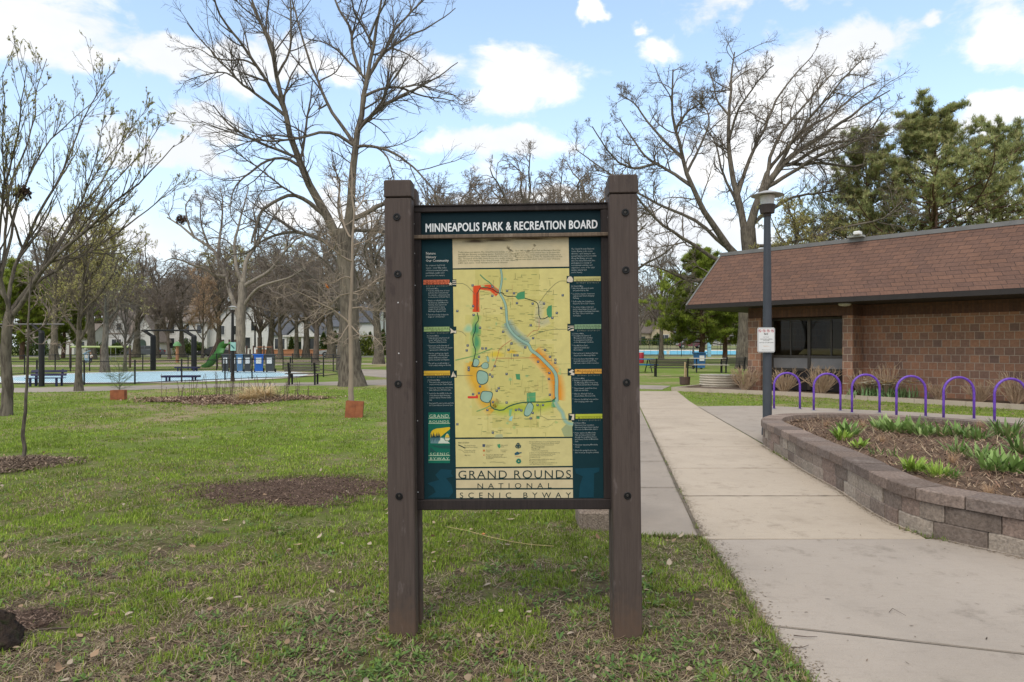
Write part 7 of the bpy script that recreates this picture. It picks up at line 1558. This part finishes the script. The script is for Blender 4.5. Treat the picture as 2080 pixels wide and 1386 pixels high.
def mushroom():
    Y = gy(737); x = (360 - CX) / F * Y; root = empty('play_mushroom', (x, Y, 0), 'toadstool play post with an orange stem and green cap beyond the wading pool', 'play post'); z = CH - (695 - HZ) / F * Y; q = MB(); q.lathe([(.14, 0), (.12, z - .3)], 12); q.build('stem', mat('orange_stem', (.40, .20, .11), (.32, .15, .08), 4), root, 'auto'); r_ = 8 / F * Y; q = MB(); q.lathe([(r_, z - .35), (r_ * .9, z - .2), (r_ * .45, z), (.02, z + .05)], 18); q.build('cap', mat('green_cap', (.14, .30, .13)), root, 'auto')
mushroom()
def low_frame():
    Y = gy(732); X = lambda px: (px - CX) / F * Y; root = empty('balance_frame', (X(525), Y, 0), 'low brown play frame of short posts behind the bins', 'play frame')
    for px, h_ in ((501, 1.5), (508, 1.1), (515, 1.5), (536, 1.5), (553, 1.5)): q = MB(); q.cyl((X(px) - X(525), 0, 0), (X(px) - X(525), 0, h_), .09); q.build('post', M_BRP, root)
    q = MB(); q.cyl((X(521) - X(525), 0, 1.35), (X(553) - X(525), 0, 1.35), .05); q.build('bar', mat('rust_bar', (.35, .16, .08)), root); q = MB(); q.bx(X(516) - X(525), X(520) - X(525), -.05, 0, .7, 1.3); q.build('panel', M_WHITE, root)
low_frame()
# child beside the pale blue bin
def child():
    Y = gy(737.5) - .3; x = (184 - CX) / F * Y; root = empty('person', (x, Y, 0), 'small child in a white top and dark trousers beside the open pale blue bin', 'person', rz=.3)
    def skin(name, V, E, Rd, m):
        me = bpy.data.meshes.new(name); me.from_pydata(V, E, []); o = link_mesh(name, me, m, root); md = o.modifiers.new('Skin', 'SKIN'); sk = me.skin_vertices[0].data if me.skin_vertices else None
        if sk is None:
            bm = __import__('bmesh').new(); bm.from_mesh(me); bm.verts.layers.skin.verify(); bm.to_mesh(me); bm.free(); sk = me.skin_vertices[0].data
        for i, r_ in enumerate(Rd): sk[i].radius = (r_, r_)
        sk[0].use_root = True; s2 = o.modifiers.new('Sub', 'SUBSURF'); s2.levels = 1; s2.render_levels = 1; return o
    V = [(0, 0, .42), (0, 0, .56), (0, 0, .68), (0, 0, .76), (0, -.01, .86), (0, -.01, .95), (.1, 0, .68), (.17, -.03, .58), (.2, -.1, .50), (-.1, 0, .68), (-.18, -.02, .72), (-.26, -.06, .80), (.06, 0, .38), (.065, -.01, .22), (.065, 0, .05), (.065, -.06, .03), (-.06, 0, .38), (-.07, .02, .22), (-.07, .02, .05), (-.07, -.04, .03)]
    E = [(0, 1), (1, 2), (2, 3), (3, 4), (4, 5), (2, 6), (6, 7), (7, 8), (2, 9), (9, 10), (10, 11), (0, 12), (12, 13), (13, 14), (14, 15), (0, 16), (16, 17), (17, 18), (18, 19)]
    skin('body', V, E, [.085, .08, .085, .04, .085, .06, .04, .032, .022, .04, .032, .022, .06, .045, .032, .03, .06, .045, .032, .03], mat('skin', (.5, .3, .22)))
    skin('top', V[:3] + V[6:8] + V[9:11], [(0, 1), (1, 2), (2, 3), (3, 4), (2, 5), (5, 6)], [.1, .095, .098, .052, .045, .052, .045], M_WHITE); skin('trousers', [V[0]] + V[12:15] + V[16:19], [(0, 1), (1, 2), (2, 3), (0, 4), (4, 5), (5, 6)], [.095, .07, .055, .045, .07, .055, .045], mat('dark_cloth', (.02, .022, .05)))
    q = MB(); q.lathe([(.05, .87), (.088, .9), (.08, .96), (.04, .99)], 12, (0, .012, 0)); q.build('hair', mat('brown_hair', (.1, .06, .04)), root, True)
child()
# parked cars
def car(px, pyb, L, label, col, rz, Y=None, z0=0.0, suv=False):
    c = g(px, pyb) if Y is None else Vector(((px - CX) / F * Y, Y, 0)); c.z = z0; root = empty('parked_car', c, label, 'car', 'parked cars', rz); m = mat('car_paint', col, tuple(k * .92 for k in col), 1, .25, spec=.5, coat=.6); s = L / 4.5; W2 = .88; H = 1.62 if suv else 1.45
    lowp = [(-2.2, .35), (-2.25, .6), (-2.1, .82), (-1.1, .95), (1.55, .98), (2.15, .92), (2.25, .6), (2.2, .32)]; q = MB(); q.prism([(x * s, z * s) for x, z in lowp], -W2, W2); b = q.build('body', m, root)
    top = [(-1.15, .95), (-.45, H - .06), (0, H), (1.1, H - .02), (1.75, 1.0)]; q = MB(); n = len(top); vs = []
    for yy, k in ((-W2 * .94, 1), (-W2 * .78, 2), (W2 * .78, 2), (W2 * .94, 1)): vs += [(x * s, (yy if z > 1.05 or k == 1 else yy * 1.2), z * s) for x, z in top]
    q.prism([(x * s, z * s) for x, z in top], -W2 * .86, W2 * .86); q.build('cabin', m, root)
    for sgn in (-1, 1):
        w = MB(); y0 = sgn * (W2 * .86 + .004); w.add([(x * s, y0, z * s) for x, z in ((-.95, 1.0), (-.42, H - .14), (.2, H - .09), (.2, 1.02))], [(0, 1, 2, 3)]); w.add([(x * s, y0, z * s) for x, z in ((.27, 1.02), (.27, H - .09), (1.02, H - .11), (1.5, 1.04))], [(0, 1, 2, 3)]); w.build('side_window', M_CGL, root)
        for x in (-1.4, 1.38):
            w = MB(); w.cyl((x * s, sgn * (W2 - .18), .33 * s), (x * s, sgn * (W2 + .02), .33 * s), .33 * s, None, 18); wo = w.build('wheel', M_BLK, root); w = MB(); w.cyl((x * s, sgn * (W2 + .02), .33 * s), (x * s, sgn * (W2 + .035), .33 * s), .2 * s, None, 14); w.build('rim', M_GALV, wo)
    w = MB(); w.add([(-1.17 * s, -W2 * .8, 1.0 * s), (-1.17 * s, W2 * .8, 1.0 * s), (-.5 * s, W2 * .78, (H - .08) * s), (-.5 * s, -W2 * .78, (H - .08) * s)], [(0, 1, 2, 3)]); w.build('windscreen', M_CGL, root)
    for sgn in (-1, 1): w = MB(); w.bx(-2.27 * s, -2.12 * s, sgn * W2 * .55, sgn * W2 * .98, .62 * s, .78 * s); w.build('headlight', M_WHITE, root); w = MB(); w.bx(2.14 * s, 2.26 * s, sgn * W2 * .6, sgn * W2 * .98, .65 * s, .82 * s); w.build('tail_light', mat('tail_lamp', (.4, .02, .02)), root)
M_CGL = mat('car_glass', (.03, .035, .04), (.02, .024, .028), 1, .08, spec=.6)
car(296, 725, 4.7, 'dark grey parked car in front of the white cottage', (.06, .07, .085), 0, Y=95.5); car(684, 725, 4.6, 'white parked car half hidden by the huge elm', (.70, .71, .72), .12, Y=92, suv=True); car(1402, 706, 4.7, 'maroon parked car behind the turquoise bathing pool', (.12, .018, .03), 0, Y=121, z0=slope_z(121), suv=True)
car(438, 725, 4.4, 'dark parked car behind the green slide', (.03, .03, .035), 0, Y=96)
# houses
M_STUC = mat('white_stucco', (.56, .545, .52), (.48, .47, .45), 1.5, .9); M_CRM = mat('cream_stucco', (.60, .50, .34), (.52, .43, .29), 1.5, .9); M_SID = mat('white_siding', (.64, .64, .62), (.57, .57, .55), 1.5, .7, stretch=(.3, .3, 6)); M_RF1 = mat('brown_roof', (.20, .165, .14), (.15, .125, .105), 3, .9); M_RF2 = mat('slate_roof', (.11, .12, .135), (.08, .085, .1), 3, .9); M_WIN = mat('dark_window', (.035, .04, .045), (.025, .028, .03), .5, .1, spec=.6); M_TRW = mat('white_trim', (.70, .69, .66)); M_DOOR = mat('green_door', (.05, .075, .06))
def gable(mb, x0, x1, y0, y1, z0, rise, front, over=.35):
    if front:
        xm = (x0 + x1) / 2; s = rise / ((x1 - x0) / 2)
        for sg, xe in ((-1, x0 - over), (1, x1 + over)): mb.add([(xe, y0 - over, z0 - over * s), (xm, y0 - over, z0 + rise), (xm, y1 + over, z0 + rise), (xe, y1 + over, z0 - over * s), (xe, y0 - over, z0 - over * s + .18), (xm, y0 - over, z0 + rise + .18), (xm, y1 + over, z0 + rise + .18), (xe, y1 + over, z0 - over * s + .18)], [(0, 1, 2, 3), (4, 5, 6, 7), (0, 1, 5, 4), (3, 2, 6, 7), (0, 3, 7, 4)])
    else:
        ym = (y0 + y1) / 2; s = rise / ((y1 - y0) / 2)
        for ye in (y0 - over, y1 + over): mb.add([(x0 - over, ye, z0 - over * s), (x0 - over, ym, z0 + rise), (x1 + over, ym, z0 + rise), (x1 + over, ye, z0 - over * s), (x0 - over, ye, z0 - over * s + .18), (x0 - over, ym, z0 + rise + .18), (x1 + over, ym, z0 + rise + .18), (x1 + over, ye, z0 - over * s + .18)], [(0, 1, 2, 3), (4, 5, 6, 7), (0, 1, 5, 4), (3, 2, 6, 7), (0, 3, 7, 4)])
def shell(mb, x0, x1, y0, y1, h_, rise, front):
    mb.bx(x0, x1, y0, y1, 0, h_)
    if front: mb.prism([(x0, h_), (x1, h_), ((x0 + x1) / 2, h_ + rise)], y0 + .002, y1 - .002)
    else: mb.add([(x0 + .002, y0, h_), (x0 + .002, y1, h_), (x0 + .002, (y0 + y1) / 2, h_ + rise), (x1 - .002, y0, h_), (x1 - .002, y1, h_), (x1 - .002, (y0 + y1) / 2, h_ + rise)], [(0, 1, 2), (3, 4, 5)])
def house(px, Y, label, blocks, wm, rm, wins, doors, chim=None, z0=0.0, group='houses beyond the park'):
    root = empty('house', ((px - CX) / F * Y, Y, z0), label, 'house', group)
    q = MB(); r_ = MB()
    for (x0, x1, y0, y1, h_, rise, front) in blocks: shell(q, x0, x1, y0, y1, h_, rise, front); gable(r_, x0, x1, y0, y1, h_, rise, front)
    q.build('wall', wm, root); ro = r_.build('roof', rm, root)
    for (x, y, z, w, h_) in wins:
        f = MB(); f.bx(x - w / 2 - .1, x + w / 2 + .1, y - .06, y + .04, z - .1, z + h_ + .1); fo = f.build('window', M_TRW, root); n = max(1, round(w / .9)); pw = w / n
        for k in range(n): f = MB(); f.bx(x - w / 2 + k * pw + .03, x - w / 2 + (k + 1) * pw - .03, y - .08, y - .061, z, z + h_); f.build('pane', M_WIN, fo)
    for (x, y, w, h_, arch) in doors:
        f = MB(); P = [(x - w / 2, .1), (x + w / 2, .1), (x + w / 2, h_)] + ([(x + w / 2 * math.cos(t), h_ + w / 2 * math.sin(t)) for t in np.linspace(.2, 2.94, 8)] if arch else []) + [(x - w / 2, h_)]; f.prism(P, y - .08, y + .04); f.build('door', M_DOOR, root)
    if chim: f = MB(); f.bx(*chim); f.build('chimney', M_RF1, ro)
    return root
house(278, 107, 'white stucco cottage with a steep entrance gable and arched green door', [(-4.6, 2.6, 0, 8, 3.6, 3.6, False), (-.2, 4.2, -1.6, 3, 2.5, 3.6, True), (-4.4, -1.0, -.3, 6, 3.6, 3.0, True)], M_STUC, M_RF1, [(-3.0, -.3, 1.2, 1.5, 1.3), (-.9, 0, 1.2, 1.4, 1.2), (3.2, -1.6, 1.0, .5, 1.5), (-2.6, -.3, 4.0, .8, 1.0)], [(1.7, -1.6, 1.2, 1.9, True)], (-2, -1.2, 3, 3.8, 5, 8))
house(395, 109, 'pale two-storey house behind the bare round tree and the slide', [(-5, 2.0, 0, 9, 5.4, 2.6, False), (2.0, 8.0, .8, 9, 5.0, 2.6, True)], M_STUC, M_RF1, [(-3.6, 0, 1.1, .9, 1.6), (-1.4, 0, 1.1, .9, 1.6), (-3.6, 0, 3.5, .9, 1.3), (-1.2, 0, 3.5, .9, 1.3), (.8, 0, 3.5, .8, 1.3), (4.0, .8, 3.3, 1.0, 1.4), (6.4, .8, 3.3, 1.0, 1.4), (4.0, .8, 1, 1.0, 1.5), (6.4, .8, 1, 1.0, 1.5)], [(.6, 0, 1.0, 2.1, False)])
house(560, 108, 'long white house with a slate gabled porch behind the bins', [(-5.5, -1.0, -.5, 8, 5.6, 3.2, True), (-1.0, 7.5, 0, 8, 3.4, 3.6, False), (7.5, 11.0, .6, 7, 4.6, 1.6, False)], M_SID, M_RF2, [(-4.2, -.5, 1.1, .8, 1.7), (-2.3, -.5, 1.1, .8, 1.7), (-3.2, -.5, 3.9, 1.0, 1.3), (.8, 0, 1.0, 1.9, 1.6), (5.8, 0, 1.0, 1.1, 1.6), (8.4, .6, 2.9, .7, .5), (10, .6, 2.9, .7, .5), (9.2, .6, 1.0, 1, 1.1)], [(3.6, 0, 1.0, 2.1, False)])
root = [o for o in COL.objects if o.name == 'house.002'][0]
for x in (2.2, 4.8, 7.4): f = MB(); f.bx(x - .16, x + .16, -1.9, -1.6, 0, 2.9); f.build('porch_post', M_TRW, root)
f = MB(); f.bx(1.8, 7.7, -2.1, -.02, 2.9, 3.15); f.build('porch_roof', M_TRW, root); f = MB(); gable(f, 2.6, 6.9, -2.0, -.05, 3.4, 2.0, True, .2); f.build('porch_gable', M_RF2, root); f = MB(); f.prism([(2.6, 3.152), (6.9, 3.152), (4.75, 5.3)], -1.95, -1.8); f.build('gable_wall', M_SID, root)
house(712, 116, 'tall white house mostly hidden behind the huge elm', [(-6.5, 4.5, 0, 9, 5.6, 3.0, False)], M_SID, M_RF2, [(-4.5, 0, 3.4, 1.0, 1.4), (-1.5, 0, 3.4, 1.0, 1.4), (-4.5, 0, 1, 1.0, 1.5), (2.2, 0, 1, 1.2, 1.4)], [(0, 0, 1.0, 2.1, False)])
house(130, 118, 'low grey-roofed house behind the dark evergreens at left', [(-8, 4, 0, 8, 2.9, 2.4, False), (-2, 2.5, -1.2, 4, 2.9, 2.4, True)], M_STUC, M_RF1, [(-5, 0, 1, 1.6, 1.3), (.2, -1.2, 1, 1.8, 1.3), (3.2, 0, 1, .8, 1.2)], [(-3, 0, 1, 2.0, False)])
house(1318, 146, 'cream stucco cottage with a pointed gable behind the right sign post', [(-5.5, 2.0, 1, 9, 2.9, 3.2, False), (.6, 5.2, 0, 7, 3.0, 3.0, True)], M_CRM, M_RF1, [(-3.4, 1, 1, 1.4, 1.2), (2.9, 0, .7, 2.6, 1.6), (2.9, 0, 4.2, .5, .9)], [(-1, 1, .9, 2.0, False)], (-.4, .5, 3, 4, 4, 8), z0=1.5, group='houses beyond the bathing pool')
house(1385, 150, 'grey-roofed house behind the bright green pine', [(-6, 6, 0, 8, 3.0, 3.2, False), (1, 5, -1, 5, 3.0, 3.2, True)], M_STUC, M_RF2, [(-4, 0, 1, 1.4, 1.2), (3, -1, 1, 1.6, 1.3)], [(-1, 0, 1, 2, False)], z0=1.5, group='houses beyond the bathing pool')
house(1470, 148, 'pale house with a chimney behind the brick corner', [(-5, 6, 0, 8, 3.2, 3.0, False), (-4, 0, -1, 5, 3.2, 3.0, True)], M_STUC, M_RF1, [(-2, -1, 1, 1.6, 1.3), (2.5, 0, 1, 1.6, 1.2), (4.8, 0, 1, .8, 1.2)], [(.8, 0, 1, 2, False)], (1, 1.9, 3, 4, 4, 7.8), z0=1.5, group='houses beyond the bathing pool')
# hedges and bushes by the houses
M_HEDGE = attr_mat('hedge_leaf', .8, .1, .2)
def bush(px, Y, w, h_, label, cols, seed, name='bush', z0=0.0, cone=False):
    r = np.random.default_rng(seed); n = 900; d = unit(r.normal(size=(n, 3))); d[:, 2] = np.abs(d[:, 2]); rad = r.random((n, 1)) ** .35; P = d * rad * np.array([w / 2, w / 2.4, h_]) 
    if cone: zz = r.random(n) ** 1.3; th = r.random(n) * 6.28; rr_ = (w / 2) * (1 - zz) ** .7 * np.sqrt(r.random(n)); P = np.column_stack([rr_ * np.cos(th), rr_ * np.sin(th), zz * h_])
    P[:, 2] += .02; V, Q = blades(P, r.random(n) * 6.28, r.uniform(0, 1.8, n), np.full(n, .34), np.full(n, .2), r.normal(0, .4, n), 1, [.8, .4]); C = np.array(cols)[r.integers(0, len(cols), n)] * r.uniform(.6, 1.3, (n, 1))
    o = link_mesh(name, mesh_np(name, V, Q, np.repeat(C, 4, 0)), M_HEDGE); o.location = ((px - CX) / F * Y, Y, z0); tag(o, label, 'bush', 'bushes by the houses')
HG = [(.07, .105, .02), (.10, .14, .03), (.05, .08, .02)]; HY = [(.16, .19, .03), (.12, .15, .03)]
for k, (px, Y, w, h_, lb, cl, cn) in enumerate([(198, 104, 3.4, 1.9, 'dark bush left of the white cottage', HG, False), (243, 104, 3.2, 1.9, 'round bush under the cottage window', HG, False), (222, 103, 2.2, 1.1, 'low yellow-green bush in front of the white cottage', HY, False), (378, 104, 4.2, 2.6, 'wide green bush right of the toadstool play post', HG, False), (398, 104, 3.4, 2.0, 'rounded bush left of the slide', HG, False), (592, 104, 1.4, 2.6, 'small pointed fir beside the white porch', HG, True), (657, 105, 2.4, 3.4, 'pointed evergreen behind the bonnet of the white car', HG, True), (667, 105, 2.2, 3.0, 'pointed evergreen behind the roof of the white car', HG, True), (681, 105, 2.6, 3.6, 'pointed evergreen nearest the huge elm', HG, True), (752, 105, 2.4, 3.4, 'pointed evergreen right of the huge elm', HG, True), (778, 105, 2.6, 3.8, 'pointed evergreen beside the left sign post', HG, True), (742, 100, 3, 3.4, 'yellow-green budding bush just right of the elm trunk', HY, False), (35, 100, 4, 3, 'dark bush at the far left behind the bench', HG, False), (75, 100, 4, 2.5, 'dark bush behind the left shade post', HG, False)]):
    bush(px, Y, w, h_, lb, cl, 500 + k, cone=cn)
for k, (px, w, h_, lb) in enumerate([(1335, 2.2, 2.6, 'green bush beside the cream cottage'), (1352, 5, 1.5, 'low dark hedge beside the slim bare tree'), (1312, 8, 1.4, 'dark hedge in front of the cream cottage')]): bush(px, 141, w, h_, lb, HG, 540 + k, z0=1.5)
# garden wall of red brick by the white house
q = MB(); q.bx((515 - CX) / F * 101, (664 - CX) / F * 101, 100.8, 101.2, 0, .85); q.bx((515 - CX) / F * 101 - .1, (664 - CX) / F * 101 + .1, 100.75, 101.25, .852, .95); tag(q.build('garden_wall', mat('orange_brick', (.44, .20, .10), (.36, .16, .08), 2, .9)), 'long low orange brick garden wall in front of the white houses', 'wall')
# tall fence of the bathing pool and the things along it
fence('tall_fence', [(14, 93.5), (60, 93.5)], 2.15, 'tall dark green picket fence in front of the turquoise bathing pool', .05, 3.0, link=False, m=mat('green_steel', (.03, .07, .06), (.02, .05, .045), 3, .5), z_of=lambda x, y: slope_z(y), mid=True, pickets=1.1)
fence('tall_fence', [(14, 114.5), (62, 114.5)], 1.9, 'dark fence along the far side of the bathing pool', .05, 3.0, link=False, m=M_BLK, z_of=lambda x, y: slope_z(y), mid=True, pickets=1.0)
Y = 92.5; root = empty('blue_panel', ((1440.5 - CX) / F * Y, Y, 0), 'pale blue upright box by the tall pool fence', 'box'); q = MB(); q.cbox(-.22, .22, -.2, .2, 0, 1.95, .03); q.build('body', mat('pale_blue', (.25, .48, .62), (.2, .42, .56), 3), root); q = MB(); q.bx(-.2, .2, -.215, -.201, 1.25, 1.3); q.build('slot', M_DKBLUE, root)
Y = 92.8; root = empty('white_notice', ((1357 - CX) / F * Y, Y, 0), 'small white notice on the tall pool fence', 'sign'); q = MB(); q.bx(-.2, .2, -.02, 0, .35, .95); q.build('plate', M_WHITE, root); q = MB(); q.bx(-.02, .02, .001, .03, 0, .9); q.build('stake', M_GALV, root)
